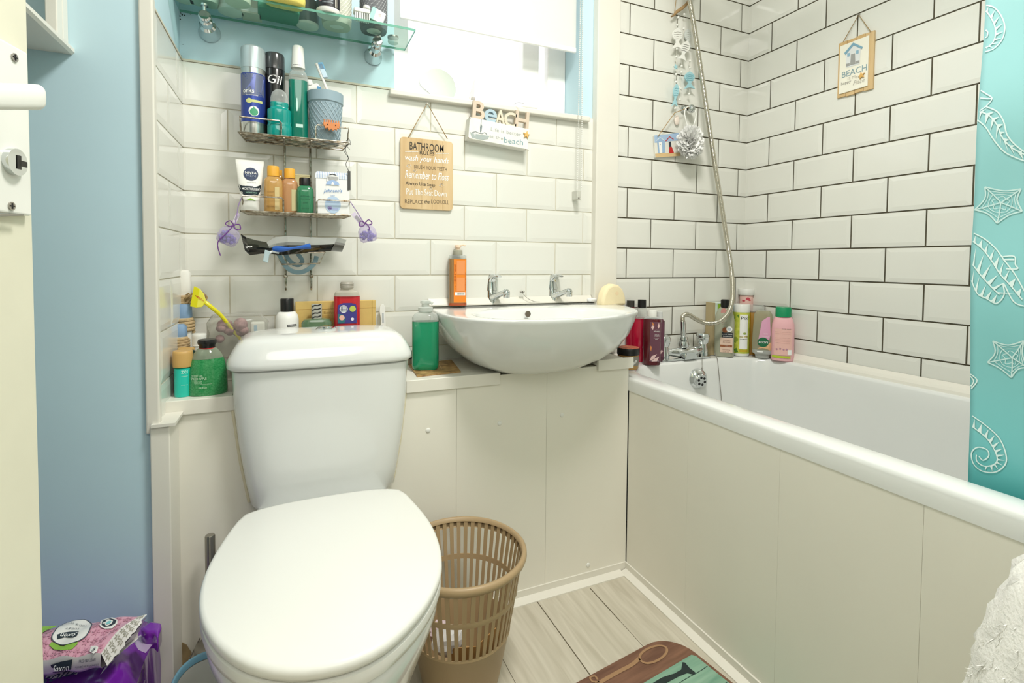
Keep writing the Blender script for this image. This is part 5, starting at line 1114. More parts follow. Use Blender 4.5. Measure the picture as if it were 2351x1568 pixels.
for k in range(-2, 3): ribbon(m, [(-.25*R+k*.10*R, H-.068-.2*R), (-.25*R+k*.10*R+.03*R, H-.068+.2*R)], .0007, flat(-R*.625-.002)); ribbon(m, [(-.48*R, H-.068+k*.09*R), (-.02*R, H-.068+k*.09*R)], .0007, flat(-R*.625-.002))
m.build('berry_lines', NAVY, t, smooth=False)
p = on('y', -.035, 880, 742); t = thing('test_stick', 'slim white plastic stick with display window leaning right of the gold box', 'stick', (p.x, -.042, LZ)); h = on('y', -.03, 880, 698).z-LZ
m = MB(); m.prism([(-.0035, 0), (.0035, 0), (.0035, h*.55), (.0075, h*.62), (.0065, h*.95), (.003, h), (-.003, h), (-.0075, h*.96), (-.0085, h*.88), (-.005, h*.75), (-.0065, h*.62), (-.0035, h*.55)], -.002, .003, 'xz'); m.build('stick_body', PLASTIC_W, t, smooth=False, bevel=.001); t.rotation_euler = (-.12, 0, 0)
m = MB(); m.box((-.0022, -.0026, h*.70), (.0026, -.0019, h*.86)); m.build('display', mat('display_grey', 'B9BFC2', .3), t, smooth=False)
# clear bag with a pink puff, left of the cistern
o = on('z', LZ, 520, 840); o = Vector((-1.712, -.050, LZ)); t = thing('clear_bag', 'clear plastic bag holding a dusky pink net puff in the ledge corner', 'bag', o)
random.seed(5); m = MB(); sec = []
for z_, a, b in ((0, .060, .034), (.02, .066, .038), (.07, .068, .038), (.11, .062, .034), (.135, .064, .030), (.155, .050, .020)):
    sec.append([(a*math.cos(2*PI*k/26)*(1+.06*math.sin(k*2.3+z_*60)), b*math.sin(2*PI*k/26)*(1+.06*math.cos(k*1.9+z_*40)), z_) for k in range(26)])
m.loft(sec); m.build('clear_film', clear('thin_film', 'E9E9E2', .12, .15), t, angle=70)
m = MB(); 
for k in range(16): m.ball((random.uniform(-.042, .03), random.uniform(-.015, .012), random.uniform(.04, .135)), random.uniform(.010, .018), 10, 7, 1, 1, random.uniform(.7, 1.1))
o_ = m.build('pink_net', mat('dusky_net', 'B78F92', .9, noise=.35, nscale=90, col2='8D6A70'), t); o_['kind'] = 'stuff'
p = on('y', -.05, 592, 752); t = thing('floss_pack', 'small white pack with pale blue print behind the left end of the cistern lid', 'pack', (p.x, -.05, LZ)); h = on('y', -.05, 592, 738).z-LZ
m = MB(); m.box((-.016, -.010, 0), (.016, .010, h)); m.build('pack', PLASTIC_W, t, smooth=False, bevel=.005); m = MB(); m.box((-.008, -.0106, h-.022), (-.001, -.0099, h-.008)); m.build('blue_print', mat('pale_blue_print', 'A9C6DB', .5), t, smooth=False)
# yellow scraper
y = -.092; o = on('y', y, 560, 770); t = thing('yellow_scraper', 'yellow plastic scraper with a curved handle resting against the rope ornament', 'tool', o)
YEL = mat('yellow_plastic', 'EAE02C', .35)
m = MB(); m.tube(spline([on('y', yy, *p)-o for yy, p in ((y, (471, 694)), (y, (485, 705)), (y+.01, (505, 722)), (y+.02, (522, 742)), (y+.03, (534, 758)), (y+.04, (547, 772)), (y+.05, (560, 790)))], 6), .0048, 10, rf=lambda i: .0048-.00004*i); m.build('handle', YEL, t)
m = MB(); m.prism([(q.x-o.x, q.z-o.z) for q in [on('y', y, *p) for p in ((446, 657), (460, 664), (468, 675), (473, 690), (471, 697), (464, 705), (452, 706), (437, 703))]], -.002, .002, 'xz'); m.build('scraper_head', mat('pale_yellow_plastic', 'ECE75A', .35), t, smooth=False, bevel=.001)
m = MB(); m.prism([(q.x-o.x, q.z-o.z) for q in [on('y', y, *p) for p in ((446, 657), (458, 663), (452, 706), (437, 703))]], -.0027, .0027, 'xz'); m.build('blade_edge', mat('strong_yellow', 'DDD61C', .35), t, smooth=False)
m = MB(); q0, q1, q2, q3 = [on('y', y, *p) for p in ((449, 678), (461, 684), (470, 692), (458, 686))]; ribbon(m, [(q.x-o.x, q.z-o.z) for q in (q0, q1, q2, q3, q0)], .0009, flat(-.0031)); m.build('red_oval', RED, t, smooth=False)
# rope-bound posts with blue tops
y = -.075; o = Vector((-1.803, -.085, LZ)); t = thing('mooring_posts', 'nautical ornament of rope-bound white posts with blue tops in the tiled corner', 'ornament', o)
ROPE = mat('rope', 'C6AC82', .9, noise=.25, nscale=200); PWH = mat('whitewashed', 'E8E6DE', .7); PBL = mat('slate_blue_paint', '7F9DBE', .55)
def post(U, Vt, Vblue, Vrope0, Vrope1, yy, r, blue=True, lean=0):
    top = on('y', yy, U, Vt); hz_ = top.z-LZ; px, py = top.x-o.x, yy-o.y; zv = lambda V: on('y', yy, U, V).z-LZ
    lathe_part(t, 'post', PWH, [(r*.9, 0), (r*.95, zv(Vblue))], 1, 1, 3, 20, at=(px, py, 0))
    lathe_part(t, 'post_top', PBL if blue else PWH, [(r*.97, zv(Vblue)), (r, zv(Vblue)+.004), (r*.95, hz_-.006), (r*.6, hz_)], 1, 1, 3, 20, at=(px, py, 0))
    n = 4; pts = []
    for k in range(n*16): a = 2*PI*k/16; pts.append((px+(r+.002)*math.cos(a), py+(r+.002)*math.sin(a), zv(Vrope1)+(zv(Vrope0)-zv(Vrope1))*k/(n*16)))
    m = MB(); m.tube(pts, .0042, 8); m.build('rope_wrap', ROPE, t)
post(424, 620, 672, 680, 698, -.050, .0125, False); post(424, 698, 729, 732, 762, -.070, .0145); post(412, 744, 772, 776, 800, -.095, .0145)
m = MB(); zc = on('y', -.05, 424, 684).z-LZ
for k in range(14):
    a = k*1.7; m.tube(spline([(.005+.017*math.cos(a), .03+.017*math.sin(a), zc-.012), (.005+.024*math.cos(a+.6), .03+.024*math.sin(a+.6), zc), (.005+.016*math.cos(a+1.3), .03+.016*math.sin(a+1.3), zc+.012)], 4), .0016, 6)
m.build('frayed_rope', mat('frayed_rope', '9E855C', .95), t)
loc, H, R = item(440, 475, 766, -.125, LZ); t = thing('pill_bottle', 'small frosted bottle with ribbed white cap behind the green bubble bath', 'bottle', loc, face(loc))
lathe_part(t, 'bottle_body', mat('frosted_grey', 'C9CEC8', .35), [(R, 0), (R, H-.032), (R*.8, H-.026)]); lathe_part(t, 'cap', PLASTIC_W, [(R*.98, H-.026)]+[(R*(.98 if k % 2 else .94), H-.025+k*.0035) for k in range(6)]+[(R*.96, H-.002), (R*.9, H)])
# gold-capped teal bottles, left end
TEALP = mat('turquoise_plastic', '1FC7B4', .25, coat=.3); TAN = mat('tan_cap', 'CBA462', .4)
loc, H, R = item(371, 420, 806, -.190, LZ); loc.x = max(loc.x, XL+.010+R); t = thing('turquoise_bottle', 'turquoise bottle with tan flip cap at the very left end of the ledge', 'bottle', loc, face(loc))
lathe_part(t, 'bottle_body', TEALP, [(R*.84, 0), (R*.88, .004), (R*.88, H-.036), (R*.6, H-.033)], 1, 1, 2.2); lathe_part(t, 'cap', TAN, [(R*.98, H-.033), (R, H-.030), (R, H-.006), (R*.96, H-.001), (R*.9, H)], 1, 1, 2.2)
words(t, mat('pale_mint_ink', 'BFEFE2', .5), [('zen', 0.004, .052, .015, .007), ('relaxing', .004, .043, .014, .003), ('body wash', .004, .025, .015, .002)], curved(R*.9))
loc, H, R = item(380, 421, 800, -.140, LZ); loc.x = max(loc.x, XL+.010+R); t = thing('turquoise_bottle', 'dark teal bottle with tan cap tucked behind the turquoise bottle', 'bottle', loc, face(loc))
lathe_part(t, 'bottle_body', mat('deep_teal', '1C6E70', .25), [(R*.9, 0), (R*.95, .004), (R*.95, H-.034), (R*.6, H-.03)]); lathe_part(t, 'cap', TAN, [(R, H-.030), (R, H-.002), (R*.94, H)])
loc, H, R = item(428, 523, 779, -.182, LZ); t = thing('bubble_bath_bottle', 'dome-shaped glittery green bubble bath bottle with black cap at the ledge front', 'bottle', loc, face(loc))
GREENB = mat('glitter_green', '1E8A4A', .18, trans=.15, coat=.5, noise=.25, nscale=350, col2='49A869')
prof = [(R*.98, 0), (R, .002), (R*1.0, .010), (R*.985, .035), (R*.95, .052), (R*.88, .066), (R*.80, .076)]
lathe_part(t, 'bubble_bath', GREENB, prof, 1, .82, 2.2); lathe_part(t, 'clear_shoulder', clear('smoky_clear', 'A9B79F', .45), [(R*.80, .076), (R*.66, .086), (R*.50, .094), (R*.42, .097)], 1, .85, 2.1)
lathe_part(t, 'cap', BLACK, [(R*.40, .094), (R*.40, H-.012), (R*.46, H-.009), (R*.48, H-.005), (R*.44, H)]); lathe_part(t, 'red_collar', RED, [(R*.405, .0955), (R*.405, .0975)])
fg = curved(R*1.01, 1, .83); MINT = mat('mint_label_ink', 'D8EFD8', .5)
words(t, MINT, [('THE BODY CARE', -R*.55, .043, R*.62, .003), ('SPICED APPLE', -R*.48, .037, R*.86, .005), ('bubble bath', -R*.52, .031, R*.5, .0025), ('moisturising', -R*.5, .0275, R*.46, .002), ('with apple and cinnamon extract', -R*.36, .025, R*1.1, .002), ('250 ml  8.4 fl oz', -R*.46, .018, R*.84, .003)], fg)
p = on('y', -.15, 438, 820); t = thing('round_lid', 'dark green round lid standing on edge behind the bubble bath bottle', 'lid', p); m = MB(); disc(m, Vector((0, 0, 0)), (.3, -1, .25), [(.0155, -.004), (.016, 0), (.016, .004), (.0145, .006)]); m.build('lid', mat('dark_green_lid', '17392C', .3), t)
# right of the cistern
loc, H, R = item(946, 1008, 716, -.135, LZ+.004); t = thing('handwash_bottle', 'clear pump bottle of bright green handwash standing on the brown coaster', 'bottle', loc, face(loc))
lathe_part(t, 'liquid', mat('emerald_liquid', '12A878', .08, trans=.35, coat=.5), [(R*.85, 0), (R*.95, .004), (R, .012), (R, H-.024)], 1, .62, 3); lathe_part(t, 'clear_shoulder', clear('clear_plastic', 'EDF1EE', .2), [(R, H-.024), (R, H-.014), (R*.8, H-.004), (R*.5, H), (R*.46, H+.004)], 1, .7, 2.6)
CLP = clear('clear_pump', 'E3E8E3', .45); lathe_part(t, 'pump_collar', CLP, [(R*.5, H), (R*.56, H+.002), (R*.55, H+.012), (R*.3, H+.014), (R*.28, H+.022), (R*.40, H+.023), (R*.38, H+.029), (R*.2, H+.030)]); m = MB(); m.tube([(0, 0, H+.025), (.012, -.006, H+.025), (.018, -.008, H+.022)], .004, 10); m.build('pump_spout', CLP, t)
cq = [on('z', LZ, *p) for p in ((939, 840), (958, 866), (1058, 855), (1036, 828))]; o = sum(cq, Vector())/4; t = thing('coaster', 'square brown patterned coaster under the green handwash on the ledge', 'coaster', o)
m = MB(); m.prism([(q.x-o.x, q.y-o.y) for q in cq], 0, .0035, 'xy'); m.build('coaster', mat('brown_coaster', '8A6A42', .5, noise=.6, nscale=60, col2='C9A56C'), t, smooth=False)
m = MB(); 
for a, b in (((-.045, -.028), (.03, -.018)), ((-.03, .03), (.04, .02)), ((.01, -.03), (.02, .04))): m.add([(a[0], a[1], .0037), (b[0], b[1], .0037), (b[0]+.003, b[1]+.004, .0037), (a[0]+.003, a[1]+.004, .0037)], [(0,1,2,3)])
m.build('coaster_print', mat('tan_print', 'D4B680', .5), t, smooth=False)
loc, H, R = item(936, 956, 806, -.045, LZ); t = thing('dark_pot', 'little pot with black lid half hidden between cistern and green handwash', 'pot', loc); lathe_part(t, 'pot_glass', mat('pot_brown', '8D8572', .3), [(R, 0), (R, H*.45)]); lathe_part(t, 'lid', BLACK, [(R*1.05, H*.45), (R*1.05, H)])

# ================================================================== ON THE BASIN
BT = BZ+.0008
fp = on('z', BT, 1048, 702); loc, H, R = item(1030, 1072, 586, fp.y+.012, BT); t = thing('soap_dispenser', 'tall slim orange-labelled soap dispenser standing on the back left of the basin', 'bottle', loc, face(loc))
lathe_part(t, 'bottle_body', mat('amber_clear', 'B98F5C', .12, trans=.35, coat=.4), [(R*.9, 0), (R*.96, .003), (R*.96, H-.010)], 1, 1, 5); lathe_part(t, 'base_tint', mat('rust_tint', 'B5552A', .2), [(R*.93, .0005), (R*.985, .003), (R*.985, .008)], 1, 1, 5); lathe_part(t, 'clear_shoulder', clear('clear_plastic', 'EDF1EE', .2), [(R*.96, H-.010), (R*.96, H-.003), (R*.9, H)], 1, 1, 5)
fo = flat(-R*.96-.0006); printed(t, 'orange_label', mat('orange_label', 'F08A2B', .45), [rectpoly(-R*.42, .010, R*.92, H-.012)], fo); f1 = flat(-R*.96-.0011)
printed(t, 'peach_panel', mat('peach_print', 'F09A5C', .45), [rectpoly(-R*.1, H-.055, R*.78, H-.016), rectpoly(-R*.1, .042, R*.78, .082)], f1); printed(t, 'barcode_panel', WHITE_INK, [rectpoly(-R*.30, .031, R*.82, .040)], f1)
m = MB()
for k in range(12): x = -R*.02+k*R*.065; m.add([f1(x, .0325), f1(x+R*.035, .0325), f1(x+R*.035, .0385), f1(x, .0385)], [(0,1,2,3)])
m.v = [(a, b-.0004, c) for a, b, c in m.v]; m.build('barcode', GREY_INK, t, smooth=False)
words(t, mat('rust_ink', 'B4501E', .5), [('carex', -R*.28, .095, .05, .004, PI/2), ('orange burst', -R*.28, .060, .034, .003, PI/2), ('antibacterial', R*.84, .07, .05, .003, PI/2)], flat(-R*.96-.0016))
lathe_part(t, 'pump_collar', mat('grey_collar', 'A9A796', .4), [(R*.5, H), (R*.52, H+.002), (R*.50, H+.014), (R*.3, H+.016)]); lathe_part(t, 'pump_head', mat('peach_pump', 'F6D9BE', .4), [(R*.24, H+.014), (R*.2, H+.020), (R*.34, H+.022), (R*.34, H+.029), (R*.2, H+.030)]); m = MB(); m.tube([(0, 0, H+.027), (.016, -.006, H+.029), (.022, -.008, H+.028)], .0022, 8); m.build('pump_spout', mat('peach_pump', 'F6D9BE', .4), t)
# cream sponge and stone at the right end
a = on('y', -.10, 1410, 700); t = thing('cream_sponge', 'cream dome-shaped body sponge standing on the right end of the basin', 'sponge', (a.x, -.075, BT-.010), .2)
CREAM = mat('cream_foam', 'F3E4BC', .9, bump=.3, nscale=220); m = MB(); m.prism([(-.046, 0), (.062, 0), (.057, .030), (.045, .052), (.026, .066), (.002, .070), (-.022, .062), (-.038, .042), (-.045, .018)], -.016, .016, 'xz'); m.build('sponge', CREAM, t, bevel=.008)
m = MB(); q = circ(.016, .040, .008, .006, 14); patch(m, q, flat(-.0164)); m.build('peach_stain', mat('peach_stain', 'F3DBB2', .9), t)
p = on('z', BT, 1355, 692); t = thing('soap_stone', 'flat white soap lying at the back right corner of the basin', 'soap', (p.x, p.y-.01, BT+.0005)); m = MB(); m.loft([[(cs(1, 2*PI*k/24, a, b, 2.6)[0], cs(1, 2*PI*k/24, a, b, 2.6)[1], z) for k in range(24)] for a, b, z in ((.013, .010, 0), (.016, .012, .003), (.016, .012, .008), (.012, .009, .0105))]); m.build('soap', mat('soap_white', 'EDEFF0', .4), t)

# ================================================================== BATH-END BOTTLES
TZ = RZ+.0006
def bbase(UL, UR, Vt, Vb):
    """base found from where the bottle meets the bath deck"""
    g = on('z', TZ, (UL+UR)/2, Vb); dep = depth(g); R = (UR-UL)/2*dep/F*.93
    d = Vector((g.x-CX, g.y-CY)).normalized(); c = Vector((g.x+d.x*R*.8, g.y+d.y*R*.8, TZ)); top = on('y', c.y, (UL+UR)/2, Vt)
    return c, top.z-TZ, R
def at_(ax, v, U, V): q = on(ax, v, U, V); return Vector((q.x, q.y, TZ))
def shift(c, R): return c
# between basin and tap
c, H, R = bbase(1474, 1517, 712, 839); t = thing('wine_gel_bottle', 'dark red shower gel bottle with white cap standing in front of the bath tap', 'bottle', c, face(c))
WINE = mat('wine_liquid', '5E1620', .12, trans=.15, coat=.4)
lathe_part(t, 'bottle_body', WINE, [(R*.93, 0), (R, .004), (R, H-.034), (R*.95, H-.028)], 1, .7, 3.2); lathe_part(t, 'clear_shoulder', clear('clear_plastic', 'EDF1EE', .2), [(R*.95, H-.028), (R*.8, H-.023), (R*.5, H-.020)], 1, .7, 2.8); lathe_part(t, 'cap', PLASTIC_W, [(R*.52, H-.021), (R*.52, H-.002), (R*.48, H)])
fw = flat(-R*.71-.0006); printed(t, 'plum_label', mat('plum_label', '6A4150', .45), [rectpoly(-R*.22, .012, R*.95, H-.036)], fw); fw2 = flat(-R*.71-.0012)
printed(t, 'pink_petal', mat('petal_pink', 'E4C3C0', .45), [[(-R*.2, .014), (.0, .030), (R*.6, .038), (R*.3, .022)], [(-.0*R, .012), (R*.3, .022), (R*.85, .030), (R*.6, .014)], [(-R*.1, H-.056), (R*.05, H-.044), (R*.25, H-.052), (R*.1, H-.062)], [(R*.6, H-.05), (R*.75, H-.038), (R*.85, H-.05), (R*.72, H-.058)]], fw2); printed(t, 'orange_petal', mat('petal_orange', 'D98A4E', .45), [[(R*.05, H-.050), (R*.02, H-.036), (R*.25, H-.046)], [(-R*.2, .054), (-R*.12, .064), (R*.02, .060), (-R*.05, .046)]], fw2)
words(t, WHITE_INK, [('avon', R*.6, H-.062, R*.4, .002), ('SENSES', R*.55, H-.067, R*.7, .004), ('WILD', R*.55, H-.078, R*.5, .003), ('PLUM', R*.55, H-.082, R*.5, .003), ('shower', R*.5, H-.088, R*.6, .0025), ('gel', R*.5, H-.092, R*.25, .0025), ('moisture', R*.4, .016, R*.8, .003)], fw2)
c, H, R = bbase(1500, 1525, 716, 830); c.y = min(c.y, -.03); t = thing('wine_gel_bottle', 'second dark red gel bottle half hidden behind the white-capped one', 'bottle', c, face(c)); lathe_part(t, 'bottle_body', mat('plum_liquid', '5A3640', .2), [(R*.93, 0), (R, .004), (R, H-.030), (R*.6, H-.024)], 1, .7, 3); lathe_part(t, 'cap', mat('grey_white_cap', 'D9DBD8', .35), [(R*.6, H-.024), (R*.6, H)])
printed(t, 'label', mat('plum_label', '6A4150', .45), [rectpoly(-R*.8, .014, R*.9, H-.034)], flat(-R*.71-.0006)); printed(t, 'pink_petal', mat('petal_pink', 'E4C3C0', .45), [[(-R*.5, .02), (R*.5, .04), (R*.8, .036), (0, .018)]], flat(-R*.71-.0011))
yc = -.045; p = on('y', yc, 1476, 700); loc, H, R = item(1452, 1496, 688, yc, TZ); t = thing('cherry_gel_bottle', 'cherry red shower gel bottle with black cap squeezed beside the basin', 'bottle', loc, face(loc)+.15)
k_ = R; lathe_part(t, 'bottle_body', mat('cherry_liquid', 'C5163C', .1, trans=.2, coat=.5), [(R*.9, 0), (R, .006), (R, H*.5), (R*.86, H-.062)], 1, .6, 2.8); lathe_part(t, 'clear_neck', clear('clear_plastic', 'EDF1EE', .2), [(R*.86, H-.062), (R*.60, H-.040), (R*.46, H-.030), (R*.46, H-.024)], 1, .8, 2.4); lathe_part(t, 'cap', BLACK, [(R*.44, H-.026), (R*.44, H)], 1, 1, 2.4)
fc = flat(-R*.61-.0006); printed(t, 'green_badge', mat('radox_green', '1F3A2A', .4), [[(R*.0, .05), (R*.45, .072), (R*.9, .05), (R*.55, .028)]], fc); words(t, WHITE_INK, [('RADOX', R*.5, .050, R*.9, .006)], flat(-R*.61-.0011)); words(t, mat('pale_pink_ink', 'F2B9C2', .5), [('FEEL', R*.5, .092, R*.6, .004), ('UPLIFTED', R*.5, .085, R*.7, .004), ('cherry', R*.5, .078, R*.5, .004)], fc); printed(t, 'fruit_print', mat('fruit_orange', 'E0703E', .4), [circ(R*.55, .024, R*.25), circ(R*.8, .016, R*.2)], fc)
loc, H, R = item(1438, 1458, 690, -.024, TZ); t = thing('hidden_gel_bottle', 'bottle whose black cap shows just behind the cream sponge', 'bottle', loc); lathe_part(t, 'bottle_body', mat('cherry_dark', '9E1531', .15), [(R*1.0, 0), (R*1.0, H-.05), (R*.9, H-.022)]); lathe_part(t, 'cap', mat('charcoal_cap', '3A3733', .4), [(R*.9, H-.022), (R*.9, H)])
c, H, R = bbase(1414, 1470, 797, 849); c.x -= .0; t = thing('scrub_tub', 'body scrub tub with black lid wedged between basin ledge and bath rim', 'tub', c, face(c)+.5)
lathe_part(t, 'tub_body', mat('scrub_brown', 'A98247', .3), [(R*.86, 0), (R*.90, .003), (R*.93, H-.022)]); lathe_part(t, 'tub_label', mat('scrub_label', '7E7B70', .4), [(R*.915, .012), (R*.938, H-.026)]); lathe_part(t, 'lid', BLACK, [(R*.98, H-.022), (R, H-.020), (R, H-.003), (R*.97, H-.001)]); lathe_part(t, 'lid_print', mat('lid_coral', 'C97A5C', .5, noise=.6, nscale=90, col2='7E3A30'), [(R*.94, H-.001), (R*.94, H)])
printed(t, 'scrub_stripe', mat('lime_stripe', 'C9CF5A', .5), [[(-.006, .036), (-.001, .046), (.001, .046), (-.004, .036)]], curved(R*.945)); words(t, WHITE_INK, [('SCRUB', .003, .022, .024, .008, .6)], curved(R*.945), bold=.02)
# far corner of the bath
a, b = on('y', -.020, 1624, 694), on('y', -.020, 1664, 690); t = thing('wax_carton', 'green and white carton standing at the back of the bath corner', 'carton', ((a.x+b.x)/2, -.034, TZ), face(((a.x+b.x)/2, -.034))*.1); w = (b.x-a.x)/2; h = a.z-TZ
m = MB(); m.box((-w, -.018, 0), (w, .018, h)); m.build('carton', mat('mint_card', 'DDEBE0', .5), t, smooth=False, bevel=.001); m = MB(); m.box((-w-.0006, -.0184, 0), (-w+.010, .0184, h+.0004)); m.build('kraft_side', mat('kraft_card', 'B7A67F', .6), t, smooth=False)
printed(t, 'lime_leaf', mat('lime_leaf', '9DC93B', .5), [[(-w+.020, h*.98), (-w+.034, h*.98), (-w+.038, h*.80), (-w+.022, h*.55)], [(-w+.020, .0), (-w+.034, .0), (-w+.034, .03), (-w+.022, .016)]], flat(-.0187)); printed(t, 'sky_print', mat('sky_print', '9CC4DC', .5), [[(-w+.036, h*.98), (w*.9, h*.98), (w*.9, h*.80), (-w+.04, h*.84)]], flat(-.0189)); words(t, mat('teal_letters', '5FA69A', .5), [('VEET', -w+.030, h*.42, h*.42, .011, -PI/2)], flat(-.0191), bold=.03)
c, H, R = bbase(1639, 1684, 686, 816); c = at_('y', -.076, 1662, 812); t = thing('coconut_shampoo', 'clear coconut shampoo bottle with black cap, right of the bath tap', 'bottle', c, face(c))
lathe_part(t, 'bottle_body', mat('clear_gel', 'BDBFA8', .12, trans=.25, coat=.4), [(R*.93, 0), (R, .004), (R, H*.62), (R*.93, H*.72), (R*.70, H*.82), (R*.46, H*.865), (R*.42, H*.88)], 1, .62, 2.8); lathe_part(t, 'cap', BLACK, [(R*.44, H*.86), (R*.44, H-.003), (R*.36, H)])
fl2 = flat(-R*.63-.0006); fl3 = flat(-R*.63-.0011); printed(t, 'pink_label', mat('blush_label', 'E3C6B2', .5), [rectpoly(-R*.4, .016, R*.85, H*.34)], fl2); printed(t, 'dark_label', mat('slate_label', '35383C', .5), [rectpoly(-R*.25, H*.34, R*.85, H*.43)], fl2); printed(t, 'coconut_shell', mat('coconut_brown', '9A5B36', .6), [circ(R*.05, H*.47, R*.26, R*.30)], fl2); printed(t, 'coconut_flesh', WHITE_INK, [circ(R*.48, H*.49, R*.30)], fl3); printed(t, 'coconut_hollow', mat('coconut_grey', 'B9C4CC', .5), [circ(R*.5, H*.49, R*.17)], flat(-R*.63-.0016)); printed(t, 'brown_bar', mat('coconut_brown', '9A5B36', .6), [rectpoly(-R*.4, .036, R*.8, .043)], fl3)
printed(t, 'rose_cap_print', mat('rose_glass', 'C98E86', .3), [circ(-R*.1, H*.79, R*.30, R*.38)], flat(-R*.5)); words(t, WHITE_INK, [('petal fresh', R*.3, H*.40, R*.95, .005), ('botanical', R*.3, H*.365, R*.85, .004), ('SHAMPOO', R*.25, .0395, R*.6, .004)], fl3); words(t, mat('cocoa_ink', '96685A', .5), [('COCONUT', R*.25, .060, R*.75, .004), ('& LYCHEE', R*.25, .053, R*.75, .004), ('hydrating', R*.2, .026, R*.8, .004), ('10 FL OZ', R*.2, .019, R*.6, .003), ('PLANT', 0, H*.60, R*.4, .004), ('based', 0, H*.57, R*.5, .003)], flat(-R*.63-.0017))
c, H, R = bbase(1681, 1720, 697, 815); c = at_('y', -.086, 1700, 812); t = thing('avocado_shampoo', 'yellow-green avocado patterned bottle with white cap in the bath corner', 'bottle', c, face(c))
lathe_part(t, 'bottle_body', mat('white_tube', 'F2F2EC', .35), [(R*.94, 0), (R, .004), (R, H-.028)]); lathe_part(t, 'print_sleeve', mat('lime_print', 'D7DA62', .4, noise=.5, nscale=70, col2='AFBE3A'), [(R*1.004, .010), (R*1.004, H-.028)]); lathe_part(t, 'cap', PLASTIC_W, [(R*.985, H-.028), (R*.985, H-.002), (R*.93, H)])
fcv = curved(R*1.012); fcv2 = curved(R*1.022); printed(t, 'white_panel', WHITE_INK, [rectpoly(-R*.15, .026, R*.85, H-.036)], fcv2); printed(t, 'leaf_print', mat('leaf_print', '5C8A34', .5), [[(-R*.95, .05), (-R*.75, .065), (-R*.6, .045)], [(-R*.6, .012), (-R*.9, .022), (-R*.5, .030), (-R*.25, .014)], [(-R*.5, H-.04), (-R*.25, H-.034), (-R*.3, H-.05)], [(-R*.95, H-.05), (-R*.8, H-.038), (-R*.75, H-.06)]], fcv); printed(t, 'avocado_half', mat('avocado_green', '93A83C', .5), [circ(-R*.62, .060, R*.30, .009), circ(R*.45, .082, R*.22, .004)], fcv2); printed(t, 'gold_band', mat('olive_gold', 'C9B030', .5), [rectpoly(-R*.15, .016, R*.9, .024), rectpoly(-R*.15, .068, R*.85, .073)], fcv2)
words(t, DARK_INK, [('Pixi', R*.45, H-.048, R*.95, .011), ('SHAMPOO', R*.35, .062, R*.9, .003)], curved(R*1.03), bold=.02)
c, H, R = item(1690, 1732, 664, -.05, TZ); c = at_('y', -.032, 1711, 800); R *= .92; t = thing('pink_tub_bottle', 'tall pink floral bottle with wide white lid at the back of the bath corner', 'bottle', c, face(c)); lathe_part(t, 'bottle_body', mat('blush_plastic', 'EDC3B9', .35), [(R*.8, 0), (R*.84, .004), (R*.84, H-.028), (R*.8, H-.022)]); lathe_part(t, 'lid', PLASTIC_W, [(R*.97, H-.023), (R, H-.021), (R, H-.002), (R*.96, H)]); printed(t, 'flower_print', mat('flower_red', 'CC4E5C', .5), [circ(R*.18, H-.036, .007, .005), circ(R*.4, H-.041, .005, .003), circ(-R*.35, H-.044, .006, .003)], curved(R*.855))
c, H, R = item(1717, 1770, 702, -.075, TZ); c = Vector((-.040, -.090, TZ)); R *= 1.08; t = thing('amber_wash_bottle', 'amber body wash bottle behind the clear upside-down one', 'bottle', c, face(c)); lathe_part(t, 'bottle_body', mat('amber_wash', 'C08A12', .1, trans=.3, coat=.4), [(R*.9, 0), (R, .004), (R, H-.03), (R*.85, H-.02)], 1.05, .5, 3); lathe_part(t, 'clear_top', clear('clear_plastic', 'EDF1EE', .2), [(R*.85, H-.02), (R*.75, H-.004), (R*.7, H+.006)], 1, .6, 3)
c, H, R = bbase(1726, 1775, 710, 817); c = at_('x', -.070, 1750, 816); R *= .95; t = thing('upside_down_gel', 'clear shower gel bottle standing upside down on its cap, with a green badge', 'bottle', c, face(c))
lathe_part(t, 'flip_cap', clear('cap_clear', 'D5D8D2', .6), [(R*.62, 0), (R*.66, .003), (R*.70, .012), (R*.95, .018), (R*.98, .030)], 1, .7, 2.4); lathe_part(t, 'bottle_body', clear('clear_body', 'C9C6A8', .45), [(R*.98, .030), (R, .05), (R*.97, .085), (R*.85, H-.012), (R*.6, H)], 1, .62, 2.4)
gsf = lambda off: (lambda a, b: (a, -R*.62*1*max(.02, 1-min(1, abs(a/(R*.99)))**2.4)**(1/2.4)-off, b)); fr_ = gsf(.0008); printed(t, 'pink_label', mat('orchid_label', 'E2A8C4', .45), [[(-R*.4, .066), (R*.6, .066), (R*.72, .085), (R*.62, H-.018), (R*.4, H-.020), (-R*.1, H-.034)]], fr_); printed(t, 'peach_label', mat('peach_label', 'E6B98A', .45), [[(-R*.5, .034), (R*.75, .030), (R*.85, .06), (R*.3, .05)]], fr_); printed(t, 'green_badge', mat('badge_green', '1F6A45', .45), [circ(R*.05, .058, R*.52, .0165)], gsf(.0016)); words(t, WHITE_INK, [('RADOX', R*.05, .058, R*.88, .0075, PI)], gsf(.0022), bold=.02); words(t, mat('orchid_ink', 'F6DCE8', .5), [('UPLIFTING', R*.25, .078, R*.7, .005, PI), ('FEEL', R*.25, .088, R*.4, .004, PI)], gsf(.0014))
printed(t, 'white_strip', WHITE_INK, [rectpoly(-R*.5, .022, R*.05, .027)], flat(-R*.70))
c, H, R = bbase(1772, 1821, 701, 821); c = at_('x', -.042, 1796, 819); t = thing('pink_conditioner', 'pale pink bottle with green cap, rightmost on the bath corner', 'bottle', c, face(c)); PINK = mat('pink_plastic', 'F0B9BE', .35)
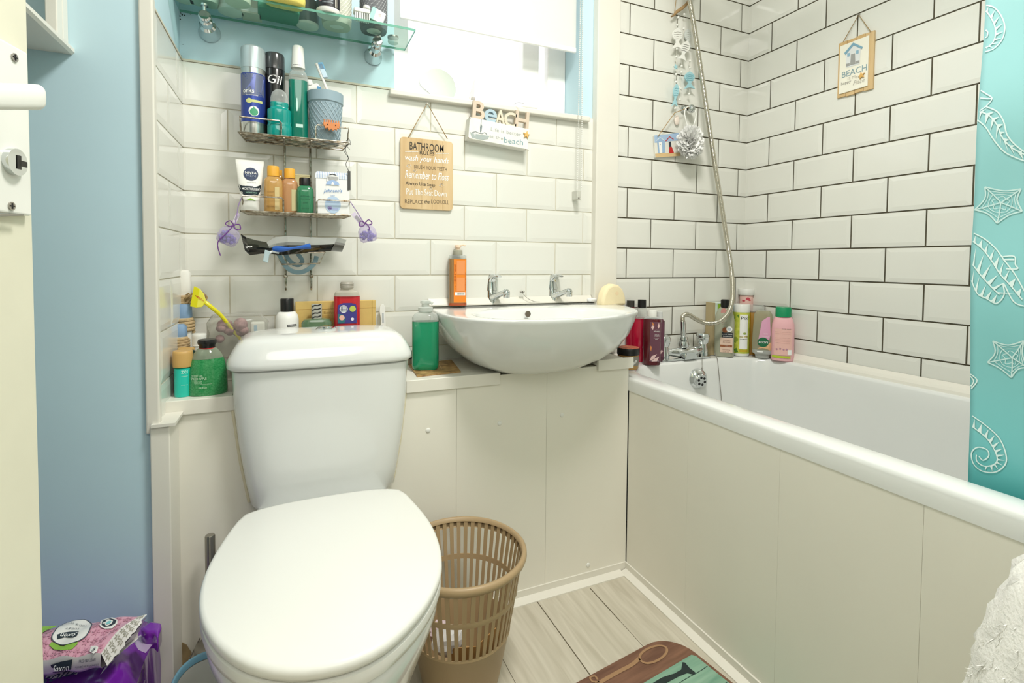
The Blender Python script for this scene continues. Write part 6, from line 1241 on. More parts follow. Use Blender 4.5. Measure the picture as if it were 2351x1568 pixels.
lathe_part(t, 'bottle_body', PINK, [(R*.95, 0), (R, .004), (R, H*.58), (R*.97, H*.68), (R*.82, H*.78), (R*.66, H*.83)], 1, .66, 2.5); lathe_part(t, 'cap', mat('jade_cap', '15915F', .35), [(R*.70, H*.82), (R*.70, H-.003), (R*.64, H)], 1, .85, 2.3)
fp_ = lambda a, b: (a, -R*.665*max(.05, 1-abs(a/(R*1.01))**2.5)**.4-.0006, b); printed(t, 'back_label', mat('pink_label_print', 'EDBDB4', .45), [rectpoly(-R*.72, .02, R*.8, H*.60)], fp_); fq = lambda a, b: tuple(Vector(fp_(a, b))+Vector((0, -.0007, 0)))
printed(t, 'lime_band', mat('lime_band', 'B9CC3A', .45), [rectpoly(-R*.9, .010, R*.7, .018)], fq); words(t, DARK_INK, [('body wash', R*.3, H*.60, R*.75, .0025)], fq, bold=.03); PI2 = mat('rose_grey_ink', 'C28E8A', .5)
words(t, PI2, [('Directions: apply to wet skin', 0, H*.54, R*1.3, .0022), ('massage and rinse well with', 0, H*.51, R*1.25, .0022), ('aqua sodium laureth sulfate', 0, H*.43, R*1.3, .0022), ('cocamidopropyl betaine glycerin', 0, H*.40, R*1.3, .0022), ('parfum citric acid limonene', 0, H*.37, R*1.3, .0022), ('sodium benzoate linalool', 0, H*.34, R*1.2, .0022)], fq); printed(t, 'symbols', mat('mauve_symbol', 'B98A9E', .5), [circ(-R*.5, .040, .003), circ(-R*.2, .042, .003), circ(R*.1, .040, .003), circ(R*.35, .041, .003)], fq); printed(t, 'barcode_panel', WHITE_INK, [rectpoly(R*.45, .022, R*.78, .040)], fq)
# ================================================================== SHOWER CURTAIN
XC = -.600
o = Vector((XC, -.98, 1.0)); t = thing('shower_curtain', 'aqua shower curtain printed with white seahorses and starfish, hanging inside the bath', 'curtain', o)
def cxo(y, z): return .006+.008*math.sin((y+.98)*34+.5)*(.25+min(1, abs(y+.98)*2.2))+.0035*math.sin(z*9+y*7)+.003*math.sin(z*23+1)*math.sin(y*20)
def edge(z):            # left edge wanders a little
    pts = [(2.1, 0), (1.31, -.003), (1.20, .0), (1.05, .004), (.92, .0065), (.84, .0025), (.72, -.001), (.66, -.004), (.60, -.006), (.30, -.008)]
    for (z1, a), (z0, b) in zip(pts, pts[1:]):
        if z >= z0: return b+(a-b)*(z-z0)/(z1-z0)
    return pts[-1][1]
m = MB(); NY, NZ = 60, 90; vs = []
for j in range(NZ+1):
    z = .43+(1.98-.43)*j/NZ
    for i in range(NY+1):
        y = -.98+edge(z)-(.50)*i/NY; vs.append((cxo(y, z), y-o.y, z-o.z))
n1 = NY+1; fs = [(j*n1+i, j*n1+i+1, (j+1)*n1+i+1, (j+1)*n1+i) for j in range(NZ) for i in range(NY)]
m.add(vs, fs)
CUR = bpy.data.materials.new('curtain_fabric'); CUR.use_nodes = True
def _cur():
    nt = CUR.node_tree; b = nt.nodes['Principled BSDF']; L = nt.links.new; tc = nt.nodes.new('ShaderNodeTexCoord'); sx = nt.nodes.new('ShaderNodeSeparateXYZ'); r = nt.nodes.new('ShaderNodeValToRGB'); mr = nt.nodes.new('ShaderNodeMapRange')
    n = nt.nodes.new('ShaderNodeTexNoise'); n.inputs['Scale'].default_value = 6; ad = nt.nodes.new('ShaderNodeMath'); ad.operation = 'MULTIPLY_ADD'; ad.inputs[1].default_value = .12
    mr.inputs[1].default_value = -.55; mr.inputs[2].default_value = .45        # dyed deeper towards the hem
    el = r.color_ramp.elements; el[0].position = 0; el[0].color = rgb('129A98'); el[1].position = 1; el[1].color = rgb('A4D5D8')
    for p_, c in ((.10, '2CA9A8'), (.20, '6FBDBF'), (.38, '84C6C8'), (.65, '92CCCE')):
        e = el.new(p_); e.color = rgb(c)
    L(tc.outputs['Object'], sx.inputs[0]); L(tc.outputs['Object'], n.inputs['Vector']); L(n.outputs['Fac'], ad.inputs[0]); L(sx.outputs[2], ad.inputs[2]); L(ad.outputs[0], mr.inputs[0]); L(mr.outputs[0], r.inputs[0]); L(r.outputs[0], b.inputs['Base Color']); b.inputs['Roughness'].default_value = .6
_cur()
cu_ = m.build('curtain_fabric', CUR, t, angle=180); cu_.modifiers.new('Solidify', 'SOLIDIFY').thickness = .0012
def cp(U, V): q = on('x', XC, U, V); return (q.y, q.z)
def cfn(a, b): return (cxo(a, b)-.0009, a-o.y, b-o.z)
A1 = lambda x, y: (2150+x/2.612, y/2.612); A2 = lambda x, y: (2150+x/2.24, 500+y/2.24)
CPRINT = mat('white_print', 'DDF0EE', .6)
def stroke(mm, pts, w=.0017, k=5):
    P = [cp(*p) for p in pts]; P = [(q.x, q.y) for q in spline([(a, b, 0) for a, b in P], k)]; ribbon(mm, P, w, cfn)
def teeth(mm, outer, inner, n, w=.5):
    """little triangular scales between two print lines"""
    O = spline([(*p, 0) for p in outer], 12); I = spline([(*p, 0) for p in inner], 12)
    for k in range(n):
        a = O[int((k+.15)*(len(O)-1)/n)]; b = O[int((k+.15+w)*(len(O)-1)/n)]; c = I[int((k+.5)*(len(I)-1)/n)]; c = a.lerp(b, .5).lerp(c, .85)
        mm.add([cfn(*cp(q.x, q.y)) for q in (a, b, c)], [(0, 1, 2)])
def seahorse(name, lines, scales):
    mm = MB()
    for l in lines: stroke(mm, l)
    for a, b, n in scales: teeth(mm, a, b, n)
    mm.build(name, CPRINT, cu_, smooth=False)
def Q(f, pts): return [f(*p) for p in pts]
o1 = Q(A1, [(292,28),(340,42),(380,90),(402,150),(395,210),(372,252),(330,290),(280,308)]); i1 = Q(A1, [(290,62),(322,108),(343,160),(345,208),(328,252),(300,275),(284,282)])
seahorse('seahorse_tail', [o1, i1, Q(A1, [(286,176),(298,190),(294,215),(282,222)])], [(i1, o1, 9)])
o2 = Q(A1, [(292,638),(360,668),(400,728),(420,808),(468,868),(525,912)]); i2 = Q(A1, [(238,718),(288,760),(338,838),(398,908),(468,944),(530,966)]); c2 = Q(A1, [(250,668),(310,690),(360,750),(385,815),(440,880),(520,925)])
seahorse('seahorse_body', [o2, i2, Q(A1, [(258,540),(290,560),(328,588),(295,632),(252,662)]), c2, Q(A1, [(255,585),(300,590),(325,588)])], [(c2, i2, 8), (c2, o2, 8)])
o3 = Q(A2, [(172,78),(230,108),(290,158),(338,218),(398,290),(452,380)]); i3 = Q(A2, [(166,322),(200,390),(250,415),(305,440),(345,395),(338,335),(395,430),(455,455)]); c3 = Q(A2, [(168,120),(220,160),(270,220),(320,290),(370,340),(440,420)])
seahorse('seahorse_body', [o3, i3, c3, Q(A2, [(322,200),(390,198),(398,240),(410,262),(350,262)]), Q(A2, [(330,215),(392,215)]), Q(A2, [(170,240),(220,300),(280,360),(320,395)])], [(c3, o3, 9), (Q(A2, [(170,240),(220,300),(280,360),(320,395)]), c3, 6), (Q(A2, [(166,322),(200,390),(250,415),(305,440)]), Q(A2, [(170,240),(220,300),(280,360),(320,395)]), 5)])
o4 = Q(A2, [(178,1020),(250,1068),(320,1128),(358,1200),(362,1262),(312,1305),(240,1302),(192,1265),(180,1210),(212,1180),(262,1192),(272,1225),(242,1246),(220,1225)]); i4 = Q(A2, [(180,1075),(255,1130),(300,1190),(318,1240),(300,1268),(250,1276),(210,1252),(206,1218)])
seahorse('seahorse_tail', [o4, i4], [(i4[:6], o4[:7], 12)])
seahorse('seahorse_fin', [Q(A2, [(162,805),(198,838),(168,880)]), Q(A2, [(162,815),(180,842),(166,868)])], [])
def starp(pts, inn, cen):
    mm = MB(); st = []
    for a, b in zip(pts, inn): st += [a, b]
    st.append(pts[0])
    P = [cp(*p) for p in st]; 
    for a, b, c in zip(st[0::2], st[1::2], st[2::2]): stroke(mm, [a, b, c], .0018)
    for p in pts: stroke(mm, [p, ((p[0]+cen[0])/2+1, (p[1]+cen[1])/2), cen], .0016)
    for a, b, c in zip(st[0::2], st[1::2], st[2::2]):
        for k in (.25, .5, .75): stroke(mm, [(a[0]*(1-k)+cen[0]*k, a[1]*(1-k)+cen[1]*k), (b[0]*(1-k*.6)+cen[0]*k*.6, b[1]*(1-k*.6)+cen[1]*k*.6), (c[0]*(1-k)+cen[0]*k, c[1]*(1-k)+cen[1]*k)], .0009)
    mm.build('starfish_print', mat('pale_print', 'CDE8E6', .6), cu_, smooth=False)
starp(Q(A1, [(270,1118),(492,1130),(496,1265),(342,1337),(206,1256)]), Q(A1, [(385,1142),(466,1195),(415,1288),(285,1280),(268,1188)]), A1(366, 1212))
starp(Q(A2, [(284,634),(448,632),(462,770),(380,822),(254,745)]), Q(A2, [(365,655),(440,700),(415,780),(320,775),(295,695)]), A2(386, 720))
m = MB(); m.tube([(0, .98-.98+.0, 1.0), (0, -.56, 1.0)], .0125, 14); m.tube([(0, .97, .992), (0, .0, 1.0)], .0125, 14); m.build('curtain_rail', CHROME, t)

# ================================================================== FLOOR THINGS
# waste basket
BXc, BYc, BH, BR, BR0 = -1.262, -.407, .283, .140, .080
t = thing('waste_basket', 'light brown slotted plastic waste basket standing between toilet and bath', 'basket', (BXc, BYc, 0))
TANP = mat('tan_plastic', 'AF9672', .4)
def br(z): return BR0+(BR-.006-BR0)*(z/BH)**.85
N = 48
m = MB()
m.lathe([(.02, .004), (br(0)-.004, .004), (br(0)-.0025, .001), (br(0), .001), (br(.01), .008), (br(.112), .112), (br(.116)+.0012, .114), (br(.118), .118), (br(.118)-.0022, .118), (br(.06)-.0022, .06), (br(.006)-.0022, .0065), (.02, .0065)], 72, cap0=True, cap1=True); m.build('base', TANP, t, angle=50)
m = MB(); m.lathe([(br(.194), .192), (br(.203)+.0006, .1975), (br(.203), .203), (br(.203)-.0022, .203), (br(.194)-.0022, .192)], 72, cap0=False, cap1=False); m.build('middle_band', TANP, t)
for k in range(N):
    a = 2*PI*k/N; ca, sa = math.cos(a), math.sin(a); m = MB(); w = .0042; sec = []
    for z in (.114, .13, .16, .19, .22, .25, .277):
        ww = w*(br(z)/br(.2)); r0, r1 = br(z)-.0022, br(z)
        sec.append([(r*ca-q*sa, r*sa+q*ca, z) for r, q in ((r0, -ww), (r1, -ww), (r1, ww), (r0, ww))])
    m.loft(sec); m.build('slat', TANP, t, smooth=False)
m = MB(); m.lathe([(br(.268)-.0022, .262), (br(.268), .262), (BR-.004, .268), (BR-.001, .269), (BR+.001, .274), (BR+.0005, .281), (BR-.004, .2845), (BR-.009, .283), (br(.272)-.003, .275)], 80, cap0=False, cap1=False); m.build('rim', TANP, t, angle=80)
random.seed(9)
def crumple(name, label, col, c, r, sq):
    m = MB(); m.ball((0, 0, 0), r, 14, 9, 1, .8, sq); m.v = [(a*random.uniform(.8, 1.15), b*random.uniform(.8, 1.15), z*random.uniform(.85, 1.1)) for a, b, z in m.v]
    tt = thing(name, label, 'litter', (BXc+c[0], BYc+c[1], c[2])); m.build('paper', mat(col[0], col[1], .7), tt, angle=12); return tt
crumple('crumpled_wrapper', 'crumpled white printed wrapper inside the waste basket, seen through the slots', ('wrapper_white', 'E6E4E2'), (-.040, -.035, .118), .034, .9)
crumple('crumpled_tissue', 'crumpled pinkish tissue in the waste basket', ('tissue_pink', 'DCC7CC'), (-.045, .02, .100), .026, .8)
tt = thing('cardboard_piece', 'bent brown cardboard standing inside the waste basket', 'cardboard', (BXc+.015, BYc-.030, .008)); KR = mat('kraft_cardboard', 'B98F58', .75)
m = MB(); m.loft([[(-.05, -.018, .0), (-.01, -.045, .0), (.045, -.028, .0), (.045, -.026, .0), (-.01, -.043, .0), (-.05, -.016, .0)], [(-.055, -.024, .105), (-.01, -.055, .118), (.050, -.036, .135), (.050, -.034, .135), (-.01, -.053, .118), (-.055, -.022, .105)]]); m.build('cardboard', KR, tt, smooth=False)
# toilet brush
p = on('y', -.268, 482, 1228); t = thing('toilet_brush', 'brushed steel toilet brush standing in the corner left of the toilet', 'brush', (p.x, -.268, 0))
m = MB(); m.lathe([(.0092, .10), (.0092, p.z-.002), (.008, p.z)], 24); m.build('handle', BRUSHED, t); m = MB(); m.lathe([(.029, 0), (.030, .004), (.030, .12), (.027, .122)], 28); m.build('holder', BRUSHED, t)
# blue-rimmed seat / pot beside the toilet
pz = .150; o = on('z', pz, 466, 1546); o = Vector((-1.734, -.420, 0)); t = thing('potty', 'white plastic potty with blue oval rim on the floor left of the toilet', 'potty', o, .2)
def el(a, b, z, n=2.2, k=44): return [(cs(1, 2*PI*q/k, a, b, n)[0], cs(1, 2*PI*q/k, a, b, n)[1], z) for q in range(k)]
PBW = mat('potty_white', 'DDDDD2', .4); PBB = mat('potty_blue', '86BCD2', .4)
m = MB(); m.loft([el(.034, .05, 0), el(.038, .058, .004), el(.044, .072, .07), el(.054, .091, pz-.014), el(.052, .088, pz-.014), el(.040, .066, .07), el(.034, .052, .012)]); m.build('bowl', PBW, t)
m = MB(); m.loft([el(.053, .090, pz-.016), el(.0575, .0945, pz-.014), el(.0585, .0960, pz-.008), el(.0575, .0945, pz-.002), el(.055, .092, pz), el(.0525, .089, pz-.002), el(.0515, .0875, pz-.012)], False, False); m.build('rim', PBB, t, angle=80)
m = MB(); m.box((-.018, -.045, .030), (.020, .03, .05)); m.build('paper_scrap', mat('old_paper', '9B8E74', .8), t, smooth=False)
# thin pipe behind
m = MB(); a, b = on('y', -.245, 459, 1465), on('y', -.245, 436, 1512); w_ = thing('thin_wire', 'thin grey wire slanting down behind the potty', 'wire', a); m.tube([Vector((0, 0, 0)), b-a], .0012, 6); m.build('wire', BRUSHED, w_)

# floor mat
MZ = .006
g = lambda U, V: on('z', MZ, U, V)
ea, eb, ec = g(1320, 1568), g(1480, 1482), g(1670, 1568)
ux = Vector((eb.x-ea.x, eb.y-ea.y, 0)).normalized(); uy = Vector((ux.y, -ux.x, 0))           # along the far edge / towards the door
cor = g(1545, 1462); 
# corner where the two straight edges would meet
r1 = g(1618, 1515); r2 = ec; vx = Vector((r2.x-r1.x, r2.y-r1.y, 0)).normalized(); 
den = ux.x*(-uy.y)-ux.y*(-uy.x); dx_, dy_ = r1.x-ea.x, r1.y-ea.y
s_ = dx_*ux.x+dy_*ux.y; crn = Vector((ea.x, ea.y, 0))+ux*s_
mo = crn; mrot = math.atan2(ux.y, ux.x)
t = thing('floor_mat', 'brown and green plank-print kitchen mat with a painted spoon on the floor', 'mat', (mo.x, mo.y, 0), mrot)
MW, ML, mr_ = .62, .40, .075
pol = rrect(-MW, -ML, 0, 0, mr_, 8); m = MB(); m.prism(pol, .0006, MZ, 'xy'); m.build('mat_base', wood('mat_brown', '6A4A3A', '8C6650', (6, 60, 10), .7), t, smooth=False, bevel=.0015)
top = lambda a, b: (a, b, MZ+.0005)
Minv = (Matrix.Translation((mo.x, mo.y, 0)) @ Matrix.Rotation(mrot, 4, 'Z')).inverted()
def ml(U, V): q = Minv @ on('z', MZ, U, V); return (q.x, q.y)
gl = ml(1590, 1500)
m = MB(); m.add([(-MW+.03, -.075, MZ+.0004), (-.014, -.075, MZ+.0004), (-.008, -.083, MZ+.0004), (-.008, -ML+.07, MZ+.0004), (-MW+.03, -ML+.07, MZ+.0004)], [(0,1,2,3,4)]); m.build('green_planks', wood('mat_green', '6E9A84', '93B7A0', (5, 50, 8), .7), t, smooth=False)
m = MB()
for yy in (-.115, -.165, -.215): ribbon(m, [(-MW+.03+k*.02, yy+.001*math.sin(k*1.3)) for k in range(30)], .0016, lambda a, b: (a, b, MZ+.0007))
m.build('plank_line', mat('plank_dark', '2F4A42', .8), t, smooth=False)
m = MB(); d = [(1567, 1521), (1573, 1522), (1583, 1534), (1597, 1545), (1593, 1550), (1578, 1546), (1560, 1553), (1530, 1569), (1505, 1592), (1470, 1592), (1500, 1568), (1520, 1556), (1548, 1547), (1564, 1538)]
m.add([(*ml(*p), MZ+.0009) for p in d], [tuple(range(len(d)))]); m.build('black_letter', mat('letter_black', '23302F', .8), t, smooth=False)
SPN = mat('spoon_tan', 'A3805E', .8); m = MB(); e = [ml(*p) for p in ((1465, 1510), (1480, 1492), (1508, 1482), (1528, 1484), (1533, 1495), (1522, 1510), (1500, 1522), (1478, 1524))]; e = smoothpoly(e, 2); 
ribbon(m, e+[e[0]], .0055, lambda a, b: (a, b, MZ+.0009)); ribbon(m, [(q.x, q.y) for q in spline([(*ml(*p), 0) for p in ((1468, 1512), (1450, 1527), (1420, 1543), (1390, 1560), (1360, 1578))], 6)], .009, lambda a, b: (a, b, MZ+.0009)); ribbon(m, [(q.x, q.y) for q in spline([(*ml(*p), 0) for p in ((1372, 1561), (1366, 1553), (1355, 1556), (1360, 1565), (1376, 1566))], 5)], .004, lambda a, b: (a, b, MZ+.0009)); m.build('painted_spoon', SPN, t, smooth=False)

# packs at lower left, on the floor by the blue wall
t = thing('toilet_roll_pack', 'glossy purple plastic-wrapped pack on the floor against the blue wall', 'pack', (-1.93, -.44, 0)); o = Vector(t.location)
PZ_ = .262; random.seed(21)
VIO = mat('violet_film', '6A1E98', .16, coat=.7, noise=.35, nscale=14, col2='8A34B8', bump=.0)
m = MB(); NX, NYY = 26, 16; x0, x1, y0, y1 = -.24, .104, -.16, .118
def ptop(a, b): 
    u, v = (a-x0)/(x1-x0), (b-y0)/(y1-y0); e_ = min(u, 1-u, v, 1-v); return PZ_-.045*max(0, 1-e_/.12)**2+.006*math.sin(a*55+b*20)*math.sin(b*48)+.004*math.sin(a*120+b*90)
vs = [(x0+(x1-x0)*i/NX, y0+(y1-y0)*j/NYY, 0) for j in range(NYY+1) for i in range(NX+1)]; vs = [(a, b, ptop(a, b)) for a, b, _ in vs]
m.add(vs, [(j*(NX+1)+i, j*(NX+1)+i+1, (j+1)*(NX+1)+i+1, (j+1)*(NX+1)+i) for j in range(NYY) for i in range(NX)])
per = [(i, 0) for i in range(NX)]+[(NX, j) for j in range(NYY)]+[(i, NYY) for i in range(NX, 0, -1)]+[(0, j) for j in range(NYY, 0, -1)]
topl = [vs[j*(NX+1)+i] for i, j in per]; mid = [(a*1.02+.004*math.sin(k*2.1), b*1.02+.004*math.sin(k*1.7), .14) for k, (a, b, z) in enumerate(topl)]; low = [(a, b, .001) for a, b, z in topl]
m.loft([topl, mid, low], False, True); m.build('violet_film', VIO, t, angle=55)
m = MB(); pts = [on('z', PZ_+.03, *p)-o for p in ((322, 1442), (345, 1425), (370, 1428), (371, 1437), (362, 1462), (352, 1450), (335, 1452))]; m.add(pts+[p-Vector((0, 0, .03)) for p in pts], [tuple(range(7)), tuple(reversed(range(7, 14)))]+[(i, 7+i, 7+(i+1) % 7, (i+1) % 7) for i in range(7)]); m.build('gathered_end', VIO, t, angle=80, bevel=.004)
m = MB(); pts = [on('z', PZ_+.010, *p)-o for p in ((305, 1470), (330, 1452), (356, 1458), (350, 1480), (334, 1499), (318, 1492))]; m.add(pts, [tuple(range(6))]); m.build('clear_patch', mat('lilac_clear_film', 'B9A6C4', .12, coat=.6), t, smooth=False)
m = MB(); pts = [on('z', PZ_+.014, *p)-o for p in ((104, 1556), (112, 1545), (150, 1537), (185, 1533), (182, 1540), (176, 1549), (165, 1546), (145, 1553), (118, 1559))]; m.add(pts, [tuple(range(9))]); m.build('white_swoosh', WHITE_INK, t, smooth=False)
m = MB(); ax_ = on('z', PZ_+.015, 150, 1546)-o; put_text(m, 'softza', 0, 0, .052, .016, lambda a, b: (ax_.x+a, ax_.y+b*1.3+a*.15, ax_.z+.001), .01, .3); m.build('lettering', NAVY, t, smooth=False)
m = MB(); ax_ = on('x', -1.805, 352, 1520)-o
for k in range(6): ribbon(m, [(-.03+k*.012, .10), (-.03+k*.012, .17)], .003, lambda a, b: (x1*1.022+.001, a-.02, b))
put_text(m, 'super soft', .0, .205, .09, .016, lambda a, b: (x1*1.022+.001, a-.03, b-.015)); m.build('end_print', mat('pale_violet_ink', 'CDBBD8', .5), t, smooth=False)
# wipes packet on top, seen upside down
WZ_ = PZ_+.020
wq = [on('z', z, *p) for z, p in ((WZ_+.030, (30, 1460)), (WZ_+.034, (337, 1410)), (WZ_+.012, (246, 1528)), (WZ_+.004, (40, 1540)))]
wc = Vector((-1.905, -.445, WZ_)); t = thing('tissue_wipes', 'pink and white pack of tissue wipes lying on the purple pack, text upside down', 'pack', wc); o = wc
P3 = lambda U, V, h: on('z', WZ_+h, U, V)-o
# top surface grid between four photo edges
TL_, TR_, BR_, BL_ = P3(40, 1452, .030), P3(318, 1413, .034), P3(232, 1500, .030), P3(40, 1520, .028)
def wtop(u, v):         # u along the pack, v towards the door
    p = TL_.lerp(TR_, u).lerp(BL_.lerp(BR_, u), v); p.z += .010*math.sin(PI*min(1, max(0, v)))*(1-.3*u)+.002*math.sin(u*17+v*5); return p
m = MB(); NU, NV = 26, 14; vs = [wtop(i/NU, j/NV) for j in range(NV+1) for i in range(NU+1)]; m.add(vs, [(j*(NU+1)+i, j*(NU+1)+i+1, (j+1)*(NU+1)+i+1, (j+1)*(NU+1)+i) for j in range(NV) for i in range(NU)])
WPK = mat('wipes_pink', 'DBA3B6', .3, coat=.4); m.build('pink_top', WPK, t, angle=180)
fr0 = [wtop(i/NU, 1) for i in range(NU+1)]; fr1 = [p+Vector((.0, -.004, -.016)) for p in fr0]; fr2 = [p+Vector((0, .004, -.026)) for p in fr0]
bk0 = [wtop(i/NU, 0) for i in range(NU+1)]; bk2 = [p+Vector((0, -.004, -.034)) for p in bk0]
m = MB(); m.loft([fr0, fr1, fr2, bk2, bk0], False, False, closed=False); WWH = mat('wipes_white', 'ECEAE6', .35, coat=.3); m.build('white_side', WWH, t, angle=60)
e0 = [wtop(1, j/NV) for j in range(NV+1)]; tip0, tip1 = P3(337, 1410, .034), P3(246, 1530, .010)
e1_ = [tip0.lerp(tip1, j/NV)+Vector((.003*(j % 2), .003*(j % 2), .002*math.sin(j*1.1))) for j in range(NV+1)]; e2_ = [Vector((p.x-.012, p.y, p.z-.024)) if 0 < j < NV else p-Vector((0, 0, .003)) for j, p in enumerate(e0)]
m = MB(); m.loft([e0, e1_], False, False, closed=False); m.loft([[p-Vector((0, 0, .002)) for p in e1_], [wtop(.98, j/NV)-Vector((0, 0, .034)) for j in range(NV+1)]], False, False, closed=False); m.build('crimped_end', WWH, t, angle=60)
def wfn(a, b): p = wtop(a, b); return (p.x, p.y, p.z+.0012)
def wf(d): return lambda a, b: (lambda p: (p.x, p.y, p.z+d))(wtop(a, b))
m = MB()
for i in range(11):
    for j in range(5):
        cu0, cv0 = .06+i*.088+(j % 2)*.044, .12+j*.2
        if cu0 > .97: continue
        for k in range(6):
            a = PI*k/3; m.add([wfn(cu0+r*math.cos(q)*.042, cv0+r*math.sin(q)*.10) for r, q in ((.12, a), (.6, a-.38), (1, a), (.6, a+.38))], [(0, 1, 2, 3)])
m.build('leaf_pattern', mat('wipes_rose', 'C98CA2', .35), t, smooth=False)
m = MB()
for j in range(7):
    for q_ in (0, 1):
        jf = (1+2*j+.0)*NV/14; BLf = lambda a_, b_: (lambda i0, f0: e0[i0].lerp(e0[i0+1], f0).lerp(e1_[i0].lerp(e1_[i0+1], f0), b_))(max(0, min(NV-1, int(a_))), max(0, min(NV-1e-6, a_)) % 1)+Vector((-.0006, -.0006, .0012))
        for k in range(6):
            a = PI*k/3+q_*.5; m.add([BLf(jf+r*math.sin(q)*1.0, .30+.38*q_+r*math.cos(q)*.24) for r, q in ((.12, a), (.55, a-.38), (1, a), (.55, a+.38))], [(0, 1, 2, 3)])
m.build('grey_leaf_pattern', mat('wipes_grey', 'A5A396', .4), t, smooth=False)
def uv(U, V):           # photo -> (u,v) on the pack top, by search
    best = None
    tgt = (U, V)
    lo = [(i/60, j/40) for i in range(-2, 63) for j in range(-2, 43)]
    for a, b in lo:
        p = wtop(a, b)+o-CAM; d_ = p.dot(F_); uu, vv = PX+F*p.dot(R_)/d_, PY-F*p.dot(U_)/d_; e = (uu-U)**2+(vv-V)**2
        if best is None or e < best[0]: best = (e, a, b)
    return best[1:]
wl = lambda pts: [uv(*p) for p in pts]
blob = smoothpoly(wl([(118, 1462), (128, 1450), (140, 1437), (158, 1427), (180, 1424), (203, 1426), (212, 1436), (207, 1452), (195, 1466), (177, 1478), (150, 1484), (130, 1481), (118, 1472)]), 2)
m = MB(); patch(m, blob, wf(.0022)); m.build('white_badge', WWH, t); m = MB(); ribbon(m, blob+[blob[0]], .012, wf(.0026)); m.build('badge_outline', mat('slate_ink', '4B5560', .5), t, smooth=False)
m = MB(); patch(m, wl([(132, 1472), (133, 1462), (140, 1456), (160, 1455), (181, 1454), (178, 1463), (168, 1468), (148, 1466)]), wf(.0030)); m.build('logo_flag', mat('ink_flag', '2C3640', .45), t)
def wtext(m, s, U0, V0, U1, V1, hv, d=.0038, bold=0, shear=0, flip=True):
    a, b = uv(U0, V0), uv(U1, V1); du, dv = b[0]-a[0], b[1]-a[1]; W_ = 1.0
    def fn(x, y): return wf(d)(a[0]+du*(.5-x if flip else .5+x), a[1]+dv*(.5-x if flip else .5+x)+(y*hv if flip else -y*hv))
    put_text(m, s, 0, 0, 1, 1, fn, bold, shear)
m = MB(); wtext(m, 'Saxon', 138, 1463, 175, 1460, .11, .0040, .02, .2); m.build('lettering', WHITE_INK, t, smooth=False)
m = MB(); wtext(m, 'TISSUE WIPES', 143, 1437, 200, 1441, .05); wtext(m, 'TOILET', 152, 1447, 182, 1447.5, .05); m.build('lettering', mat('ink_flag', '2C3640', .45), t, smooth=False)
m = MB(); patch(m, wl([(112, 1485), (120, 1477), (130, 1483), (150, 1487), (170, 1481), (178, 1472), (178, 1480), (165, 1492), (145, 1496), (125, 1493)]), wf(.0018)); m.build('green_ribbon', mat('ribbon_green', '8DBB4A', .4), t); m = MB(); patch(m, wl([(86, 1455), (100, 1442), (118, 1432), (128, 1430), (120, 1440), (104, 1452), (88, 1462)]), wf(.0020)); m.build('leaf_print', mat('ribbon_green', '8DBB4A', .4), t)
q0 = uv(249, 1432); m = MB(); patch(m, wl([(229+0, 1436), (232, 1427), (243, 1422), (258, 1421), (270, 1425), (269, 1435), (258, 1444), (243, 1447), (232, 1444)]), wf(.0022)); m.build('round_seal', WWH, t); m = MB(); ribbon(m, wl([(236, 1436), (240, 1428), (252, 1425), (263, 1427), (261, 1435), (251, 1441), (240, 1441), (236, 1436)]), .03, wf(.0028)); m.build('seal_ring', mat('ink_flag', '2C3640', .45), t, smooth=False); m = MB(); patch(m, wl([(243, 1435), (247, 1430), (254, 1429), (257, 1432), (252, 1437), (246, 1438)]), wf(.0030)); m.build('seal_blue', mat('seal_aqua', '7FC0C4', .4), t)
m = MB(); patch(m, wl([(206, 1497), (208, 1488), (220, 1485), (226, 1490), (222, 1500), (214, 1504)]), wf(.0022)); m.build('white_tab', WWH, t); m = MB(); wtext(m, '40', 211, 1497, 219, 1496, .09, .0032, .02); m.build('lettering', mat('ink_flag', '2C3640', .45), t, smooth=False)
def side(u, h): p = fr0[0].lerp(fr0[-1], u); q = fr1[0].lerp(fr1[-1], u); r = fr2[0].lerp(fr2[-1], u); s_ = p.lerp(q, h*2) if h < .5 else q.lerp(r, h*2-1); return (s_.x, s_.y-.0012, s_.z+.0006)
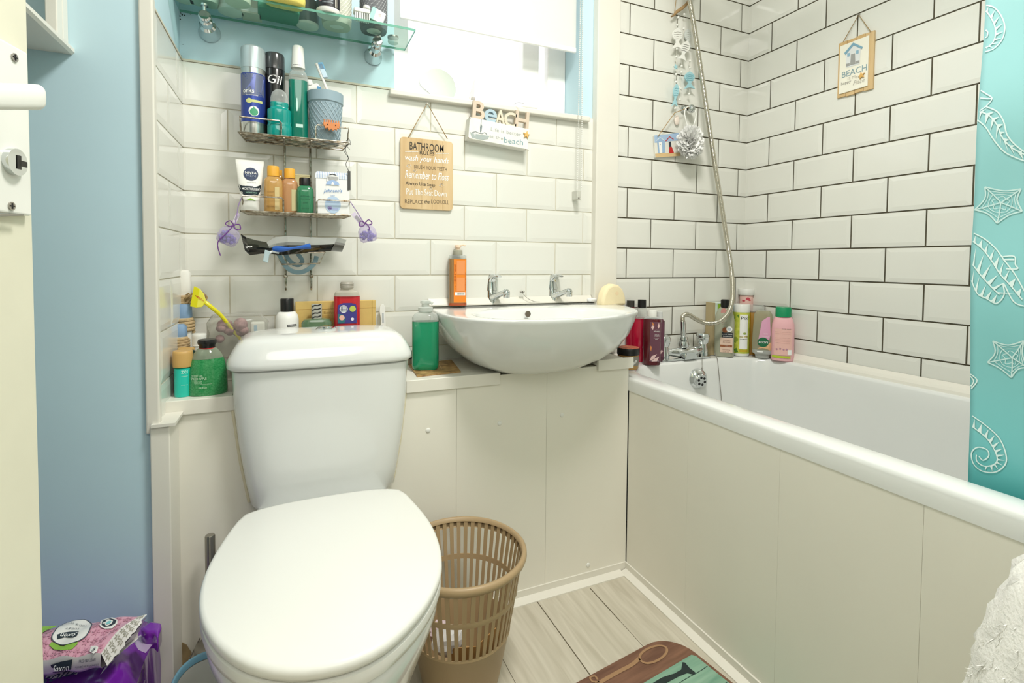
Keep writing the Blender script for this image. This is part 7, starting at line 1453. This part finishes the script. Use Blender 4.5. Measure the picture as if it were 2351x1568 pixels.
m = MB(); patch(m, [(.40, .22), (.52, .14), (.66, .10), (.65, .5), (.55, .66), (.42, .72)], side); m.build('logo_flag', mat('ink_flag', '2C3640', .45), t); m = MB(); put_text(m, 'Saxon', .53, .40, .19, .30, lambda a, b: (lambda p: (p[0], p[1]-.001, p[2]+.0006))(side(a, .8-b)), .02, .2); m.build('lettering', WHITE_INK, t, smooth=False)
m = MB(); SD = lambda a, b: side(a, .8-b); put_text(m, 'FRESH & CLEAN', .84, .58, .20, .12, SD); put_text(m, 'FLUSHABLE AND BIODEGRADABLE', .84, .36, .28, .07, SD); put_text(m, 'MADE FROM 100% NATURAL FIBRE', .84, .24, .28, .07, SD); put_text(m, 'TOILET', .53, .02, .11, .10, SD); m.build('lettering', mat('ink_flag', '2C3640', .45), t, smooth=False)

# white fluffy bundle beside the bath panel at the right edge of the view
o = Vector((-.90, -1.235, 0)); t = thing('fluffy_towel', 'white fluffy towelling bundle standing beside the bath panel at the right', 'towel', o)
TR = ((0, .118), (.3, .116), (.42, .106), (.5, .095), (.55, .081), (.6, .066), (.64, .040), (.66, .008))
def tr_(z):
    for (z0, r0), (z1, r1) in zip(TR, TR[1:]):
        if z <= z1: return r0+(r1-r0)*(z-z0)/(z1-z0)
    return .008
random.seed(4); m = MB(); sec = []; K = 64
for j in range(41):
    z = .66*j/40; r = tr_(z)
    sec.append([((r+random.gauss(0, .003)*min(1, r/.05))*math.cos(2*PI*k/K), (r+random.gauss(0, .003)*min(1, r/.05))*math.sin(2*PI*k/K), z) for k in range(K)])
m.loft(sec); m.build('towelling', mat('towelling', 'F1F0EB', .95, bump=.5, nscale=260), t, angle=180)
m = MB()
for k in range(7000):
    j = random.uniform(.02, .99); z = .66*j; a = random.uniform(0, 2*PI); r = tr_(z); c = Vector((r*math.cos(a), r*math.sin(a), z)); d = Vector((math.cos(a), math.sin(a), random.uniform(-.6, .4))).normalized(); e = Vector((-math.sin(a), math.cos(a), 0)).lerp(Vector((0, 0, 1)), random.random()).normalized()*.0013
    L_ = random.uniform(.0015, .004); m.add([c-d*.004-e, c-d*.004+e, c+d*L_+e*.3+Vector((0, 0, -.004))], [(0, 1, 2)])
o_ = m.build('fluff', mat('towelling', 'F1F0EB', .95), t, angle=180); o_['kind'] = 'stuff'
